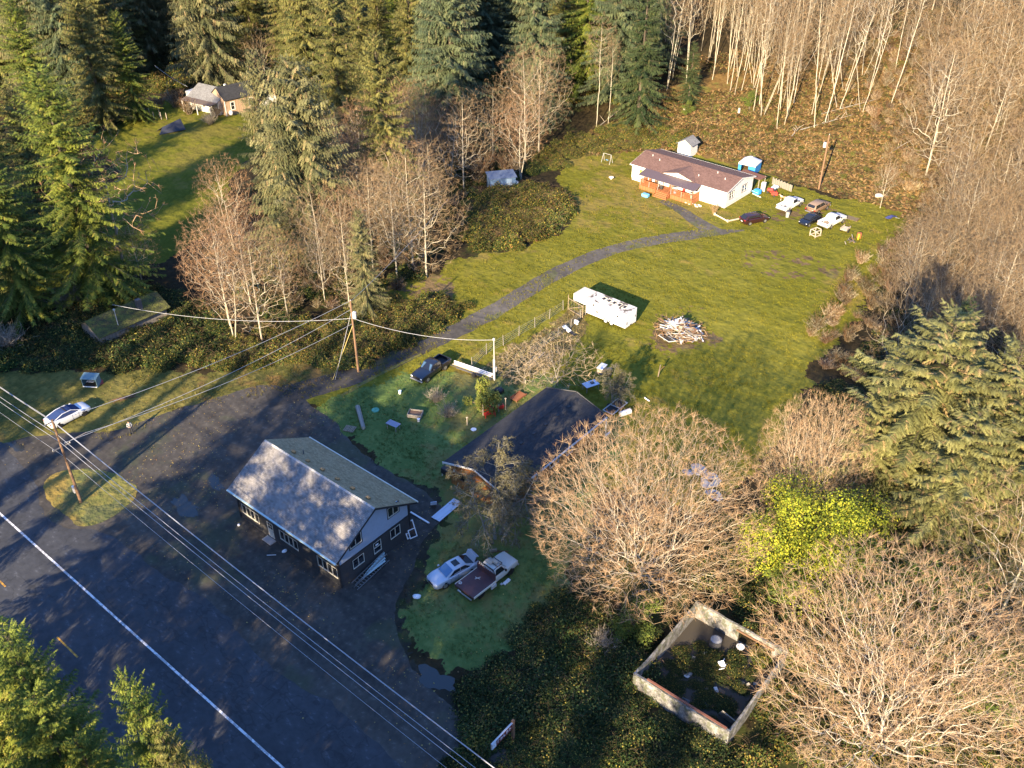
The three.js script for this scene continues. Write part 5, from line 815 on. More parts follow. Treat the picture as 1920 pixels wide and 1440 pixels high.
  M('porch_roof', slab([dx1 + 0.3, 2.5, dz - 0.25], [dx0 - 0.3, 2.5, dz - 0.25], [dx0 - 0.3, 2.92, -0.36], [dx1 + 0.3, 2.92, -0.36], 0.06).applyMatrix4(new THREE.Matrix4()), std([0.11, 0.08, 0.085], 0.55), t);
  M('porch_beam', bx(dx0, 2.3, dz + 0.03, dx1, 2.42, dz + 0.1), MT.white, t);
  for (let i = 0; i < 4; i++) M('step', bx(9.0, 0, dz - 0.3 * (4 - i), 11.4, 0.17 * (i + 1), dz - 0.3 * (3 - i) - 0.005), MT.deck, t);
  for (const x of [8.93, 11.42]) M('stair_rail', [beam([x, 0.9, dz - 1.25], [x, dy + 0.93, dz], 0.06, 0.06), bx(x - 0.04, 0, dz - 1.3, x + 0.04, 0.95, dz - 1.22)], MT.deck, t);
  M('front_door', fb(['z-', 0], 9.8, 0.72, 0.005, 10.7, 2.65, 0.04), MT.brown, t);
  M('gutter_pipe', [beam([-0.4, 0.06, W - 0.3], [-2.2, 0.06, W - 0.8], 0.12, 0.1)], MT.whiteP, t);
  // things kept on the porch
  srand(1200);
  const place = (name, label, cat, x, z, y = dy) => { const c = V3(x, 0, z).applyAxisAngle(V3(0, 1, 0), MYAW); return thing(name, label, cat, [M0.x + c.x, y, M0.z + c.z], MYAW + rr(-0.5, 0.5)); };
  const chair = (x, z, mat, label) => { const c = place('porch_chair', label, 'chair', x, z); M('seat', bx(-0.25, 0.38, -0.25, 0.25, 0.44, 0.25), mat, c); M('backrest', bx(-0.25, 0.44, 0.2, 0.25, 0.95, 0.25), mat, c); for (const [a, b] of [[-0.2, -0.2], [0.2, -0.2], [-0.2, 0.2], [0.2, 0.2]]) M('leg', bx(a - 0.03, 0, b - 0.03, a + 0.03, 0.38, b + 0.03), mat, c); };
  chair(14.2, -0.9, MT.deck, 'red-brown porch chair at the far end of the porch'); chair(13.0, -0.8, MT.brown, 'dark brown porch chair beside the red-brown one'); chair(7.6, -0.9, MT.red, 'bright red porch chair right of the steps'); chair(11.9, -0.8, MT.whiteP, 'white porch chair left of the steps');
  const bag = (n, l, c, x, z, mat, s, hh) => { const b = place(n, l, c, x, z); M('body', [rbx(-s, 0, -s * 0.8, s, hh, s * 0.8, 0.06)], mat, b); M('lid', [rbx(-s * 0.8, hh, -s * 0.6, s * 0.85, hh + 0.06, s * 0.65, 0.02)], MT.dgrey, b); };
  bag('storage_box', 'white storage box on the porch beside the door', 'box', 9.2, -0.5, MT.whiteP, 0.35, 0.6); bag('storage_box', 'black bin on the porch beside the steps', 'bin', 11.2, -1.6, MT.black, 0.25, 0.5); bag('storage_box', 'tan box on the porch near the brown corner post', 'box', 6.0, -0.6, MT.cream, 0.3, 0.5); bag('storage_box', 'green box on the porch rail side', 'box', 6.9, -1.7, MT.green, 0.25, 0.4); bag('storage_box', 'grey box at the porch end by the house wall', 'box', 5.3, -1.5, MT.lgrey, 0.28, 0.55); bag('storage_box', 'blue box at the middle of the porch', 'box', 8.5, -1.6, MT.blueP, 0.2, 0.35);
}
// ---------------------------------------------------------------- sheds and canopy behind the mobile home
{
  const c = px(1288, 289), t = thing('garden_shed', 'small white garden shed with a grey gabled roof at the hill foot', 'shed', c, MYAW + 0.05);
  M('walls', [bx(-1.3, 0, -1.3, 1.3, 2.2, 1.3)], MT.whiteLap, t);
  const gp = plain(prism([[-1.3, 2.2], [1.3, 2.2], [0, 3.0]], -1.3, 1.3)); M('gable', gp, MT.whiteLap, t);
  for (const s of [-1, 1]) M('roof_slope', s < 0 ? slab([-1.6, 2.1, -1.55], [0, 3.12, -1.55], [0, 3.12, 1.55], [-1.6, 2.1, 1.55], 0.07) : slab([1.6, 2.1, 1.55], [0, 3.12, 1.55], [0, 3.12, -1.55], [1.6, 2.1, -1.55], 0.07), MT.shLight, t);
  win(t, ['z-', -1.3], -0.5, 0.5, 1.2, 1.85, 2, 1, MT.white, null, std([0.25, 0.27, 0.3], 0.3));
  M('door_step', bx(-2.4, 0, -1.9, -1.7, 0.15, -1.5), MT.whiteP, t);
  const k = thing('canopy_tent', 'pop-up canopy with a white top and blue side walls behind the mobile home', 'canopy', px(1404, 322), MYAW + 0.15);
  const top = new THREE.CylinderGeometry(0.25, 2.15, 0.9, 4, 1, true); top.rotateY(Math.PI / 4); top.scale(1, 1, 1); top.translate(0, 2.35, 0); M('canopy_top', [top, quad([-0.18, 2.8, 0.18], [0.18, 2.8, 0.18], [0.18, 2.8, -0.18], [-0.18, 2.8, -0.18])], MT.whiteP, k);
  M('valance', [bx(-1.53, 1.65, -1.54, 1.53, 1.9, -1.52), bx(-1.53, 1.65, 1.52, 1.53, 1.9, 1.54), bx(-1.54, 1.65, -1.5, -1.52, 1.9, 1.5), bx(1.52, 1.65, -1.5, 1.54, 1.9, 1.5)], MT.whiteP, k);
  M('side_wall', bx(-1.52, 0.1, -1.5, -1.50, 1.7, 1.5), MT.blueTarp, k); M('side_wall', bx(-1.5, 0.1, -1.52, -0.3, 1.7, -1.50), MT.blueTarp, k); M('side_wall', bx(1.50, 0.1, -1.5, 1.52, 1.7, 1.5), MT.blueTarp, k); M('side_wall', bx(1.0, 0.1, -1.52, 1.5, 1.7, -1.5), MT.blueTarp, k);
  for (const a of [-1.48, 1.48]) for (const b of [-1.48, 1.48]) M('leg', bx(a - 0.03, 0, b - 0.03, a + 0.03, 1.9, b + 0.03), MT.metal, k);
  const l = thing('lean_to', 'open lean-to shed with a rusty brown roof at the end of the mobile home', 'shed', [M0.x, 0, M0.z], MYAW);
  M('roof', slab([3.2, 2.55, 9.0], [-1.0, 2.35, 9.0], [-1.0, 2.2, 11.4], [3.2, 2.4, 11.4], 0.05), std([0.20, 0.085, 0.05], 0.75), l);
  for (const [x, z] of [[-0.8, 9.1], [-0.8, 11.2], [3.0, 9.1], [3.0, 11.2], [1, 11.2]]) M('post', bx(x - 0.05, 0, z - 0.05, x + 0.05, 2.3, z + 0.05), MT.greyWood, l);
  for (let i = 0; i < 12; i++) M('plank', bx(1.2 + i * 0.16, 0, 9.08, 1.34 + i * 0.16, 2.4, 9.12), MT.wood, l);
  srand(1300);
  const near = (n, lb, cat, x, z, y = 0) => { const q = V3(x, 0, z).applyAxisAngle(V3(0, 1, 0), MYAW); return thing(n, lb, cat, [M0.x + q.x, y, M0.z + q.z], MYAW + rr(-0.4, 0.4)); };
  const b1 = near('tarp_heap', 'blue tarp heap at the corner of the mobile home', 'tarp', -1.0, 8.6); M('tarp', [rbx(-0.6, 0, -0.5, 0.5, 0.9, 0.5, 0.25, 3), rbx(-0.2, 0.3, -0.7, 0.7, 0.6, 0.6, 0.2, 3)], MT.blueTarp, b1); M('rope', bar([-0.6, 0.5, -0.52], [0.5, 0.6, -0.72], 0.02), MT.whiteP, b1);
  const b2 = near('appliance', 'white old appliance under the lean-to', 'appliance', -1.1, 10.4); M('cabinet', rbx(-0.35, 0, -0.35, 0.35, 1.5, 0.35, 0.05), MT.whiteP, b2); M('door', rbx(-0.33, 0.05, -0.39, 0.33, 1.45, -0.355, 0.01), MT.cream, b2);
  const b3 = near('ride_on_mower', 'red riding mower parked by the lean-to', 'mower', -2.6, 10.6); M('hood', rbx(-0.2, 0.35, -0.3, 0.75, 0.75, 0.3, 0.08), MT.red, b3); M('deck', rbx(-0.8, 0.2, -0.5, 0.2, 0.35, 0.5, 0.05), MT.red, b3); M('seat', [rbx(-0.6, 0.5, -0.25, -0.2, 0.6, 0.25, 0.04), rbx(-0.65, 0.55, -0.25, -0.57, 0.95, 0.25, 0.03)], MT.black, b3); for (const [a, c, r] of [[0.6, 0.38, 0.2], [0.6, -0.38, 0.2], [-0.5, 0.45, 0.28], [-0.5, -0.45, 0.28]]) M('wheel', new THREE.CylinderGeometry(r, r, 0.15, 14).rotateX(Math.PI / 2).translate(a, r, c), MT.black, b3); M('steering_wheel', new THREE.TorusGeometry(0.16, 0.02, 6, 14).rotateX(1.1).translate(-0.1, 0.95, 0), MT.black, b3);
  const b4 = near('red_cart', 'small red cart beside the riding mower', 'cart', -3.6, 9.7); M('tub', [bx(-0.5, 0.3, -0.35, 0.5, 0.34, 0.35), bx(-0.5, 0.34, -0.35, 0.5, 0.6, -0.31), bx(-0.5, 0.34, 0.31, 0.5, 0.6, 0.35), bx(-0.5, 0.34, -0.31, -0.46, 0.6, 0.31), bx(0.46, 0.34, -0.31, 0.5, 0.6, 0.31)], MT.red, b4); for (const c of [-0.4, 0.4]) M('wheel', new THREE.CylinderGeometry(0.2, 0.2, 0.08, 12).rotateX(Math.PI / 2).translate(0, 0.2, c), MT.black, b4);
  const b5 = near('wheelbarrow', 'pale blue wheelbarrow leaning behind the mower', 'wheelbarrow', -2.4, 12.0); M('tray', [slab([-0.5, 0.75, 0.35], [0.4, 0.75, 0.35], [0.55, 0.4, -0.35], [-0.4, 0.4, -0.35], 0.2)], std([0.45, 0.62, 0.72], 0.5), b5); M('wheel', new THREE.CylinderGeometry(0.18, 0.18, 0.08, 12).rotateX(Math.PI / 2).translate(0.6, 0.18, 0), MT.black, b5); for (const c of [-0.25, 0.25]) M('handle', bar([0.5, 0.25, c], [-0.9, 0.6, c], 0.025), MT.wood, b5);
  const fn = near('wooden_fence', 'short weathered grey fence panel behind the lean-to', 'fence', -2.4, 13.6); for (let i = 0; i < 14; i++) M('board', bx(-2.6 + i * 0.3, 0.05, -0.02, -2.6 + i * 0.3 + 0.26, 1.2 + 0.1 * Math.sin(i * 3), 0.02), MT.greyWood, fn); M('rail', bx(-2.6, 0.8, 0.025, 1.6, 0.9, 0.07), MT.greyWood, fn);
}
// ---------------------------------------------------------------- tan house and its white wing
{
  const ya = 41.3 * D2R, t = thing('tan_house', 'tan board house with a dark gabled roof on the far meadow', 'house', [-57, 0, -183.5], ya);
  const L = 7.4, Wd = 5.6, wy = 3.3, yr = 5.2; // x along the long wall, depth to -z
  M('foundation', bx(0.05, -0.2, -Wd + 0.05, L - 0.05, 0.3, -0.05), MT.grey, t);
  const hs = [[1.2, 1.1, 2.0, 2.6], [5.2, 1.1, 6.0, 2.6]];
  wall('front_wall', ['z+', 0], [[0, 0], [L, 0], [L, wy], [0, wy]], hs, 0.14, MT.tanWood, t); wall('rear_wall', ['z-', -Wd], [[0, 0], [L, 0], [L, wy], [0, wy]], [], 0.14, MT.tanWood, t);
  for (const [f, c, h2] of [['x-', 0, [[-3.2, 1.0, -2.5, 2.5]]], ['x+', L, []]]) wall('gable_wall', [f, c], [[-Wd + 0.14, 0], [-0.14, 0], [-0.14, wy], [-Wd / 2, yr - 0.1], [-Wd + 0.14, wy]], h2, 0.14, MT.tanWood, t);
  for (const q of hs) win(t, ['z+', 0], q[0], q[2], q[1], q[3], 1, 2, MT.white, MT.white); win(t, ['x-', 0], -3.2, -2.5, 1.0, 2.5, 1, 2, MT.white, MT.white);
  gable(t, -0.2, L + 0.2, -Wd - 0.3, 0.3, -Wd / 2, wy - 0.1, wy - 0.1, yr, 0.1, MT.shDark, MT.shDark);
  M('propane_tank', new THREE.SphereGeometry(0.42, 16, 10).scale(1, 1.1, 1).translate(0.7, 0.75, 0.6), MT.whiteP, t);
  for (const [x, z] of [[0, 0], [L, 0]]) M('corner_trim', bx(x - 0.06, 0.1, -0.06, x + 0.06, wy - 0.1, 0.06), MT.white, t);
  // wing
  const w = thing('white_house', 'low white house wing with a grey roof attached behind the tan house', 'house', [-58.6, 0, -184.2], YAW + 8 * D2R), L2 = 8.2, W2 = 6.5;
  wall('front_wall', ['z-', 0], [[0, 0], [L2, 0], [L2, 2.7], [0, 2.7]], [[1.2, 1, 1.9, 1.9], [3.8, 1, 4.5, 1.9], [6.3, 1, 7, 1.9]], 0.14, MT.whiteLap, w); wall('rear_wall', ['z+', W2], [[0, 0], [L2, 0], [L2, 2.7], [0, 2.7]], [], 0.14, MT.whiteLap, w);
  for (const [f, c] of [['x-', 0], ['x+', L2]]) wall('gable_wall', [f, c], [[0.14, 0], [W2 - 0.14, 0], [W2 - 0.14, 2.7], [W2 / 2, 4.3], [0.14, 2.7]], [], 0.14, MT.whiteLap, w);
  for (const a of [1.2, 3.8, 6.3]) win(w, ['z-', 0], a, a + 0.7, 1, 1.9, 1, 2, MT.white);
  gable(w, -0.2, L2 + 0.2, -0.5, W2 + 0.4, W2 / 2, 2.55, 2.6, 4.4, 0.1, MT.shLight, MT.shLight);
  M('porch_roof', slab([L2 + 0.2, 2.4, -2.2], [-0.1, 2.4, -2.2], [-0.1, 2.62, -0.5], [L2 + 0.2, 2.62, -0.5], 0.08), std([0.12, 0.09, 0.075], 0.8), w);
  for (const a of [0.2, 4, 8]) M('porch_post', bx(a - 0.06, 0, -2.1, a + 0.06, 2.35, -1.98), MT.white, w);
  M('annex', [bx(L2 + 0.15, 0, 1.2, L2 + 2.2, 2.9, 4.2)], MT.whiteLap, w); win(w, ['z-', 1.2], L2 + 0.7, L2 + 1.6, 1.4, 2.3, 2, 1, MT.white);
  M('chimney', bx(1.6, 3.6, 4.0, 2.0, 4.9, 4.4), MT.white, w);
  const s = thing('red_roofed_shed', 'small white shed with a rusty red roof half hidden by the drooping spruce', 'shed', px(503, 198), ya);
  M('walls', bx(-1.4, 0, -1.2, 1.4, 2.1, 1.2), MT.white, s); M('gable', plain(prism([[-1.4, 2.1], [1.4, 2.1], [0, 3.0]], -1.2, 1.2)), MT.white, s); M('roof', [slab([-1.6, 2.0, -1.4], [0, 3.1, -1.4], [0, 3.1, 1.4], [-1.6, 2.0, 1.4], 0.05), slab([1.6, 2.0, 1.4], [0, 3.1, 1.4], [0, 3.1, -1.4], [1.6, 2.0, -1.4], 0.05)], std([0.42, 0.12, 0.05], 0.8), s);
  // dark tarp shelter and fence posts on the meadow
  const k = thing('tarp_shelter', 'dark blue tarp shelter sagging over a frame on the meadow', 'shelter', px(322, 245), 0.5);
  M('tarp', [slab([-2.6, 0.05, 1.4], [2.4, 0.3, 1.5], [2.0, 2.1, 0.1], [-1.6, 1.0, 0.1], 0.05), slab([2.4, 0.3, -1.3], [-2.6, 0.05, -1.2], [-1.6, 1.0, 0.1], [2.0, 2.1, 0.1], 0.05)], std([0.02, 0.024, 0.04], 0.6), k); M('frame', [bar([2.0, 0, 0.1], [2.0, 2.1, 0.1], 0.04), bar([-1.6, 0, 0.1], [2.0, 2.1, 0.1], 0.03)], MT.greyWood, k);
  [[272, 213], [281, 216], [289, 222], [300, 219], [303, 224], [313, 224]].forEach(([x, y], i) => { const f = M('fence_post', [cyl(0.09, 0.07, 1.7 - (i % 3) * 0.2, 7), cyl(0.05, 0.02, 0.08, 7, 1.7 - (i % 3) * 0.2)], MT.paleWood); f.position.copy(px(x, y)); tag(f, 'pale wooden post of the old garden fence on the far meadow', 'post', 'posts of the old garden fence'); });
}
// ---------------------------------------------------------------- mossy cottage, blue shed
{
  const [x, z] = uv2w(18.8, 22), t = thing('mossy_cottage', 'old cottage with a moss-covered roof sunk in the brambles', 'cottage', [x, -0.7, z], YAW); // x along U 5.2, z along V 10
  M('walls', [bx(0.2, 0, 0.4, 4.6, 2.6, 9.6)], MT.greyWood, t);
  const r = [slab([4.9, 2.5, 10], [2.4, 3.9, 10], [2.4, 3.9, 0], [4.9, 2.5, 0], 0.1), slab([-0.3, 2.5, 0], [2.4, 3.9, 0], [2.4, 3.9, 10], [-0.3, 2.5, 10], 0.1)];
  for (const g of r) M('roof_slope', g, MT.moss, t);
  M('gable', [plain(prism([[0.2, 2.6], [4.6, 2.6], [2.4, 3.75]], 0.4, 0.5)), plain(prism([[0.2, 2.6], [4.6, 2.6], [2.4, 3.75]], 9.5, 9.6))], MT.greyWood, t);
  win(t, ['x-', 0.2], 3, 4.2, 1.0, 2.0, 2, 1, MT.dgrey); win(t, ['z-', 0.4], 1.8, 3.0, 1.0, 2.0, 2, 1, MT.dgrey);
  M('service_mast', [bar([0.3, 2.7, 3.0], [0.3, 5.2, 3.0], 0.05), bx(0.18, 5.0, 2.9, 0.42, 5.15, 3.1)], MT.lgrey, t);
  M('chimney', bx(0.9, 3.0, 6.4, 1.5, 4.6, 7.0), MT.dgrey, t);
  const s = thing('blue_shed', 'faded blue metal shed under dark bare trees', 'shed', px(940, 352), 0.25);
  for (let i = 0; i < 10; i++) M('panel', bx(-2.2 + i * 0.44, 0, -1.25 + (i % 2) * 0.02, -2.2 + i * 0.44 + 0.43, 2.2, 1.25 + (i % 2) * 0.02), std([0.10, 0.17, 0.30], 0.6), s);
  M('roof', slab([-2.4, 2.25, 1.5], [2.4, 2.25, 1.5], [2.4, 2.5, -1.5], [-2.4, 2.5, -1.5], 0.05), std([0.12, 0.16, 0.24], 0.6), s); M('door', bx(0.6, 0.05, 1.28, 1.5, 2.0, 1.31), std([0.2, 0.28, 0.4], 0.6), s);
  const d = thing('white_barrel', 'white plastic barrel beside the blue shed', 'barrel', px(967, 351)); M('body', [cyl(0.45, 0.5, 0.5, 14), cyl(0.5, 0.42, 0.5, 14, 0.5)], MT.whiteP, d); M('lid', cyl(0.4, 0.4, 0.05, 14, 1.0), MT.cream, d);
}
// ---------------------------------------------------------------- roofless concrete ruin
{
  const [x, z] = uv2w(-67.6, 21.9), t = thing('roofless_ruin', 'roofless concrete building shell with rubble and brambles inside', 'ruin', [x, 0, z], YAW); // x along U 0..8.4, z along V 0..9.6
  const L = 8.4, W = 9.7, h = 1.9, th = 0.18; srand(1400);
  const edge = (a0, a1, y) => { const P = []; for (let i = 0; i <= 24; i++) P.push([mix(a1, a0, i / 24), y + (nz(i * 13 + a1 * 9, 7) - 0.5) * 0.35]); return P; };
  wall('front_wall', ['z-', 0], [[0, -0.2], [L, -0.2], ...edge(0, L, h)], [], th, MT.concrete, t);
  wall('rear_wall', ['z+', W], [[0, -0.2], [L, -0.2], ...edge(0, L, h)], [[1.2, 0.0, 4.2, 1.3]], th, MT.concrete, t);
  wall('side_wall', ['x+', L], [[th + 0.01, -0.2], [W - th - 0.01, -0.2], ...edge(th + 0.01, W - th - 0.01, h - 0.15)], [], th, MT.concrete, t);
  wall('side_wall', ['x-', 0], [[th + 0.01, -0.2], [W - th - 0.01, -0.2], ...edge(th + 0.01, W - th - 0.01, h - 0.2)], [], th, MT.concrete, t);
  M('coping', bx(0.3, h + 0.08, 0.04, L - 1.2, h + 0.16, 0.2), std([0.20, 0.08, 0.05], 0.9), t);
  M('floor', bx(th, -0.1, th, L - th, 0.04, W - th), std([0.05, 0.042, 0.032], 0.95), t);
  M('lintel', bx(1.0, 1.3, W - 0.3, 4.4, 1.46, W - 0.02), MT.brown, t);
  const put = (n, lb, cat, a, b, y = 0.05) => { const [wx, wz] = [x + UX * a + VX * b, z + UZ * a + VZ * b]; return thing(n, lb, cat, [wx, y, wz], rr(0, 6)); };
  const ch = put('white_chair', 'white plastic chair lying on the ruin floor', 'chair', 3.9, 6.3, 0.5); ch.rotation.set(0.9, 0.4, 0.5); M('seat', bx(-0.25, 0, -0.25, 0.25, 0.04, 0.25), MT.whiteP, ch); M('backrest', [bx(-0.25, 0.04, 0.22, -0.2, 0.5, 0.26), bx(0.2, 0.04, 0.22, 0.25, 0.5, 0.26), bx(-0.25, 0.44, 0.22, 0.25, 0.5, 0.26)], MT.whiteP, ch); for (const [a, b] of [[-0.22, -0.22], [0.22, -0.22], [-0.22, 0.22], [0.22, 0.22]]) M('leg', bx(a - 0.025, -0.42, b - 0.025, a + 0.025, 0, b + 0.025), MT.whiteP, ch);
  const tk = put('shade_dark_tank', 'round grey tank standing in the ruin corner', 'tank', 5.4, 8.0); M('body', cyl(0.5, 0.5, 0.7, 16), MT.dgrey, tk); M('lid', cyl(0.45, 0.3, 0.1, 16, 0.7), MT.grey, tk);  // tank colour darkened to stand for the shade between the walls
  const wb = put('wash_basin', 'small white basin by the ruin doorway', 'basin', 3.6, 8.9); M('bowl', [cyl(0.2, 0.35, 0.35, 12)], MT.whiteP, wb); M('tap', bar([0.2, 0.35, 0], [0.2, 0.6, 0], 0.03), MT.metal, wb);
  for (let i = 0; i < 26; i++) { const s = rr(0.1, 0.35), r = put('rubble_piece', 'piece of pale rubble strewn over the ruin floor', 'rubble', rr(0.8, 6.5), rr(0.8, 8)); r.userData.group = 'rubble in the ruin'; r.rotation.set(rr(-0.4, 0.4), rr(0, 6), rr(-0.4, 0.4)); M('slab', [rbx(-s, 0, -s * 0.6, s, rr(0.05, 0.15), s * 0.6, 0.02, 1)], pick([MT.lgrey, MT.greyWood, MT.brown, MT.dgrey, MT.brown]), r); }
  const pn = put('plywood_panel', 'grey panel leaning inside the ruin front wall', 'panel', 1.2, 2.2); pn.rotation.set(0.5, YAW, 0); M('sheet', bx(-0.7, 0, -0.03, 0.7, 1.5, 0.03), MT.greyWood, pn); M('batten', bx(-0.7, 0.7, 0.03, 0.7, 0.8, 0.08), MT.wood, pn);
  // brambles growing inside
  const m = new THREE.InstancedMesh(MB.dk, leafMat, 60), q = new THREE.Object3D(), c = new THREE.Color(); for (let i = 0; i < 60; i++) { const a = rr(1.3, 7.4), b = rr(1.2, 8.0); q.position.set(x + UX * a + VX * b, 0, z + UZ * a + VZ * b); q.rotation.y = rnd() * 6; const s = rr(0.3, 0.62); q.scale.set(s, s * 0.8, s); q.updateMatrix(); m.setMatrixAt(i, q.matrix); m.setColorAt(i, c.setRGB(0.9, 0.85, 0.8)); }
  m.name = 'ruin_brambles'; scene.add(m); tag(m, 'low dark brambles growing on the ruin floor', 'brambles', null, 'stuff');
}
console.log('buildings done');
// ---------------------------------------------------------------- vehicles (x forward, z to the right)
function loft(secs) { // secs: [x, [[y, z], ...]] half outlines from the bottom centre to the top centre; mirrored
  const rings = secs.map(([x, h]) => [...h.map(([y, z]) => V3(x, y, z)), ...h.slice(1, -1).reverse().map(([y, z]) => V3(x, y, -z))]), n = rings[0].length, pos = [], idx = [];
  for (const r of rings) for (const p of r) pos.push(p.x, p.y, p.z);
  for (let i = 0; i < rings.length - 1; i++) for (let k = 0; k < n; k++) { const a = i * n + k, b = i * n + (k + 1) % n, c = a + n, d = b + n; idx.push(a, b, d, a, d, c); }
  for (const [s, e] of [[0, 0], [rings.length - 1, 1]]) { const c = pos.length / 3, m = rings[s].reduce((q, p) => q.add(p), V3(0, 0, 0)).divideScalar(n); pos.push(m.x, m.y, m.z); for (let k = 0; k < n; k++) { const a = s * n + k, b = s * n + (k + 1) % n; if (e) idx.push(c, a, b); else idx.push(c, b, a); } }
  const g = new THREE.BufferGeometry(); g.setAttribute('position', new THREE.Float32BufferAttribute(pos, 3)); g.setIndex(idx); g.computeVertexNormals(); return g;
}
const bodySec = (x, yb, yt, w, cr = 0.04, tum = 0.86) => [x, [[yb, 0], [yb, w * 0.86], [yb + 0.1, w * 0.97], [mix(yb, yt, 0.45), w], [mix(yb, yt, 0.8), w * 0.985], [yt - 0.02, w * 0.94], [yt + cr * 0.5, w * tum], [yt + cr, w * 0.45], [yt + cr * 1.1, 0]]];
const cabSec = (x, yb, yt, wb, wt) => [x, [[yb, 0], [yb, wb], [mix(yb, yt, 0.5), mix(wb, wt, 0.55)], [yt - 0.05, wt * 1.01], [yt, wt * 0.9], [yt + 0.03, wt * 0.4], [yt + 0.035, 0]]];
const carPaint = (c, rough = 0.35, coat = 0.8) => phys(c, rough, { clearcoat: coat, clearcoatRoughness: 0.12, metalness: 0.15 });
const tyreM = std([0.015, 0.015, 0.016], 0.85), rimM = std([0.42, 0.42, 0.43], 0.35, { metalness: 0.7 }), darkM = std([0.012, 0.012, 0.013], 0.7), lampM = phys([0.75, 0.76, 0.78], 0.1, { clearcoat: 1 }), tailM = phys([0.4, 0.02, 0.015], 0.2, { clearcoat: 1 });
function wheels(t, xf, xr, w, r, rim = rimM) {
  for (const x of [xf, xr]) for (const s of [-1, 1]) {
    const k = M('wheel', new THREE.CylinderGeometry(r, r, 0.22, 20).rotateX(Math.PI / 2).translate(x, r, s * (w - 0.11)), tyreM, t);
    M('rim', new THREE.CylinderGeometry(r * 0.64, r * 0.6, 0.03, 14).rotateX(s * Math.PI / 2).translate(x, r, s * (w + 0.006)), rim, k);
    M('wheel_arch', new THREE.CylinderGeometry(r * 1.18, r * 1.18, 0.05, 20, 1, false, Math.PI / 2 * 3 - 1.75, 3.5).rotateX(Math.PI / 2).translate(x, r, s * (w - 0.015)), darkM, t);
  }
}
function patch(a, b, c, d, u0, u1, v0, v1, out) { // a quad inset into the face a b c d, moved outwards
  const A = V3(...a), B = V3(...b), C = V3(...c), Dd = V3(...d), at = (u, v) => A.clone().lerp(B, u).lerp(Dd.clone().lerp(C, u), v), n = B.clone().sub(A).cross(Dd.clone().sub(A)).normalize().multiplyScalar(out);
  return slab(...[[u0, v0], [u1, v0], [u1, v1], [u0, v1]].map(([u, v]) => at(u, v).add(n).toArray()), 0.02);
}
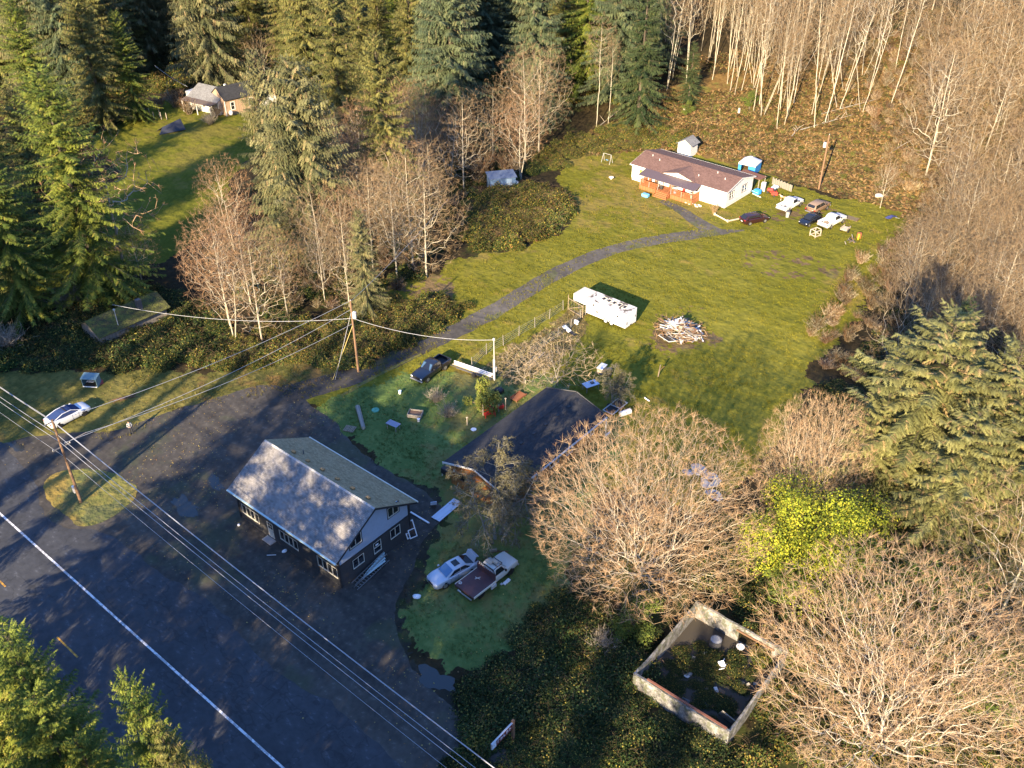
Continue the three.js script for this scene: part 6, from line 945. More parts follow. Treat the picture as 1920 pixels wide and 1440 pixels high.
// where a vehicle stands: photo pixels of the front and rear wheels on one side
function stand(fx, fy, rx, ry, side, w) { const f = px(fx, fy), r = px(rx, ry), d = f.clone().sub(r).normalize(), right = V3(-d.z, 0, d.x), c = f.add(r).multiplyScalar(0.5).addScaledVector(right, -side * w); c.y = hgt(c.x, c.z); return [c, Math.atan2(-d.z, d.x)]; }
function car(name, label, cat, [p, yaw], o) {
  const t = thing(name, label, cat, p, yaw), { L = 4.7, w = 0.9, wb = 2.75, belt = 0.92, roof = 1.43, hood = 0.86, boot = 0.98, paint, cab = [0.95, 0.1, -1.15, -1.95], glass = MT.glass, r = 0.33, roofM = paint, fr = 0.9 } = o, h = L / 2;
  M('body', loft([bodySec(-h, 0.42, boot - 0.16, w * 0.80, 0.02), bodySec(-h + 0.1, 0.3, boot - 0.03, w * 0.93), bodySec(-h + 0.6, 0.2, boot, w * 0.99), bodySec(cab[2] - 0.2, 0.18, belt + 0.03, w), bodySec(0, 0.18, belt, w), bodySec(cab[0], 0.18, belt - 0.02, w), bodySec(h - 0.75, 0.18, hood - 0.03, w * 0.985, 0.05), bodySec(h - 0.25, 0.22, hood - 0.12, w * 0.92, 0.05), bodySec(h - 0.03, 0.3, hood - 0.24, w * 0.78, 0.03), bodySec(h, 0.38, hood - 0.32, w * 0.66, 0.01)]), paint, t);
  const [x0, x1, x2, x3] = cab, wt = w * 0.72, wbb = w * 0.9;
  M('cabin', loft([cabSec(x3, belt - 0.05, belt + 0.06, wbb * 0.92, wbb * 0.85), cabSec(x2, belt - 0.05, roof - 0.03, wbb, wt), cabSec((x1 + x2) / 2, belt - 0.05, roof, wbb, wt), cabSec(x1, belt - 0.05, roof - 0.03, wbb, wt), cabSec(x0, belt - 0.06, belt + 0.03, wbb * 0.93, wbb * 0.86)]), roofM, t);
  const yb = belt + 0.03, yt = roof - 0.03;
  M('windscreen', patch([x0, yb, wbb * 0.86], [x0, yb, -wbb * 0.86], [x1, yt, -wt], [x1, yt, wt], 0.05, 0.95, 0.02, 0.97, 0.065), o.screen || glass, t);
  M('rear_window', patch([x3, yb + 0.04, -wbb * 0.85], [x3, yb + 0.04, wbb * 0.85], [x2, yt, wt], [x2, yt, -wt], 0.07, 0.93, 0.05, 0.95, 0.06), glass, t);
  for (const s of [-1, 1]) { const f = (u0, u1) => s > 0 ? patch([x3, yb, wbb * 0.93], [x0, yb, wbb * 0.93], [x1, yt, wt], [x2, yt, wt], u0, u1, 0.04, 0.9, 0.02) : patch([x0, yb, -wbb * 0.93], [x3, yb, -wbb * 0.93], [x2, yt, -wt], [x1, yt, -wt], 1 - u1, 1 - u0, 0.04, 0.9, 0.02); M('side_window', f(0.12, 0.48), glass, t); M('side_window', f(0.5, 0.9), glass, t); M('mirror', rbx(x0 - 0.35, belt + 0.02, s * (w + 0.02), x0 - 0.15, belt + 0.15, s * (w + 0.16), 0.04), paint, t); M('headlight', rbx(h - 0.42, hood - 0.30, s * w * 0.52, h - 0.1, hood - 0.15, s * w * 0.84, 0.05), lampM, t); M('tail_light', rbx(-h + 0.0, boot - 0.26, s * w * 0.5, -h + 0.16, boot - 0.1, s * w * 0.9, 0.04), tailM, t); }
  for (const s of [-1, 1]) { for (const x of [cab[0] - 0.35, (cab[0] + cab[2]) / 2 - 0.1]) M('door_seam', bx(x - 0.008, 0.3, s * (w - 0.02), x + 0.008, belt - 0.05, s * (w + 0.004)), darkM, t); M('door_handle', rbx((cab[0] + cab[2]) / 2 + 0.02, belt - 0.17, s * (w - 0.01), (cab[0] + cab[2]) / 2 + 0.2, belt - 0.13, s * (w + 0.03), 0.01), paint, t); }
  M('grille', rbx(h - 0.1, 0.42, -w * 0.4, h + 0.01, hood - 0.26, w * 0.4, 0.03), darkM, t); M('plate', rbx(-h - 0.015, 0.55, -0.22, -h + 0.02, 0.67, 0.22, 0.005), MT.whiteP, t);
  wheels(t, wb / 2 + 0.05, -wb / 2 + 0.05, w * 0.985, r, o.rim);
  return t;
}
{
  // silver sedan with its boot open
  const sil = carPaint([0.46, 0.50, 0.56], 0.3), t = car('sedan', 'silver sedan with its boot lid open beside the flatbed truck', 'car', stand(835, 1102, 883, 1076, -1, 0.78), { L: 4.82, w: 0.92, hood: 0.97, paint: sil, roof: 1.45, belt: 0.95, boot: 1.0, cab: [1.15, 0.35, -0.95, -1.75], screen: phys([0.10, 0.20, 0.34], 0.05) });
  M('sunroof', rbx(-0.55, 1.475, -0.36, 0.05, 1.49, 0.36, 0.01), MT.glass, t);
  M('boot_shade_plate', rbx(-2.3, 1.02, -0.62, -1.72, 1.045, 0.62, 0.01), std([0.045, 0.045, 0.05], 0.95), t);  // dark plate on the solid body stands for the shaded open boot
  const lid = M('boot_lid', [rbx(-0.04, 0, -0.66, 0.04, 0.62, 0.66, 0.03), rbx(-0.36, 0.56, -0.62, 0.04, 0.64, 0.62, 0.03)], sil, t); lid.position.set(-1.85, 1.02, 0); lid.rotation.z = 0.42;
  // white car with a blue glass roof
  const wh = carPaint([0.74, 0.76, 0.78], 0.28), u = car('electric_car', 'white fastback car with a blue glass roof parked on the verge', 'car', stand(161, 778, 111, 803, 1, 0.78), { L: 4.75, w: 0.93, paint: wh, roofM: MT.glassBlue, glass: MT.glassBlue, roof: 1.42, belt: 0.95, hood: 0.92, boot: 1.02, cab: [1.2, 0.25, -0.75, -2.0], wb: 2.88, r: 0.34, rim: darkM });
  for (const s of [-1, 1]) M('roof_rail', [beam([1.15, 1.0, s * 0.78], [0.25, 1.41, s * 0.66], 0.08, 0.05), beam([0.25, 1.41, s * 0.66], [-0.75, 1.41, s * 0.66], 0.08, 0.05), beam([-0.75, 1.41, s * 0.66], [-1.95, 1.05, s * 0.77], 0.08, 0.05)], wh, u);
  M('roof_bar', rbx(-0.28, 1.435, -0.62, -0.16, 1.475, 0.62, 0.02), darkM, u);
  car('wagon', 'dark maroon wagon parked at the end of the gravel driveway', 'car', stand(1432, 417.5, 1406, 422.5, 1, 0.78), { L: 4.7, w: 0.9, paint: carPaint([0.035, 0.012, 0.012]), roof: 1.52, belt: 0.98, boot: 1.1, cab: [1.2, 0.4, -1.7, -2.2] });
  car('hatchback', 'small black car beside the white pickup with cargo on its bed', 'car', stand(1512, 428, 1538, 415, -1, 0.78), { L: 4.1, w: 0.87, paint: carPaint([0.010, 0.011, 0.013]), roof: 1.45, belt: 0.93, hood: 0.84, boot: 0.95, cab: [1.0, 0.2, -1.1, -1.85], wb: 2.5 });
}
function pickup(name, label, [p, yaw], o) {
  const t = thing(name, label, 'truck', p, yaw), { L = 5.3, w = 0.96, paint, roof = 1.76, belt = 1.12, hood = 1.08, bedY = 0.78, cab = [1.05, 0.5, -0.55, -0.8], bed = true, r = 0.38, suv = false } = o, h = L / 2, xb = cab[3] - 0.05;
  M('body', loft([bodySec(suv ? -h : xb - 0.02, 0.42, belt - 0.02, w * 0.97), bodySec(0, 0.40, belt, w), bodySec(cab[0], 0.40, belt - 0.02, w), bodySec(h - 0.9, 0.40, hood, w * 0.99, 0.05), bodySec(h - 0.2, 0.42, hood - 0.06, w * 0.95, 0.05), bodySec(h - 0.02, 0.5, hood - 0.16, w * 0.9, 0.02)]), paint, t);
  const [x0, x1, x2, x3] = cab, wt = w * 0.76, wbb = w * 0.92, yb = belt, yt = roof - 0.04;
  M('cabin', loft([cabSec(x3, belt - 0.05, suv ? belt + 0.1 : belt + 0.25, wbb, wbb * 0.9), cabSec(x2, belt - 0.05, roof - 0.03, wbb, wt), cabSec((x1 + x2) / 2, belt - 0.05, roof, wbb, wt), cabSec(x1, belt - 0.05, roof - 0.03, wbb, wt), cabSec(x0, belt - 0.06, belt + 0.03, wbb * 0.95, wbb * 0.9)]), o.roofM || paint, t);
  M('windscreen', patch([x0, yb, wbb * 0.88], [x0, yb, -wbb * 0.88], [x1, yt, -wt], [x1, yt, wt], 0.05, 0.95, 0.06, 0.95, 0.03), o.screen || MT.glass, t);
  M('rear_window', patch([x3, yb + (suv ? 0.1 : 0.15), -wbb * 0.88], [x3, yb + (suv ? 0.1 : 0.15), wbb * 0.88], [x2, yt, wt], [x2, yt, -wt], 0.08, 0.92, 0.05, 0.92, 0.03), MT.glass, t);
  for (const s of [-1, 1]) { const f = (u0, u1) => s > 0 ? patch([x3, yb, wbb], [x0, yb, wbb], [x1, yt, wt], [x2, yt, wt], u0, u1, 0.1, 0.9, 0.02) : patch([x0, yb, -wbb], [x3, yb, -wbb], [x2, yt, -wt], [x1, yt, -wt], 1 - u1, 1 - u0, 0.1, 0.9, 0.02); if (suv || o.crew) { M('side_window', f(0.06, 0.46), MT.glass, t); M('side_window', f(0.5, 0.88), MT.glass, t); } else M('side_window', f(0.1, 0.85), MT.glass, t); M('headlight', rbx(h - 0.12, hood - 0.34, s * w * 0.6, h + 0.0, hood - 0.16, s * w * 0.88, 0.02), lampM, t); M('mirror', rbx(x0 - 0.45, belt + 0.05, s * (w + 0.02), x0 - 0.3, belt + 0.28, s * (w + 0.2), 0.04), darkM, t); M('tail_light', rbx(-h - 0.01, 0.75, s * w * 0.8, -h + 0.06, 1.0, s * w * 0.96, 0.02), tailM, t); }
  M('grille', rbx(h - 0.06, 0.62, -w * 0.55, h + 0.01, hood - 0.16, w * 0.55, 0.02), darkM, t);
  M('front_bumper', rbx(h - 0.08, 0.42, -w * 0.95, h + 0.1, 0.58, w * 0.95, 0.05), o.bumper || rimM, t);
  M('rear_bumper', rbx(-h - 0.1, 0.45, -w * 0.9, -h + 0.02, 0.6, w * 0.9, 0.05), o.bumper || rimM, t);
  if (bed && !suv) {
    M('bed_floor', rbx(-h + 0.05, 0.62, -w * 0.9, xb - 0.05, 0.68, w * 0.9, 0.01), o.bedM || darkM, t);
    for (const s of [-1, 1]) M('bed_side', rbx(-h, 0.45, s * w * 0.84, xb - 0.03, belt, s * w * 0.995, 0.04), paint, t);
    M('tailgate', rbx(-h - 0.02, 0.5, -w * 0.83, -h + 0.06, belt - 0.02, w * 0.83, 0.03), paint, t); M('bed_front', rbx(xb - 0.1, 0.6, -w * 0.83, xb - 0.04, belt, w * 0.83, 0.02), paint, t);
  }
  wheels(t, h - 1.0, -h + 1.15, w * 0.985, r, o.rim); return t;
}
{
  const white = carPaint([0.70, 0.70, 0.68], 0.45, 0.5);
  pickup('pickup_truck', 'black crew-cab pickup truck parked beside the driveway', stand(802, 716, 835, 693, -1, 0.82), { paint: carPaint([0.012, 0.014, 0.022], 0.3), cab: [1.0, 0.4, -0.75, -1.0], crew: true, screen: phys([0.05, 0.10, 0.18], 0.05), L: 5.3 });
  const a = pickup('pickup_truck', 'white pickup truck with pipes on its bed near the lean-to', stand(1499, 387, 1478, 398, 1, 0.82), { paint: white, bedM: white, L: 5.3 });
  M('pipe_rack', [bar([-2.4, 0.75, -0.4], [-0.9, 0.95, 0.2], 0.04), bar([-2.2, 0.75, 0.5], [-1.0, 0.8, -0.3], 0.04), bar([-1.6, 0.72, -0.6], [-1.5, 0.75, 0.6], 0.05)], MT.dgrey, a);
  const b = pickup('pickup_truck', 'white pickup truck with a brown box on its bed beside the small black car', stand(1578, 419, 1557, 429, 1, 0.82), { paint: white, bedM: white, L: 5.3 });
  M('bed_cargo', [rbx(-2.0, 0.68, -0.4, -1.3, 0.9, 0.3, 0.03), rbx(-1.7, 0.9, -0.2, -1.4, 1.0, 0.2, 0.02)], MT.wood, b);
  pickup('suv', 'tan and brown square SUV with a dark rear window', stand(1550, 393, 1531, 403, 1, 0.8), { paint: carPaint([0.24, 0.15, 0.095], 0.5, 0.3), roofM: std([0.27, 0.19, 0.13], 0.7), suv: true, L: 4.7, w: 0.93, roof: 1.72, cab: [1.0, 0.5, -2.0, -2.3] });
  // flatbed truck
  const cream = carPaint([0.60, 0.60, 0.56], 0.5, 0.3), t = pickup('flatbed_truck', 'white cab truck with a maroon flatbed and headache rack', stand(951, 1081, 906, 1116, 1, 0.85), { paint: cream, bed: false, L: 5.9, w: 0.98, cab: [1.5, 0.95, 0.1, -0.15], roof: 1.85, belt: 1.15, hood: 1.15, rim: darkM });
  const mar = new THREE.MeshStandardMaterial({ map: rep(tex(256, 256, (u, v, o) => { const k = nz(u * 512, v * 512), q = nz(u * 1500, v * 300); o[0] = mix(0.06, 0.115, k * 0.6 + q * 0.4); o[1] = mix(0.03, 0.045, k); o[2] = mix(0.03, 0.045, k); }), 0.3), roughness: 0.6, side: THREE.DoubleSide });
  M('flatbed', [bx(-3.0, 0.98, -1.15, -0.25, 1.06, 1.15), bx(-3.04, 0.86, -1.17, -2.98, 1.08, 1.17)], mar, t);
  for (const s of [-1, 1]) M('bed_rail', bx(-2.98, 0.86, s * 1.15, -0.25, 1.07, s * 1.21), MT.cream, t);
  M('frame_rails', [bx(-2.9, 0.7, -0.45, -0.2, 0.86, -0.33), bx(-2.9, 0.7, 0.33, -0.2, 0.86, 0.45)], darkM, t);
  M('headboard', [bx(-0.27, 1.06, -1.12, -0.2, 1.75, 1.12)], mar, t);
  M('headache_rack', [bar([-0.24, 1.75, -1.0], [-0.24, 2.1, -0.9], 0.04), bar([-0.24, 1.75, 1.0], [-0.24, 2.1, 0.9], 0.04), bar([-0.24, 2.1, -0.9], [-0.24, 2.1, 0.9], 0.045), bar([-0.24, 2.05, -0.8], [1.0, 2.02, -0.75], 0.03), bar([-0.24, 2.05, 0.8], [1.0, 2.02, 0.75], 0.03), bar([1.0, 2.02, -0.75], [1.0, 2.02, 0.75], 0.035), bar([0.4, 2.03, -0.78], [0.4, 2.03, 0.78], 0.03)], darkM, t);
  for (let i = 0; i < 9; i++) M('rack_bar', bx(-0.28, 1.8, -0.85 + i * 0.21, -0.25, 2.06, -0.78 + i * 0.21), MT.lgrey, t);
  M('rack_load', [rbx(0.1, 2.04, -0.55, 0.5, 2.12, 0.1, 0.02), rbx(0.5, 2.04, -0.1, 0.85, 2.1, 0.45, 0.02)], MT.paleWood, t);
  M('tool_box', bx(-0.9, 0.5, 1.16, -0.3, 0.84, 1.3), MT.lgrey, t);
  M('hitch_ring', new THREE.TorusGeometry(0.12, 0.04, 8, 16).rotateX(Math.PI / 2).translate(-2.6, 1.1, -0.9), MT.lgrey, t);
  M('crossbar_tool', [bar([-1.4, 1.1, -0.3], [-0.9, 1.1, -0.1], 0.03), bar([-1.2, 1.1, -0.45], [-1.1, 1.1, 0.05], 0.03)], MT.lgrey, t);
  M('plate', bx(-3.06, 0.6, -0.75, -3.03, 0.75, -0.4), MT.whiteP, t);
}
// ---------------------------------------------------------------- horse trailer
{
  const t = thing('horse_trailer', 'long white gooseneck horse trailer on the lawn beside the fence', 'trailer', [14.39, 0, -101.38], 139 * D2R), y0 = 0.35, y1 = 2.42, W = 2.42;
  const wm = std([0.72, 0.73, 0.75], 0.5);
  M('body', rbx(0, y0, 0, 6.3, y1, W, 0.04), wm, t); M('gooseneck', rbx(6.302, 1.35, 0.02, 8.4, y1 - 0.01, W - 0.02, 0.05), wm, t);
  const rt = new THREE.MeshStandardMaterial({ map: rep(tex(512, 512, (u, v, o) => { const s = sstep(0.4, 0.62, nz(u * 512, v * 512) * 0.7 + nz(u * 1400, v * 1400) * 0.35); o[0] = mix(0.62, 0.12, s); o[1] = mix(0.60, 0.095, s); o[2] = mix(0.55, 0.07, s); }), 0.16), roughness: 0.85, side: THREE.DoubleSide });
  M('roof_panel', bx(0.05, y1 + 0.004, 0.05, 6.28, y1 + 0.03, W - 0.05), rt, t); M('roof_panel', bx(6.32, y1 + 0.0, 0.08, 8.35, y1 + 0.02, W - 0.08), std([0.55, 0.5, 0.42], 0.8), t);
  for (let i = 0; i < 5; i++) { const x = 0.95 + i * 0.82, f = M('roof_hatch', [bx(x - 0.02, y1 + 0.031, 0.98, x + 0.5, y1 + 0.1, 1.04), bx(x - 0.02, y1 + 0.031, 1.76, x + 0.5, y1 + 0.1, 1.82), bx(x - 0.02, y1 + 0.031, 1.04, x + 0.03, y1 + 0.1, 1.76), bx(x + 0.45, y1 + 0.031, 1.04, x + 0.5, y1 + 0.1, 1.76)], MT.cream, t); M('pane', bx(x + 0.03, y1 + 0.032, 1.04, x + 0.45, y1 + 0.06, 1.76), MT.black, f); }
  const F = ['z-', 0];
  for (const x of [1.45, 5.3]) M('door_seam', fb(F, x, y0 + 0.1, 0.002, x + 0.03, y1 - 0.15, 0.008), MT.grey, t);
  for (const [a, b, c, d] of [[5.0, 1.75, 5.22, 2.05], [4.35, 0.95, 4.62, 1.25], [1.15, 1.55, 1.38, 1.82]]) M('window', fb(F, a, b, 0.002, c, d, 0.02), MT.black, t);
  for (let i = 0; i < 3; i++) M('vent_panel', fb(F, 2.5 + i * 0.62, 1.35, 0.002, 2.85 + i * 0.62, 1.95, 0.015), std([0.55, 0.54, 0.52], 0.6), t);
  M('storage_door', [fb(F, 6.5, 1.5, 0.002, 7.9, 2.2, 0.012)], std([0.66, 0.67, 0.69], 0.5), t);
  for (const x of [2.16, 3.05]) { const k = M('wheel', new THREE.CylinderGeometry(0.36, 0.36, 0.22, 20).rotateX(Math.PI / 2).translate(x, 0.36, 0.1), tyreM, t); M('rim', new THREE.CylinderGeometry(0.24, 0.24, 0.04, 16).rotateX(Math.PI / 2).translate(x, 0.36, -0.02), std([0.75, 0.75, 0.74], 0.5), k); M('wheel', new THREE.CylinderGeometry(0.36, 0.36, 0.22, 20).rotateX(Math.PI / 2).translate(x, 0.36, W - 0.1), tyreM, t); }
  M('fender', fb(F, 1.7, 0.74, 0.002, 3.5, 0.8, 0.1), wm, t);
  M('rear_latch', [fb(['x-', 0], 0.25, 0.8, 0.002, 0.35, 1.15, 0.03), fb(['x-', 0], 2.05, 1.2, 0.002, 2.15, 1.5, 0.03), fb(['x-', 0], 1.0, 0.4, 0.002, 1.4, 0.52, 0.015)], MT.dgrey, t);
  M('jack_leg', [bar([7.9, 0, 0.6], [7.9, 1.35, 0.6], 0.06), bar([7.9, 0, 1.8], [7.9, 1.35, 1.8], 0.06)], MT.dgrey, t); M('hitch_neck', [bar([7.7, 1.35, 1.2], [7.7, 0.7, 1.2], 0.09)], MT.dgrey, t);
}
console.log('vehicles done');
// ---------------------------------------------------------------- poles and wires
const wireM = std([0.42, 0.43, 0.45], 0.45, { metalness: 0.3 }), cableM = std([0.30, 0.31, 0.33], 0.6);
function wire(label, a, b, sag, r = 0.018, mat = wireM, group = null, name = 'overhead_wire') {
  const pts = []; for (let i = 0; i <= 24; i++) { const s = i / 24, p = a.clone().lerp(b, s); p.y -= sag * 4 * s * (1 - s); pts.push(p); }
  return tag(M(name, new THREE.TubeGeometry(new THREE.CatmullRomCurve3(pts), 48, r, 5), mat), label, 'wire', group);
}
function insulator(t, x, y, z) { M('insulator', [cyl(0.05, 0.035, 0.14, 8, y).translate(x, 0, z)], MT.lgrey, t); }
function poleAt(label, p, h, r = 0.16, mat = MT.pole, yaw = YAW) { const t = thing('utility_pole', label, 'pole', p, yaw); const g = new THREE.CylinderGeometry(r * 0.7, r, h + 0.3, 12, 6); g.translate(0, h / 2 - 0.15, 0); M('shaft', g, mat, t); return t; }
const loc = (o, x, y, z) => { o.updateMatrixWorld(); return V3(x, y, z).applyMatrix4(o.matrixWorld); };
{
  const P1 = poleAt('tall brown utility pole on the grass island by the road', px(152, 942), 10.2);
  M('transmission_arm', [beam([0, 10.0, -0.05], [0, 10.0, -0.8], 0.09, 0.1), beam([0, 7.2, 0.1], [0, 7.2, 2.6], 0.06, 0.06), beam([0, 7.0, -0.9], [0, 7.0, 0.9], 0.09, 0.1)], MT.greyWood, P1);
  for (const [x, y, z] of [[0, 10.05, -0.7], [0, 7.05, -0.85], [0, 7.05, 0.85]]) insulator(P1, x, y, z);
  M('meter_box', rbx(0.16, 1.2, -0.22, 0.5, 2.0, 0.22, 0.03), MT.whiteP, P1); M('conduit', bar([0.2, 0, 0.1], [0.2, 3.2, 0.1], 0.04), MT.lgrey, P1);
  const P2 = poleAt('brown utility pole with a transformer can and two guy wires beside the driveway', px(672, 697), 9.7, 0.15);
  M('transformer', [cyl(0.24, 0.24, 0.75, 14, 7.6).translate(-0.42, 0, 0), cyl(0.1, 0.05, 0.12, 10, 8.35).translate(-0.42, 0, 0)], MT.lgrey, P2); M('bracket', bx(-0.25, 7.8, -0.05, -0.1, 8.1, 0.05), MT.dgrey, P2); insulator(P2, 0, 9.7, 0);
  const P3 = poleAt('thin pale service pole at the end of the lumber trailer', px(927, 713), 5.6, 0.07, MT.lgrey); M('service_head', [rbx(-0.12, 5.5, -0.1, 0.12, 5.8, 0.1, 0.04), bx(-0.2, 0.2, -0.16, 0.05, 3.0, -0.07)], MT.lgrey, P3);
  M('meter_box', rbx(-0.2, 1.2, 0.08, 0.2, 1.8, 0.28, 0.03), MT.lgrey, P3);
  const P4 = poleAt('brown utility pole with a transformer at the hill foot behind the parked trucks', px(1535, 355), 9.4, 0.17); M('transformer', [cyl(0.26, 0.26, 0.8, 14, 7.2).translate(0.45, 0, 0)], MT.lgrey, P4); M('bracket', bx(0.1, 7.4, -0.05, 0.25, 7.7, 0.05), MT.dgrey, P4); insulator(P4, 0, 9.4, 0);
  // line along the road, to the next poles out of view
  const q1 = V3(P1.position.x - UX * 108, 0, P1.position.z - UZ * 108), q0 = V3(P1.position.x + UX * 80, 0, P1.position.z + UZ * 80);
  const PA = poleAt('next utility pole down the road', q1, 10.2), PB = poleAt('next utility pole up the road', q0, 10.2);
  let n = 0;
  for (const [y, z, r, sg, lb] of [[10.1, 0.0, 0.026, 1.9, 'top power wire along the road'], [9.85, 0.06, 0.022, 1.85, 'second wire just below the top power wire along the road'], [8.45, 0, 0.022, 1.9, 'middle cable along the road'], [7.6, 0, 0.022, 1.9, 'lower cable along the road'], [5.75, 0, 0.015, 1.9, 'lowest thin cable along the road']]) {
    wire(lb + '; near span', loc(P1, 0, y, z), loc(PA, 0, y, z), sg, r); wire(lb + '; far span', loc(P1, 0, y, z), loc(PB, 0, y, z), sg, r); n++;
  }
  wire('upper wire crossing the lot from the roadside pole to the transformer pole', loc(P1, 0, 10.0, 0), loc(P2, 0, 9.7, 0), 0.8, 0.022); wire('middle wire crossing the lot from the roadside pole to the transformer pole', loc(P1, 0, 7.3, 0.3), loc(P2, 0, 8.6, 0), 0.9, 0.022); wire('low wire crossing the lot from the roadside pole arm to the transformer pole', loc(P1, 0, 7.2, 2.5), loc(P2, 0, 6.7, 0), 0.9, 0.022);
  const cot = uv2w(18.8 + 0.3, 22 + 3), ct = V3(cot[0], 5.1, cot[1]); wire('service cable from the transformer pole to the mossy cottage', loc(P2, 0, 7.4, 0), ct, 1.2, 0.025);
  wire('twisted service cable from the transformer pole to the thin pale pole', loc(P2, 0, 7.4, 0), loc(P3, 0, 5.6, 0), 0.9, 0.025);
  wire('power wire from the transformer pole past the alders', loc(P2, 0, 9.6, 0), V3(-9, 9, -122), 0.5, 0.02);
  const ga = px(625, 712); for (const [h, m, lb] of [[8.4, cableM, 'upper guy wire anchored beside the driveway'], [6.6, std([0.55, 0.45, 0.15], 0.6), 'lower yellow-sleeved guy wire anchored beside the driveway']]) tag(M('guy_wire', bar(loc(P2, 0, h, 0), V3(ga.x + (h - 7) * 0.15, 0, ga.z), 0.03), m), lb, 'guy wire');
  wire('service cable hanging above the glade to the white house', V3(-74, 6.5, -196), V3(-66, 4, -190), 0.3, 0.03);
}
// ---------------------------------------------------------------- person standing on the lot
{
  const p = px(247, 813), res = 56, H = 1.68;
  const J = { // joints in metres, x right, z towards the viewer
    pel: [0, 0.92, 0, 0.13], chest: [0.01, 1.24, 0, 0.155], neck: [0.015, 1.42, 0, 0.06], head: [0.02, 1.56, 0.02, 0.105],
  };
  const caps = [
    [[0, 0.92, 0], 0.135, [0, 1.1, 0.01], 0.125], [[0, 1.1, 0.01], 0.125, [0, 1.3, 0], 0.15], [[-0.15, 1.36, 0], 0.065, [0.15, 1.36, 0], 0.065], [[0, 1.36, 0], 0.07, [0, 1.47, 0.01], 0.055],
    [[0, 1.52, 0.02], 0.085, [0, 1.6, 0.01], 0.095],
    [[-0.18, 1.35, 0], 0.06, [-0.25, 1.1, 0.05], 0.048], [[-0.25, 1.1, 0.05], 0.046, [-0.12, 1.05, 0.24], 0.038], [[-0.12, 1.05, 0.24], 0.034, [-0.04, 1.06, 0.29], 0.035],
    [[0.18, 1.35, 0], 0.06, [0.25, 1.1, 0.05], 0.048], [[0.25, 1.1, 0.05], 0.046, [0.12, 1.06, 0.24], 0.038], [[0.12, 1.06, 0.24], 0.034, [0.05, 1.07, 0.29], 0.035],
    [[-0.08, 0.9, 0], 0.095, [-0.1, 0.5, 0.02], 0.065], [[-0.1, 0.5, 0.02], 0.062, [-0.11, 0.1, -0.02], 0.045], [[-0.11, 0.05, -0.02], 0.045, [-0.13, 0.04, 0.13], 0.038],
    [[0.08, 0.9, 0], 0.095, [0.11, 0.5, 0.03], 0.065], [[0.11, 0.5, 0.03], 0.062, [0.14, 0.1, 0.0], 0.045], [[0.14, 0.05, 0.0], 0.045, [0.17, 0.04, 0.15], 0.038],
  ];
  for (const s of [-1, 1]) for (let k = 0; k < 5; k++) caps.push([[s * (0.045 - 0.004 * k), 1.09 - k * 0.016, 0.3], 0.011, [s * (0.005 + (k ? 0 : 0.02)), 1.085 - k * 0.016 + (k ? 0 : 0.04), 0.345 - Math.abs(k - 2) * 0.006], 0.009]);
  const field = (x, y, z, list) => { let d = 9; for (const [a, ra, b, rb] of list) { const bx_ = b[0] - a[0], by = b[1] - a[1], bz = b[2] - a[2], l2 = bx_ * bx_ + by * by + bz * bz, t = clamp(((x - a[0]) * bx_ + (y - a[1]) * by + (z - a[2]) * bz) / l2, 0, 1), q = Math.hypot(x - a[0] - bx_ * t, y - a[1] - by * t, z - a[2] - bz * t) - mix(ra, rb, t), k = 0.035, h = clamp(0.5 + 0.5 * (d - q) / k, 0, 1); d = mix(d, q, h) - k * h * (1 - h); } return d; };
  const march = (list, c, s, n) => { const m = new MarchingCubes(n, std([1, 1, 1]), false, false, 60000); m.isolation = 0; m.reset(); for (let z = 0; z < n; z++) for (let y = 0; y < n; y++) for (let x = 0; x < n; x++) m.field[x + y * n + z * n * n] = -field(c[0] + (x / n * 2 - 1) * s, c[1] + (y / n * 2 - 1) * s, c[2] + (z / n * 2 - 1) * s, list); m.update(); const cnt = m.count ?? m.geometry.drawRange.count, g = new THREE.BufferGeometry(), P = m.positionArray.slice(0, cnt * 3); for (let i = 0; i < P.length; i += 3) { P[i] = P[i] * s + c[0]; P[i + 1] = P[i + 1] * s + c[1]; P[i + 2] = P[i + 2] * s + c[2]; } g.setAttribute('position', new THREE.BufferAttribute(P, 3)); g.setAttribute('normal', new THREE.BufferAttribute(m.normalArray.slice(0, cnt * 3), 3)); return g; };
  const t = thing('person', 'person in a white and grey jacket and dark trousers holding a controller on the lot', 'person', p, 0.5);
  const g = march(caps, [0, 0.86, 0.05], 0.92, 112), pos = g.attributes.position, col = new Float32Array(pos.count * 3);
  for (let i = 0; i < pos.count; i++) { const x = pos.getX(i), y = pos.getY(i), z = pos.getZ(i); let c = [0.42, 0.28, 0.2]; if (y < 0.12) c = [0.02, 0.02, 0.022]; else if (y < 0.95 && z < 0.2) c = [0.022, 0.024, 0.035]; else if (y < 1.44 && z < 0.25) c = nz(x * 160 + 40, y * 160) > 0.52 ? [0.55, 0.56, 0.58] : [0.25, 0.26, 0.28]; col.set(c, i * 3); }
  g.setAttribute('color', new THREE.BufferAttribute(col, 3));
  M('body', g, new THREE.MeshStandardMaterial({ vertexColors: true, roughness: 0.85 }), t);
  const hair = new THREE.SphereGeometry(0.108, 16, 12, 0, 6.2832, 0, 1.75); hair.rotateX(-0.45); hair.translate(0, 1.6, 0.0); M('hair', hair, std([0.02, 0.017, 0.015], 0.8), t);
  for (const s of [-1, 1]) { M('eye', new THREE.SphereGeometry(0.011, 8, 6).translate(s * 0.033, 1.575, 0.098), MT.black, t); M('ear', new THREE.SphereGeometry(0.025, 8, 6).scale(0.5, 1, 0.8).translate(s * 0.096, 1.56, 0.01), std([0.42, 0.28, 0.2], 0.7), t); }
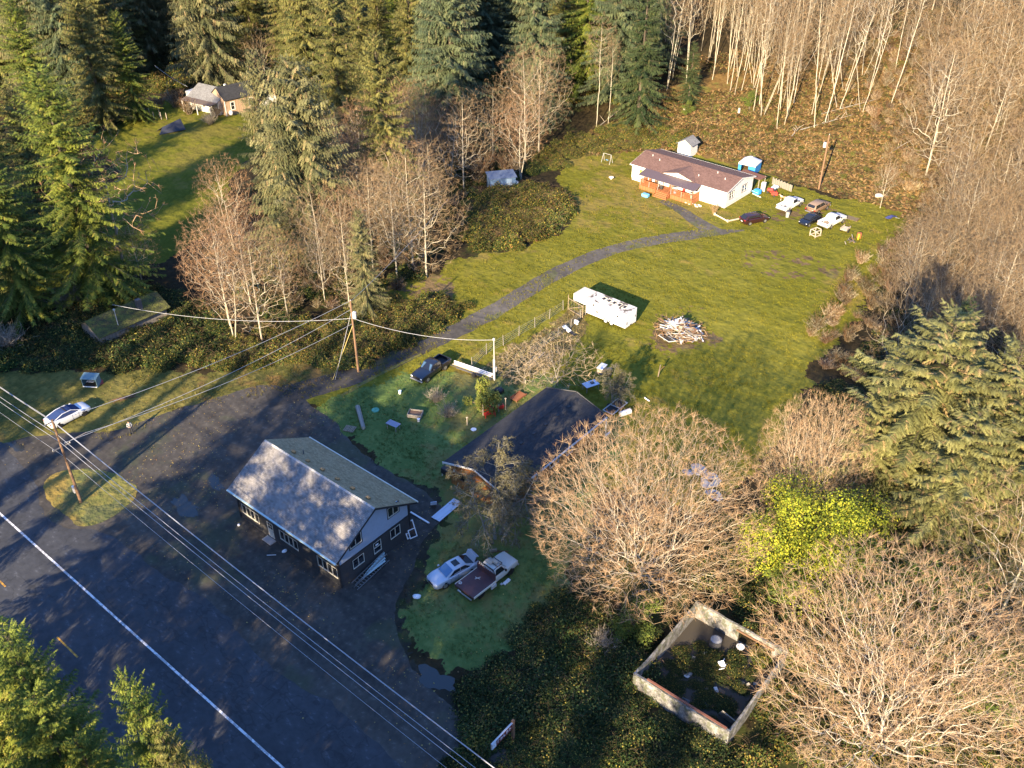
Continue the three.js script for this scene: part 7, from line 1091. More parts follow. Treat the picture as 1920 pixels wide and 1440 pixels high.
  M('nose', new THREE.ConeGeometry(0.014, 0.04, 6).rotateX(0.3).translate(0, 1.55, 0.105), std([0.42, 0.28, 0.2], 0.7), t); M('mouth', rbx(-0.022, 1.508, 0.094, 0.022, 1.516, 0.102, 0.003), std([0.3, 0.13, 0.11], 0.7), t);
  const r = thing('remote_controller', 'small dark remote controller in the hands of the person', 'controller', [p.x, 0, p.z], 0.5); M('case', rbx(-0.07, 1.04, 0.3, 0.07, 1.07, 0.38, 0.01), MT.dgrey, r); M('screen', rbx(-0.045, 1.07, 0.31, 0.045, 1.075, 0.37, 0.003), MT.lgrey, r);
}
// ---------------------------------------------------------------- dog by the white pickup
{
  const t = thing('dog', 'tan and white dog standing beside the white pickup truck near the lean-to', 'dog', px(1467, 376), 2.6);
  const caps = [[[-0.35, 0.62, 0], 0.15, [0.3, 0.64, 0], 0.18], [[0.3, 0.66, 0], 0.15, [0.5, 0.9, 0], 0.09], [[0.5, 0.92, 0], 0.095, [0.62, 0.92, 0], 0.08], [[0.62, 0.9, 0], 0.055, [0.76, 0.87, 0], 0.04], [[-0.45, 0.66, 0], 0.05, [-0.75, 0.85, 0], 0.025]];
  for (const s of [-1, 1]) caps.push([[0.28, 0.55, s * 0.1], 0.075, [0.26, 0.3, s * 0.1], 0.04], [[0.26, 0.3, s * 0.1], 0.038, [0.27, 0.04, s * 0.1], 0.032], [[0.27, 0.03, s * 0.1], 0.035, [0.33, 0.03, s * 0.1], 0.03], [[-0.36, 0.58, s * 0.1], 0.11, [-0.28, 0.38, s * 0.1], 0.06], [[-0.28, 0.38, s * 0.1], 0.05, [-0.44, 0.24, s * 0.1], 0.036], [[-0.44, 0.24, s * 0.1], 0.034, [-0.4, 0.03, s * 0.1], 0.03], [[-0.4, 0.03, s * 0.1], 0.034, [-0.33, 0.03, s * 0.1], 0.03], [[0.48, 0.98, s * 0.07], 0.035, [0.46, 0.9, s * 0.11], 0.02]);
  const n = 72, s = 0.82, c = [0, 0.5, 0], m = new MarchingCubes(n, std([1, 1, 1]), false, false, 40000); m.isolation = 0; m.reset();
  for (let z = 0; z < n; z++) for (let y = 0; y < n; y++) for (let x = 0; x < n; x++) { const X = c[0] + (x / n * 2 - 1) * s, Y = c[1] + (y / n * 2 - 1) * s, Z = c[2] + (z / n * 2 - 1) * s; let d = 9; for (const [a, ra, b, rb] of caps) { const q = V3(X - a[0], Y - a[1], Z - a[2]), e = V3(b[0] - a[0], b[1] - a[1], b[2] - a[2]), k = clamp(q.dot(e) / e.lengthSq(), 0, 1), w = q.addScaledVector(e, -k).length() - mix(ra, rb, k), h = clamp(0.5 + 0.5 * (d - w) / 0.05, 0, 1); d = mix(d, w, h) - 0.05 * h * (1 - h); } m.field[x + y * n + z * n * n] = -d; }
  m.update(); const cnt = m.count ?? m.geometry.drawRange.count, P = m.positionArray.slice(0, cnt * 3), col = new Float32Array(cnt * 3), g = new THREE.BufferGeometry();
  for (let i = 0; i < P.length; i += 3) { P[i] = P[i] * s + c[0]; P[i + 1] = P[i + 1] * s + c[1]; P[i + 2] = P[i + 2] * s + c[2]; col.set(P[i + 1] < 0.28 || nz(P[i] * 90 + 20, P[i + 1] * 90 + P[i + 2] * 70) > 0.56 ? [0.6, 0.55, 0.48] : [0.42, 0.2, 0.09], i); }
  g.setAttribute('position', new THREE.BufferAttribute(P, 3)); g.setAttribute('normal', new THREE.BufferAttribute(m.normalArray.slice(0, cnt * 3), 3)); g.setAttribute('color', new THREE.BufferAttribute(col, 3)); M('body', g, new THREE.MeshStandardMaterial({ vertexColors: true, roughness: 0.9 }), t);
}
// ---------------------------------------------------------------- small things
srand(2000);
const at = (name, label, cat, x, y, turn = YAW, group) => thing(name, label, cat, px(x, y), turn, group);
const legs4 = (t, w, d, h, m, r = 0.035) => { for (const [a, b] of [[-w, -d], [w, -d], [-w, d], [w, d]]) M('leg', bx(a - r, 0, b - r, a + r, h, b + r), m, t); };
function ladder(label, A, B, w, m) { const t = thing('ladder', label, 'ladder', [0, 0, 0]), d = B.clone().sub(A), s = V3(-d.z, 0, d.x).normalize().multiplyScalar(w / 2), L = d.length(); for (const k of [-1, 1]) M('rail', beam(A.clone().addScaledVector(s, k), B.clone().addScaledVector(s, k), 0.05, 0.08), m, t); for (let i = 1; i < L / 0.32; i++) { const p = A.clone().lerp(B, i * 0.32 / L); M('rung', bar(p.clone().add(s), p.clone().sub(s), 0.022), m, t); } return t; }
{ // yard between the houses
  const lg = at('log', 'long mossy log lying beside the ditch', 'log', 678, 788); lg.rotation.y = 0; const a = px(671, 766), b = px(682, 806); lg.position.set(0, 0, 0); M('trunk', bar([a.x, 0.25, a.z], [b.x, 0.25, b.z], 0.28, 10, 0.22), MT.greyWood, lg); M('cut_end', bar([b.x, 0.25, b.z], [b.x + (b.x - a.x) * 0.004, 0.25, b.z + (b.z - a.z) * 0.004], 0.2, 10), MT.paleWood, lg);
  const pl = at('pallet', 'brown slatted pallet beside the mossy log', 'pallet', 656, 805, YAW + 0.4); for (let i = 0; i < 7; i++) M('slat', bx(-0.6 + i * 0.18, 0.1, -0.5, -0.48 + i * 0.18, 0.13, 0.5), MT.wood, pl); for (const z of [-0.45, 0, 0.45]) M('bearer', bx(-0.6, 0, z - 0.04, 0.6, 0.1, z + 0.04), MT.wood, pl);
  const lid = at('green_lid', 'round turquoise lid lying on the lawn', 'lid', 704, 769); M('disc', [cyl(0.45, 0.42, 0.08, 20)], MT.green, lid); M('knob', cyl(0.06, 0.06, 0.08, 10, 0.08), MT.green, lid);
  const pt = at('picnic_table', 'grey-blue garden table on the lawn', 'table', 738, 804, YAW + 0.1); for (let i = 0; i < 5; i++) M('plank', bx(-0.75, 0.7, -0.4 + i * 0.165, 0.75, 0.74, -0.4 + i * 0.165 + 0.15), std([0.26, 0.26, 0.34], 0.7), pt); legs4(pt, 0.6, 0.32, 0.7, MT.greyWood);
  const fb_ = at('raised_planter', 'weathered wooden planter box on the lawn', 'planter', 779, 780, YAW + 0.5); for (const z of [-0.55, 0.5]) for (const y of [0.1, 0.32]) M('board', bx(-0.8, y, z, 0.8, y + 0.2, z + 0.05), MT.greyWood, fb_); for (const x of [-0.8, 0.75]) for (const y of [0.1, 0.32]) M('board', bx(x, y, -0.5, x + 0.05, y + 0.2, 0.5), MT.greyWood, fb_); M('soil', bx(-0.75, 0.05, -0.5, 0.75, 0.35, 0.5), MT.brown, fb_);
  const bk = at('bucket', 'white bucket tipped beside the planter box', 'bucket', 785, 790); M('shell', cyl(0.14, 0.17, 0.34, 14), MT.whiteP, bk); M('rim', new THREE.TorusGeometry(0.17, 0.015, 6, 16).rotateX(Math.PI / 2).translate(0, 0.34, 0), MT.lgrey, bk);
  const bk2 = at('bucket', 'white bucket standing alone on the lawn below the black pickup', 'bucket', 750, 738); M('shell', cyl(0.15, 0.19, 0.38, 14), MT.whiteP, bk2); M('rim', new THREE.TorusGeometry(0.19, 0.015, 6, 16).rotateX(Math.PI / 2).translate(0, 0.38, 0), MT.blueP, bk2);
  const ds = at('white_dish', 'flat white dish on the lawn near the wooden house eave', 'dish', 888, 806); M('plate', cyl(0.25, 0.32, 0.08, 16), MT.whiteP, ds); M('base', cyl(0.15, 0.15, 0.04, 12, -0.02), MT.lgrey, ds);
  [[920, 762, 'red garden chair nearest the leafy tree'], [924, 778, 'red garden chair on the table side facing the house'], [938, 768, 'red garden chair between the table and the clothes post'], [912, 780, 'red garden chair farthest from the house eave']].forEach(([x, y, l], i) => {
    const c = at('garden_chair', l, 'chair', x, y, i * 1.7); for (let k = 0; k < 5; k++) M('seat_slat', bx(-0.3, 0.34 - k * 0.02, -0.3 + k * 0.12, 0.3, 0.37 - k * 0.02, -0.2 + k * 0.12), MT.red, c); for (let k = 0; k < 5; k++) { const m = M('back_slat', bx(-0.3 + k * 0.125, 0, -0.02, -0.2 + k * 0.125, 0.75 - Math.abs(k - 2) * 0.05, 0.01), MT.red, c); m.position.set(0, 0.3, -0.3); m.rotation.x = -0.35; } for (const s of [-1, 1]) { M('arm', bx(s * 0.3, 0.55, -0.35, s * 0.42, 0.58, 0.3), MT.red, c); M('leg', bx(s * 0.33, 0, 0.2, s * 0.39, 0.55, 0.27), MT.red, c); }
  });
  const tb = at('garden_table', 'round red garden table among the red chairs', 'table', 925, 770); M('top', cyl(0.45, 0.45, 0.05, 18, 0.5), MT.red, tb); M('stem', cyl(0.06, 0.06, 0.5, 8), MT.red, tb);
  [[948, 768, 1.6, 'white clothes post beside the red chairs'], [906, 779, 1.5, 'pale post under the small leafy tree'], [876, 797, 1.1, 'short pale stake on the lawn'], [935, 772, 1.0, 'short white stake behind the red chairs']].forEach(([x, y, h, l]) => { const m = M('post', [cyl(0.06, 0.05, h, 8), bx(-0.12, h - 0.1, -0.03, 0.12, h - 0.04, 0.03)], MT.paleWood); m.position.copy(px(x, y)); tag(m, l, 'post'); });
  const rb = at('rusty_bed', 'rusty brown metal frame bed lying beside the wooden house eave', 'metal frame', 972, 747, YAW + 1.57); M('pan', [bx(-0.9, 0.25, -0.5, 0.9, 0.3, 0.5)], std([0.28, 0.1, 0.04], 0.9), rb); M('rim', [bx(-0.92, 0.3, -0.52, 0.92, 0.45, -0.48), bx(-0.92, 0.3, 0.48, 0.92, 0.45, 0.52)], std([0.24, 0.09, 0.04], 0.9), rb); legs4(rb, 0.8, 0.4, 0.25, MT.brown);
  // lumber trailer
  const A = px(856, 690), B = px(925, 714), d = B.clone().sub(A), t = thing('lumber_trailer', 'low trailer loaded with long white pipes and boards', 'trailer', A, Math.atan2(-d.z, d.x)), L = d.length();
  M('chassis', [bx(0.3, 0.35, -0.5, L, 0.45, -0.4), bx(0.3, 0.35, 0.4, L, 0.45, 0.5), bx(0.3, 0.36, -0.4, 0.4, 0.44, 0.4), bx(L - 0.1, 0.36, -0.4, L, 0.44, 0.4)], MT.dgrey, t); for (const z of [-0.6, 0.6]) M('wheel', new THREE.CylinderGeometry(0.3, 0.3, 0.18, 16).rotateX(Math.PI / 2).translate(L * 0.55, 0.3, z), tyreM, t);
  for (let i = 0; i < 7; i++) { const m = M('plank', bx(rr(-0.6, 0), 0.46 + (i % 3) * 0.06, -0.5 + i * 0.14, L + rr(-0.4, 0.2), 0.5 + (i % 3) * 0.06, -0.5 + i * 0.14 + 0.12), pick([MT.white, MT.paleWood, MT.greyWood, MT.dgrey]), t); }
  for (let i = 0; i < 3; i++) M('pipe', bar([-0.5 + i * 0.2, 0.7, -0.3 + i * 0.25], [L - 0.2, 0.68, -0.35 + i * 0.27], 0.06, 8), MT.whiteP, t);
  ladder('weathered wooden ladder lying in the dry weeds', px(986, 690, 0).setY(0.12), px(1018, 660).setY(0.12), 0.6, MT.paleWood);
  // behind the wooden house
  const j = at('boat_trailer', 'dark metal frame trailer behind the wooden house', 'trailer', 1153, 768, YAW + 1.57); M('frame', [bx(-1.5, 0.4, -0.7, 1.5, 0.48, -0.6), bx(-1.5, 0.4, 0.6, 1.5, 0.48, 0.7), bx(-1.5, 0.4, -0.6, -1.4, 0.48, 0.6), bx(1.4, 0.4, -0.6, 1.5, 0.48, 0.6), bx(-0.05, 0.4, -0.6, 0.05, 0.48, 0.6)], MT.lgrey, j); M('bed', bx(-1.4, 0.36, -0.6, 1.4, 0.4, 0.6), MT.black, j); for (const z of [-0.8, 0.8]) M('wheel', new THREE.CylinderGeometry(0.28, 0.28, 0.16, 16).rotateX(Math.PI / 2).translate(0.2, 0.28, z), tyreM, j);
  const wh = at('water_heater', 'white water heater tank lying on the grass behind the wooden house', 'tank', 1172, 778, YAW + 1.2); M('tank', new THREE.CylinderGeometry(0.32, 0.32, 1.3, 18).rotateZ(Math.PI / 2).translate(0, 0.32, 0), MT.whiteP, wh); M('cap', new THREE.CylinderGeometry(0.3, 0.32, 0.06, 18).rotateZ(Math.PI / 2).translate(-0.68, 0.32, 0), MT.lgrey, wh);
  const wt = at('junk_table', 'white-topped table with clutter behind the wooden house', 'table', 1107, 730, YAW + 1.2); M('top', rbx(-0.9, 0.75, -0.55, 0.9, 0.82, 0.55, 0.02), std([0.55, 0.6, 0.7], 0.5), wt); legs4(wt, 0.8, 0.45, 0.75, MT.greyWood); M('clutter', [rbx(-0.4, 0.82, -0.2, 0, 0.95, 0.2, 0.02)], MT.dgrey, wt);
  const sk = at('sink_unit', 'pale grey sink unit in the shade behind the wooden house', 'sink', 1128, 698, 1); M('cabinet', rbx(-0.6, 0, -0.35, 0.6, 0.8, 0.35, 0.03), MT.greyWood, sk); M('basin', rbx(-0.65, 0.8, -0.4, 0.65, 0.9, 0.4, 0.03), std([0.55, 0.57, 0.62], 0.4), sk);
  const bl = at('black_barrel', 'black barrel beside the pale sink unit', 'barrel', 1142, 703); M('body', cyl(0.32, 0.32, 0.85, 14), MT.black, bl); M('lid', cyl(0.33, 0.33, 0.04, 14, 0.85), MT.dgrey, bl);
  const ty = at('tyre_heap', 'black tarp bundle under the thin pale pole', 'bundle', 936, 735); M('bundle', [rbx(-0.5, 0, -0.4, 0.5, 0.5, 0.4, 0.18, 3)], MT.black, ty); M('strap', bx(-0.06, 0.02, -0.42, 0.06, 0.52, 0.42), MT.dgrey, ty);
  const rp = at('rail_post', 'leaning wooden post on the field beyond the wooden house', 'post', 1234, 706, 0.3); M('shaft', bar([0, 0, 0], [0.15, 1.6, 0], 0.08, 7), MT.wood, rp); M('brace', bar([0.08, 0.8, 0], [0.6, 1.5, 0.2], 0.04, 6), MT.brown, rp);
  const wk = at('white_pipe', 'short white pipe lying on the field', 'pipe', 1213, 750, 2.2); M('tube', new THREE.CylinderGeometry(0.08, 0.08, 0.8, 10).rotateZ(Math.PI / 2).translate(0, 0.08, 0), MT.whiteP, wk); M('collar', new THREE.CylinderGeometry(0.1, 0.1, 0.1, 10).rotateZ(Math.PI / 2).translate(0.35, 0.1, 0), MT.lgrey, wk);
  // white sheets under the big maple
  [[1310, 888, 0.9, 'grey-white plastic sheet heap under the maple, the upper one'], [1330, 910, 1.1, 'grey-white plastic sheet heap under the maple, the middle one'], [1338, 935, 0.9, 'grey-white plastic sheet heap under the maple, the lower one'], [1290, 895, 0.7, 'small grey-white plastic sheet beside the heaps under the maple']].forEach(([x, y, s, l]) => { const c = at('plastic_sheet', l, 'sheet', x, y, rr(0, 6)), g = new THREE.CircleGeometry(1.0 * s, 28), p = g.attributes.position; for (let i = 0; i < p.count; i++) { const k = 0.6 + 0.8 * nz(p.getX(i) * 40 + x, p.getY(i) * 40); p.setXYZ(i, p.getX(i) * k * 1.2, p.getY(i) * k, 0.2 + nz(p.getX(i) * 50 + x, p.getY(i) * 50 + y) * 0.8); } g.rotateX(-Math.PI / 2); g.computeVertexNormals(); M('sheet', g, std([0.30, 0.31, 0.33], 0.5), c); M('weight', rbx(-0.2, 0.5, -0.2, 0.2, 0.7, 0.2, 0.05), MT.brown, c); });
}
{ // round the grey house
  const P0 = px(641, 1102), H = (x, y, z) => V3(P0.x + UX * x + VX * z, y, P0.z + UZ * x + VZ * z);
  ladder('aluminium extension ladder lying along the gable wall of the grey house', H(-1.15, 0.15, 0.6), H(-0.75, 0.2, 4.9), 0.45, MT.metal);
  ladder('second aluminium ladder propped half on the first by the gable wall', H(-0.55, 0.12, 0.9), H(-0.45, 0.75, 5.0), 0.4, MT.metal);
  const bd = thing('board_stack', 'loose white boards leaning on the ladders by the grey house', 'boards', H(-0.7, 0, 3.2), YAW); for (let i = 0; i < 4; i++) { const m = M('board', bx(-0.08, 0, -1.3, 0.08, 0.03, 1.3), pick([MT.white, MT.teal]), bd); m.position.set(-0.1 + i * 0.13, 0.3 + i * 0.05, i * 0.2); m.rotation.set(-0.12, 0.08 * i - 0.1, 0.3); }
  const sash = (label, p, rot, w, h) => { const t = thing('window_sash', label, 'window sash', p, 0); t.rotation.set(...rot); M('frame', [bx(-w, 0, -0.03, -w + 0.1, h, 0.03), bx(w - 0.1, 0, -0.03, w, h, 0.03), bx(-w + 0.1, 0, -0.03, w - 0.1, 0.1, 0.03), bx(-w + 0.1, h - 0.1, -0.03, w - 0.1, h, 0.03), bx(-w + 0.1, h / 2 - 0.04, -0.028, w - 0.1, h / 2 + 0.04, 0.028)], MT.whiteP, t); for (const y of [0.1, h / 2 + 0.04]) M('pane', bx(-w + 0.1, y, -0.01, w - 0.1, y + h / 2 - 0.14, 0.01), MT.glass, t); };
  sash('white window sash leaning at the rear corner of the grey house', px(776, 1008), [-0.5, YAW - 1.57 - 0.3, 0, 'YXZ'], 0.4, 1.7); sash('smaller white sash standing in front of the leaning one', px(770, 1008), [-0.4, YAW - 1.57 - 0.1, 0, 'YXZ'], 0.38, 1.1);
  const gp = thing('gutter_length', 'long white gutter length lying behind the grey house', 'gutter', [0, 0, 0]), a = px(770, 962), b = px(804, 982); M('channel', beam([a.x, 0.12, a.z], [b.x, 0.1, b.z], 0.16, 0.1), MT.whiteP, gp); M('end_cap', beam([b.x, 0.1, b.z], [b.x + 0.05, 0.1, b.z + 0.03], 0.18, 0.12), MT.lgrey, gp);
  const pn = at('pale_panel', 'long pale blue-white panel lying behind the grey house', 'panel', 838, 958, YAW + 1.62); for (let i = 0; i < 4; i++) M('strip', bx(-1.7 + 0, 0.12 + (i % 2) * 0.02, -0.5 + i * 0.26, 1.7, 0.16 + (i % 2) * 0.02, -0.5 + i * 0.26 + 0.25), std([0.55, 0.62, 0.72], 0.5), pn); M('bearer', [bx(-1.2, 0, -0.5, -1.1, 0.12, 0.5), bx(1.1, 0, -0.5, 1.2, 0.12, 0.5)], MT.wood, pn);  // a pale panel, built as strips on two bearers
  const ch = at('folding_chair', 'white folded chair standing beside the pale panel', 'chair', 813, 951, YAW + 0.9); M('seat', slab([-0.3, 0.1, 0.3], [0.3, 0.1, 0.3], [0.3, 0.5, -0.1], [-0.3, 0.5, -0.1], 0.04), std([0.55, 0.62, 0.72], 0.5), ch); M('backrest', slab([-0.3, 0.45, -0.12], [0.3, 0.45, -0.12], [0.3, 1.0, -0.3], [-0.3, 1.0, -0.3], 0.04), std([0.55, 0.62, 0.72], 0.5), ch); for (const s of [-1, 1]) M('leg', bar([s * 0.3, 0, -0.3], [s * 0.3, 0.55, 0.1], 0.02), MT.dgrey, ch);
  [[782, 1120, 0.28, 'white plastic bag on the grass edge beside the silver sedan'], [534, 1034, 0.2, 'crumpled white paper beside the front windows of the grey house'], [448, 985, 0.14, 'small white litter near the left corner of the grey house'], [1010, 900, 0.15, 'small white litter under the mossy tree']].forEach(([x, y, s, l]) => { const c = at('litter', l, 'litter', x, y, rr(0, 6)); const g = new THREE.IcosahedronGeometry(s, 1), p = g.attributes.position; for (let i = 0; i < p.count; i++) { const k = 0.7 + 0.6 * nz(p.getX(i) * 300 + 50, p.getZ(i) * 300 + p.getY(i) * 200); p.setXYZ(i, p.getX(i) * k * 1.3, Math.max(0, p.getY(i) * k * 0.7 + s * 0.4), p.getZ(i) * k); } g.computeVertexNormals(); M('bag', g, MT.whiteP, c); });
  const st = at('white_stick', 'thin white stick lying on the lot in front of the grey house', 'stick', 509, 1041, 0.05); M('stick', bx(-0.42, 0, -0.025, 0.42, 0.04, 0.025), MT.whiteP, st);
  const ct = at('cut_stump', 'cut log and branches on the ground behind the flatbed truck', 'log', 925, 1035, 0.1); M('log', new THREE.CylinderGeometry(0.17, 0.19, 0.7, 10).rotateZ(Math.PI / 2).translate(0, 0.18, 0), MT.wood, ct); M('branch', bar([0.3, 0.1, 0], [1.4, 0.15, 0.2], 0.06, 6), MT.brown, ct);
  const br = at('concrete_block', 'pale broken block on the grass beside the flatbed truck', 'block', 950, 1092, YAW + 1.57); M('slab', rbx(-0.4, 0, -0.15, 0.4, 0.15, 0.15, 0.02), MT.whiteP, br); M('chip', rbx(0.35, 0, 0.1, 0.6, 0.1, 0.3, 0.02), MT.lgrey, br);
  const tr = px(932, 1008); // blue litter under the mossy tree
  // kennel by the brambles
  const k = at('camp_kitchen', 'teal box shelter with a white-edged open front on the verge', 'kennel', 173, 722, -0.1); const km = std([0.13, 0.22, 0.25], 0.7); M('roof', slab([-0.95, 1.15, 0.55], [0.95, 1.15, 0.55], [0.95, 1.35, -0.6], [-0.95, 1.35, -0.6], 0.05), km, k); for (const s of [-1, 1]) M('side', bx(s * 0.9, 0, -0.55, s * 0.85, 1.15, 0.45), km, k); M('back', bx(-0.85, 0, -0.55, 0.85, 1.15, -0.5), km, k); M('floor', bx(-0.85, 0.05, -0.5, 0.85, 0.1, 0.45), MT.black, k); M('front_sill', bx(-0.85, 0.02, 0.46, 0.85, 0.14, 0.52), MT.whiteP, k); M('shelf', bx(-0.4, 0.6, -0.5, 0.5, 0.65, 0.3), std([0.45, 0.5, 0.6], 0.5), k);
  const rd = at('red_plastic_heap', 'faded red plastic heap beside the teal box shelter', 'heap', 189, 719); for (let i = 0; i < 4; i++) M('sheet', rbx(-0.3 + i * 0.1, i * 0.06, -0.25 + i * 0.08, 0.25 + i * 0.08, 0.08 + i * 0.06, 0.2 + i * 0.06, 0.03), std([0.33, 0.06, 0.045], 0.7), rd);
  const bp = at('burn_patch', 'heap of dark branches beside the white car', 'branches', 232, 748, 0.4); for (let i = 0; i < 14; i++) M('branch', bar([rr(-1.6, 1.6), 0.05, rr(-0.5, 0.5)], [rr(-1.6, 1.6), rr(0.1, 0.35), rr(-0.5, 0.5)], 0.035, 5), MT.brown, bp);
  // sign at the road
  const sg = at('roadside_sign', 'rusty white and red sign board on a dark post among the brambles', 'sign', 960, 1440, YAW); sg.position.copy(px(962, 1352, 2.6)); sg.position.y = 0;
  M('post', bx(-0.1, 0, -0.1, 0.1, 2.7, 0.1), MT.brown, sg);
  const sc = document.createElement('canvas'); sc.width = 512; sc.height = 128; const cx = sc.getContext('2d'); cx.fillStyle = '#5a1d1c'; cx.fillRect(0, 0, 512, 128); cx.fillStyle = '#c9d6e4'; cx.fillRect(0, 0, 96, 128);
  for (let i = 0; i < 5; i++) { cx.fillRect(130 + i * 74, 26 + (i % 2) * 8, 18, 70); cx.fillRect(130 + i * 74, 26 + (i % 3) * 26, 46, 16); if (i % 2) cx.fillRect(160 + i * 74, 30, 14, 62); }
  cx.fillStyle = '#5a3a2c'; for (let i = 0; i < 160; i++) cx.fillRect(rnd() * 512, rnd() * 128, rr(2, 9), rr(2, 7));
  const stx = new THREE.CanvasTexture(sc); stx.colorSpace = THREE.SRGBColorSpace; const face = new THREE.PlaneGeometry(2.3, 0.62); face.rotateY(-Math.PI / 2); face.translate(-0.075, 2.2, -1.28);
  const sb = M('board', bx(-0.07, 1.88, -2.45, 0.07, 2.52, -0.1), MT.lgrey, sg); M('painted_face', face, new THREE.MeshStandardMaterial({ map: stx, roughness: 0.7, side: THREE.DoubleSide }), sb);
}
{ // field
  // debris pile: every board can be told apart
  const c = px(1275, 622), t = thing('debris_pile', 'big heap of broken boards and sheets on the field', 'debris pile', c, YAW); srand(2100);
  for (let i = 0; i < 190; i++) { const r = Math.sqrt(rnd()) * 3.1, a = rnd() * 6.28, h = Math.max(0.05, 1.25 * (1 - r / 3.4)), L = rr(0.25, 1.0), m = M('board', bx(-L, -0.03, -0.08, L, 0.03, 0.08), pick([MT.white, MT.greyWood, MT.greyWood, MT.wood, MT.brown, MT.lgrey, MT.wood, MT.greyWood, MT.brown]), t); m.position.set(Math.cos(a) * r * 0.9, h + rr(0, 0.15), Math.sin(a) * r * 0.8); m.rotation.set(rr(-0.4, 0.4), rr(-0.9, 0.9) + (rnd() < 0.35 ? 1.5 : 0), rr(-0.3, 0.3)); }
  for (let i = 0; i < 22; i++) { const r = rnd() * 2.2, a = rnd() * 6.28, m = M('sheet', bx(-rr(0.3, 0.8), -0.015, -rr(0.25, 0.5), rr(0.3, 0.8), 0.015, rr(0.25, 0.5)), pick([MT.whiteP, MT.lgrey, MT.lgrey, MT.wood, MT.brown, MT.greyWood]), t); m.position.set(Math.cos(a) * r, 1.25 * (1 - r / 3.2) + rr(0, 0.2), Math.sin(a) * r * 0.8); m.rotation.set(rr(-0.6, 0.6), rr(0, 6), rr(-0.4, 0.4)); }
  const B = new GB(); for (let i = 0; i < 260; i++) { const a = rnd() * 6.28, r = rr(1.6, 3.9), p = V3(Math.cos(a) * r, rr(0, 0.5), Math.sin(a) * r * 0.85), q = V3(p.x + rr(-0.8, 0.8), rr(0, 0.7), p.z + rr(-0.8, 0.8)); B.ribbon(p, q, 0.05, cvar([0.30, 0.19, 0.09], 0.35)); } const tg = M('brush_stems', B.geo(), barkMat, t); tg.userData.kind = 'stuff';
  const sp = at('dark_panel', 'dark glossy panel leaning on the debris pile', 'panel', 1253, 648, YAW - 0.5); sp.position.copy(px(1250, 640)); const pm = M('sheet', bx(-0.45, 0.0, -1.3, 0.45, 0.05, 1.3), MT.glass, sp); M('frame', [bx(-0.5, -0.02, -1.35, -0.45, 0.07, 1.35), bx(0.45, -0.02, -1.35, 0.5, 0.07, 1.35), bx(-0.45, -0.02, -1.35, 0.45, 0.07, -1.3), bx(-0.45, -0.02, 1.3, 0.45, 0.07, 1.35)], MT.lgrey, sp); sp.rotation.set(-0.22, 0.35, 0); sp.position.y = 0.45;
  // wire fence from the trailer down to the lumber
  const posts = (pts, label, group, h = 1.5) => pts.map(([x, y]) => { const p = px(x, y), m = M('fence_post', [cyl(0.055, 0.045, h, 7), cyl(0.045, 0.01, 0.06, 7, h)], MT.greyWood); m.position.copy(p); m.rotation.set(rr(-0.05, 0.05), 0, rr(-0.05, 0.05)); tag(m, label, 'post', group); return p; });
  const fence = (pts, label, name) => { const t = thing('wire_fence', label, 'wire fence', [0, 0, 0]); for (let i = 0; i < pts.length - 1; i++) for (let k = 0; k < 5; k++) M('strand', bar(V3(pts[i].x, 0.2 + k * 0.28, pts[i].z), V3(pts[i + 1].x, 0.2 + k * 0.28, pts[i + 1].z), 0.009, 4), wireM, t); };
  const f1 = posts([[1056, 582], [1030, 598], [1003, 614], [973, 630], [944, 648], [912, 664], [885, 690]], 'grey post of the wire fence along the driveway', 'posts of the driveway fence'); fence(f1, 'wire mesh fence along the driveway side of the weedy strip');
  const f2 = posts([[1098, 590], [1088, 598], [1070, 616], [1046, 632], [1020, 650], [995, 668]], 'grey post of the wire fence on the lawn side of the weedy strip', 'posts of the lawn fence', 1.4); fence(f2, 'wire mesh fence on the lawn side of the weedy strip');
  const g = at('wire_gate', 'wooden framed wire gate beside the horse trailer', 'gate', 1065, 582); g.position.set(0, 0, 0); g.rotation.y = 0; const ga = px(1065, 580), gb = px(1092, 596); M('frame', [beam([ga.x, 0.1, ga.z], [gb.x, 0.1, gb.z], 0.06, 0.08), beam([ga.x, 1.7, ga.z], [gb.x, 1.7, gb.z], 0.06, 0.08), beam([ga.x, 0, ga.z], [ga.x, 2.2, ga.z], 0.08, 0.08), beam([gb.x, 0, gb.z], [gb.x, 1.9, gb.z], 0.08, 0.08)], MT.wood, g); M('brace', beam([ga.x, 0.15, ga.z], [gb.x, 1.65, gb.z], 0.05, 0.06), MT.wood, g); for (let i = 1; i < 9; i++) { const p = ga.clone().lerp(gb, i / 9); M('mesh_wire', bar([p.x, 0.14, p.z], [p.x, 1.66, p.z], 0.008, 4), wireM, g); }
  const to = at('toilet', 'discarded white toilet at the end of the weedy strip', 'toilet', 1082, 608, 1); M('bowl', [cyl(0.16, 0.22, 0.38, 14)], MT.whiteP, to); M('seat_ring', new THREE.TorusGeometry(0.2, 0.05, 8, 18).rotateX(Math.PI / 2).translate(0, 0.42, 0), MT.whiteP, to); M('inside', cyl(0.16, 0.16, 0.02, 14, 0.385), MT.black, to); M('cistern', rbx(-0.45, 0.25, -0.22, -0.24, 0.8, 0.22, 0.04), MT.whiteP, to);
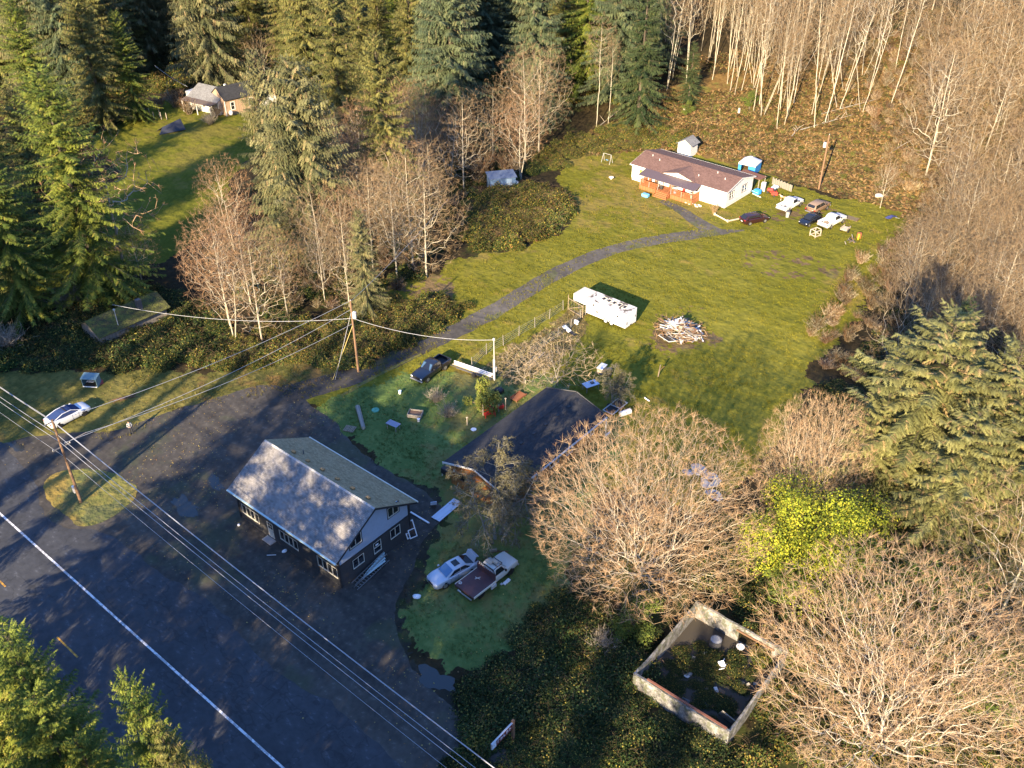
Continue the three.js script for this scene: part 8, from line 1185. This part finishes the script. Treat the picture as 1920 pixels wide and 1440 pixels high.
  const hb = at('hand_cart', 'white and black hand cart tipped in the weeds', 'cart', 1066, 622, 2.3); M('tray', slab([-0.3, 0.15, 0.3], [0.9, 0.5, 0.3], [0.9, 0.5, -0.3], [-0.3, 0.15, -0.3], 0.08), MT.whiteP, hb); M('skid', slab([-1.2, 0.08, 0.25], [-0.3, 0.2, 0.25], [-0.3, 0.2, -0.25], [-1.2, 0.08, -0.25], 0.06), MT.black, hb); for (const z of [-0.35, 0.35]) M('wheel', new THREE.CylinderGeometry(0.2, 0.2, 0.07, 12).rotateX(Math.PI / 2).translate(0.3, 0.2, z), tyreM, hb);
  // by the mobile home
  const po = at('toy_pool', 'pale blue plastic toy cart in front of the porch', 'toy cart', 1210, 370); M('tub', [rbx(-0.6, 0.1, -0.4, 0.6, 0.65, 0.4, 0.12, 3)], MT.blueP, po); for (const [a, b] of [[-0.4, -0.4], [0.4, -0.4], [-0.4, 0.4], [0.4, 0.4]]) M('wheel', new THREE.CylinderGeometry(0.14, 0.14, 0.08, 10).rotateX(Math.PI / 2).translate(a, 0.14, b), MT.dgrey, po);
  const rk = thing('rock_border', 'row of pale rocks at the porch corner', 'rocks', px(1310, 386), MYAW); for (let i = 0; i < 12; i++) { const s = rr(0.14, 0.28), g2 = new THREE.IcosahedronGeometry(s, 1); g2.scale(1.2, 0.7, 1); g2.translate(rr(-0.5, 2.2), s * 0.4, rr(-0.6, 0.3)); M('rock', g2, pick([MT.cream, MT.paleWood, MT.lgrey]), rk); }
  const bh = at('log_border', 'white-barked logs laid as a border beside the maroon wagon', 'logs', 1340, 402); bh.position.set(0, 0, 0); bh.rotation.y = 0; const l1 = px(1340, 403), l2 = px(1364, 416), l3 = px(1388, 411); for (const [a, b] of [[l1, l2], [l2, l3]]) M('log', bar([a.x, 0.12, a.z], [b.x, 0.12, b.z], 0.13, 9), MT.paleWood, bh); for (const p of [l1, l2]) M('stump', cyl(0.2, 0.18, 0.35, 10).translate(p.x, 0, p.z), MT.paleWood, bh);
  const pg = shrub(brush(70, { r: 0.7, hy: 1.6, n: 120, pal: [[0.36, 0.26, 0.13], [0.3, 0.2, 0.1]] }), 1338, 400, 1.1, 'dry tan grass clump at the corner of the mobile home');
  const tc = at('trash_can', 'grey trash can behind the white pickup with pipes', 'trash can', 1476, 407); M('can', cyl(0.26, 0.34, 0.95, 14), MT.grey, tc); M('lid', cyl(0.36, 0.3, 0.08, 14, 0.95), MT.dgrey, tc);
  const uc = at('utility_cart', 'tan wooden utility cart beside the white pickup with a box', 'cart', 1584, 434, YAW + 1.57); M('bed', bx(-0.8, 0.45, -0.5, 0.8, 0.5, 0.5), MT.paleWood, uc); for (const z of [-0.5, 0.45]) M('side', bx(-0.8, 0.5, z, 0.8, 0.8, z + 0.05), MT.paleWood, uc); M('tongue', bar([-0.8, 0.4, 0], [-1.9, 0.15, 0], 0.05), MT.brown, uc); for (const z of [-0.6, 0.6]) M('wheel', new THREE.CylinderGeometry(0.3, 0.3, 0.14, 14).rotateX(Math.PI / 2).translate(0.2, 0.3, z), tyreM, uc);
  const fr = at('timber_frame', 'open timber frame stand in front of the small black car', 'frame', 1528, 442, YAW + 1.3); for (const [a, b] of [[-0.6, -0.5], [0.6, -0.5], [-0.6, 0.5], [0.6, 0.5]]) M('post', bx(a - 0.06, 0, b - 0.06, a + 0.06, 1.0, b + 0.06), MT.paleWood, fr); for (const y of [0.1, 0.95]) { M('beam', [bx(-0.66, y, -0.56, 0.66, y + 0.1, -0.44), bx(-0.66, y, 0.44, 0.66, y + 0.1, 0.56), bx(-0.66, y + 0.1, -0.44, -0.54, y + 0.18, 0.44), bx(0.54, y + 0.1, -0.44, 0.66, y + 0.18, 0.44)], MT.paleWood, fr); } M('brace', beam([-0.6, 0.15, -0.62], [0.6, 1.0, -0.62], 0.1, 0.1), MT.paleWood, fr);
  const ym = at('scrap_heap', 'scrap heap with a rusty drum and yellow wheel on the field', 'scrap', 1600, 452, YAW + 1.4); M('drum', new THREE.CylinderGeometry(0.35, 0.35, 0.8, 14).translate(-1.6, 0.4, 0.1), std([0.35, 0.12, 0.04], 0.8), ym); M('yellow_wheel', new THREE.TorusGeometry(0.4, 0.12, 8, 20).rotateY(0.5).translate(-0.9, 0.5, -0.2), MT.yellow, ym); for (let i = 0; i < 12; i++) M('slat', beam([rr(-0.4, 1.9), 0.05, rr(-0.6, 0.5)], [rr(-0.2, 2.1), rr(0.4, 0.95), rr(-0.5, 0.5)], 0.08, 0.1), pick([MT.greyWood, MT.brown, MT.dgrey]), ym);
  const mt = at('metal_sheet', 'flat rusty metal sheet lying on the lawn beside the scrap', 'sheet', 1598, 410, YAW); M('sheet', bx(-1.0, 0.03, -0.7, 1.0, 0.06, 0.7), std([0.16, 0.12, 0.07], 0.8), mt); M('lip', bx(-1.0, 0.06, -0.7, -0.9, 0.16, 0.7), MT.brown, mt);
  const bt = at('blue_tarp', 'crumpled blue tarp at the far corner of the field', 'tarp', 1670, 411, 0.6); const bg = new THREE.PlaneGeometry(1.8, 1.0, 10, 8), bpz = bg.attributes.position; for (let i = 0; i < bpz.count; i++) bpz.setZ(i, 0.1 + nz(bpz.getX(i) * 60 + 9, bpz.getY(i) * 60) * 0.6); bg.rotateX(-Math.PI / 2); bg.computeVertexNormals(); M('tarp', bg, std([0.06, 0.07, 0.2], 0.6), bt); M('rope', bar([0.7, 0.2, 0.3], [1.4, 0.02, 0.6], 0.02), MT.whiteP, bt);
  const rk2 = at('field_boulder', 'pale boulder at the foot of the bracken slope', 'boulder', 1648, 370); const ig = new THREE.IcosahedronGeometry(0.55, 2), ip = ig.attributes.position; for (let i = 0; i < ip.count; i++) { const k = 0.75 + 0.5 * nz(ip.getX(i) * 60 + 80, ip.getZ(i) * 60 + ip.getY(i) * 40); ip.setXYZ(i, ip.getX(i) * k * 1.4, ip.getY(i) * k * 0.8 + 0.2, ip.getZ(i) * k); } ig.computeVertexNormals(); M('stone', ig, MT.cream, rk2); 
  const wb2 = at('tyre_stand', 'white garden ornament on the field left of the porch', 'ornament', 1146, 336); M('basin', cyl(0.15, 0.4, 0.35, 12), MT.whiteP, wb2); M('lip', new THREE.TorusGeometry(0.4, 0.05, 6, 16).rotateX(Math.PI / 2).translate(0, 0.35, 0), MT.cream, wb2);
  const sw = at('swing_frame', 'small dark metal swing frame on the lawn left of the mobile home', 'swing', 1138, 305); for (const s of [-1, 1]) { M('leg', bar([s * 0.9, 0, -0.5], [s * 0.8, 1.6, 0], 0.03), MT.lgrey, sw); M('leg', bar([s * 0.9, 0, 0.5], [s * 0.8, 1.6, 0], 0.03), MT.lgrey, sw); } M('top_bar', bar([-0.8, 1.6, 0], [0.8, 1.6, 0], 0.03), MT.lgrey, sw); M('seat', bx(-0.25, 0.5, -0.1, 0.25, 0.54, 0.1), MT.blueP, sw); for (const x of [-0.22, 0.22]) M('chain', bar([x, 0.54, 0], [x, 1.6, 0], 0.012, 4), MT.dgrey, sw);
  [[1385, 213, 1.0, 'cut pale tree stump above the bracken'], [1283, 208, 0.7, 'small pale stump at the top of the bracken slope']].forEach(([x, y, h, l]) => { const s = at('tree_stump', l, 'stump', x, y); M('wood', [cyl(0.28, 0.22, h, 9)], MT.paleWood, s); M('cut_face', cyl(0.21, 0.21, 0.03, 9, h), MT.cream, s); });
  [[[1480, 262], [1500, 240], 'fallen pale trunk at the foot of the alder stand'], [[1500, 245], [1600, 218], 'long fallen pale trunk lying across the hillside'], [[1540, 215], [1640, 190], 'fallen white trunk higher on the hillside'], [[1115, 245], [1160, 210], 'broken white trunk leaning at the hill foot beside the lone alder'], [[1650, 300], [1700, 270], 'fallen bare trunk on the bracken slope']].forEach(([[x0, y0], [x1, y1], l]) => { const a = px(x0, y0), b = px(x1, y1), s = thing('dead_log', l, 'fallen trunk', [0, 0, 0]); M('trunk', bar([a.x, a.y + 0.15, a.z], [b.x, b.y + 0.35, b.z], 0.11, 7, 0.05), MT.greyWood, s); for (let i = 0; i < 5; i++) { const p = a.clone().lerp(b, 0.4 + i * 0.12); M('branch', bar([p.x, p.y + 0.3, p.z], [p.x + rr(-1, 1), p.y + rr(0.6, 1.6), p.z + rr(-1, 1)], 0.03, 4), MT.paleWood, s); } });
}
console.log('small things done');
renderer.render(scene, camera);
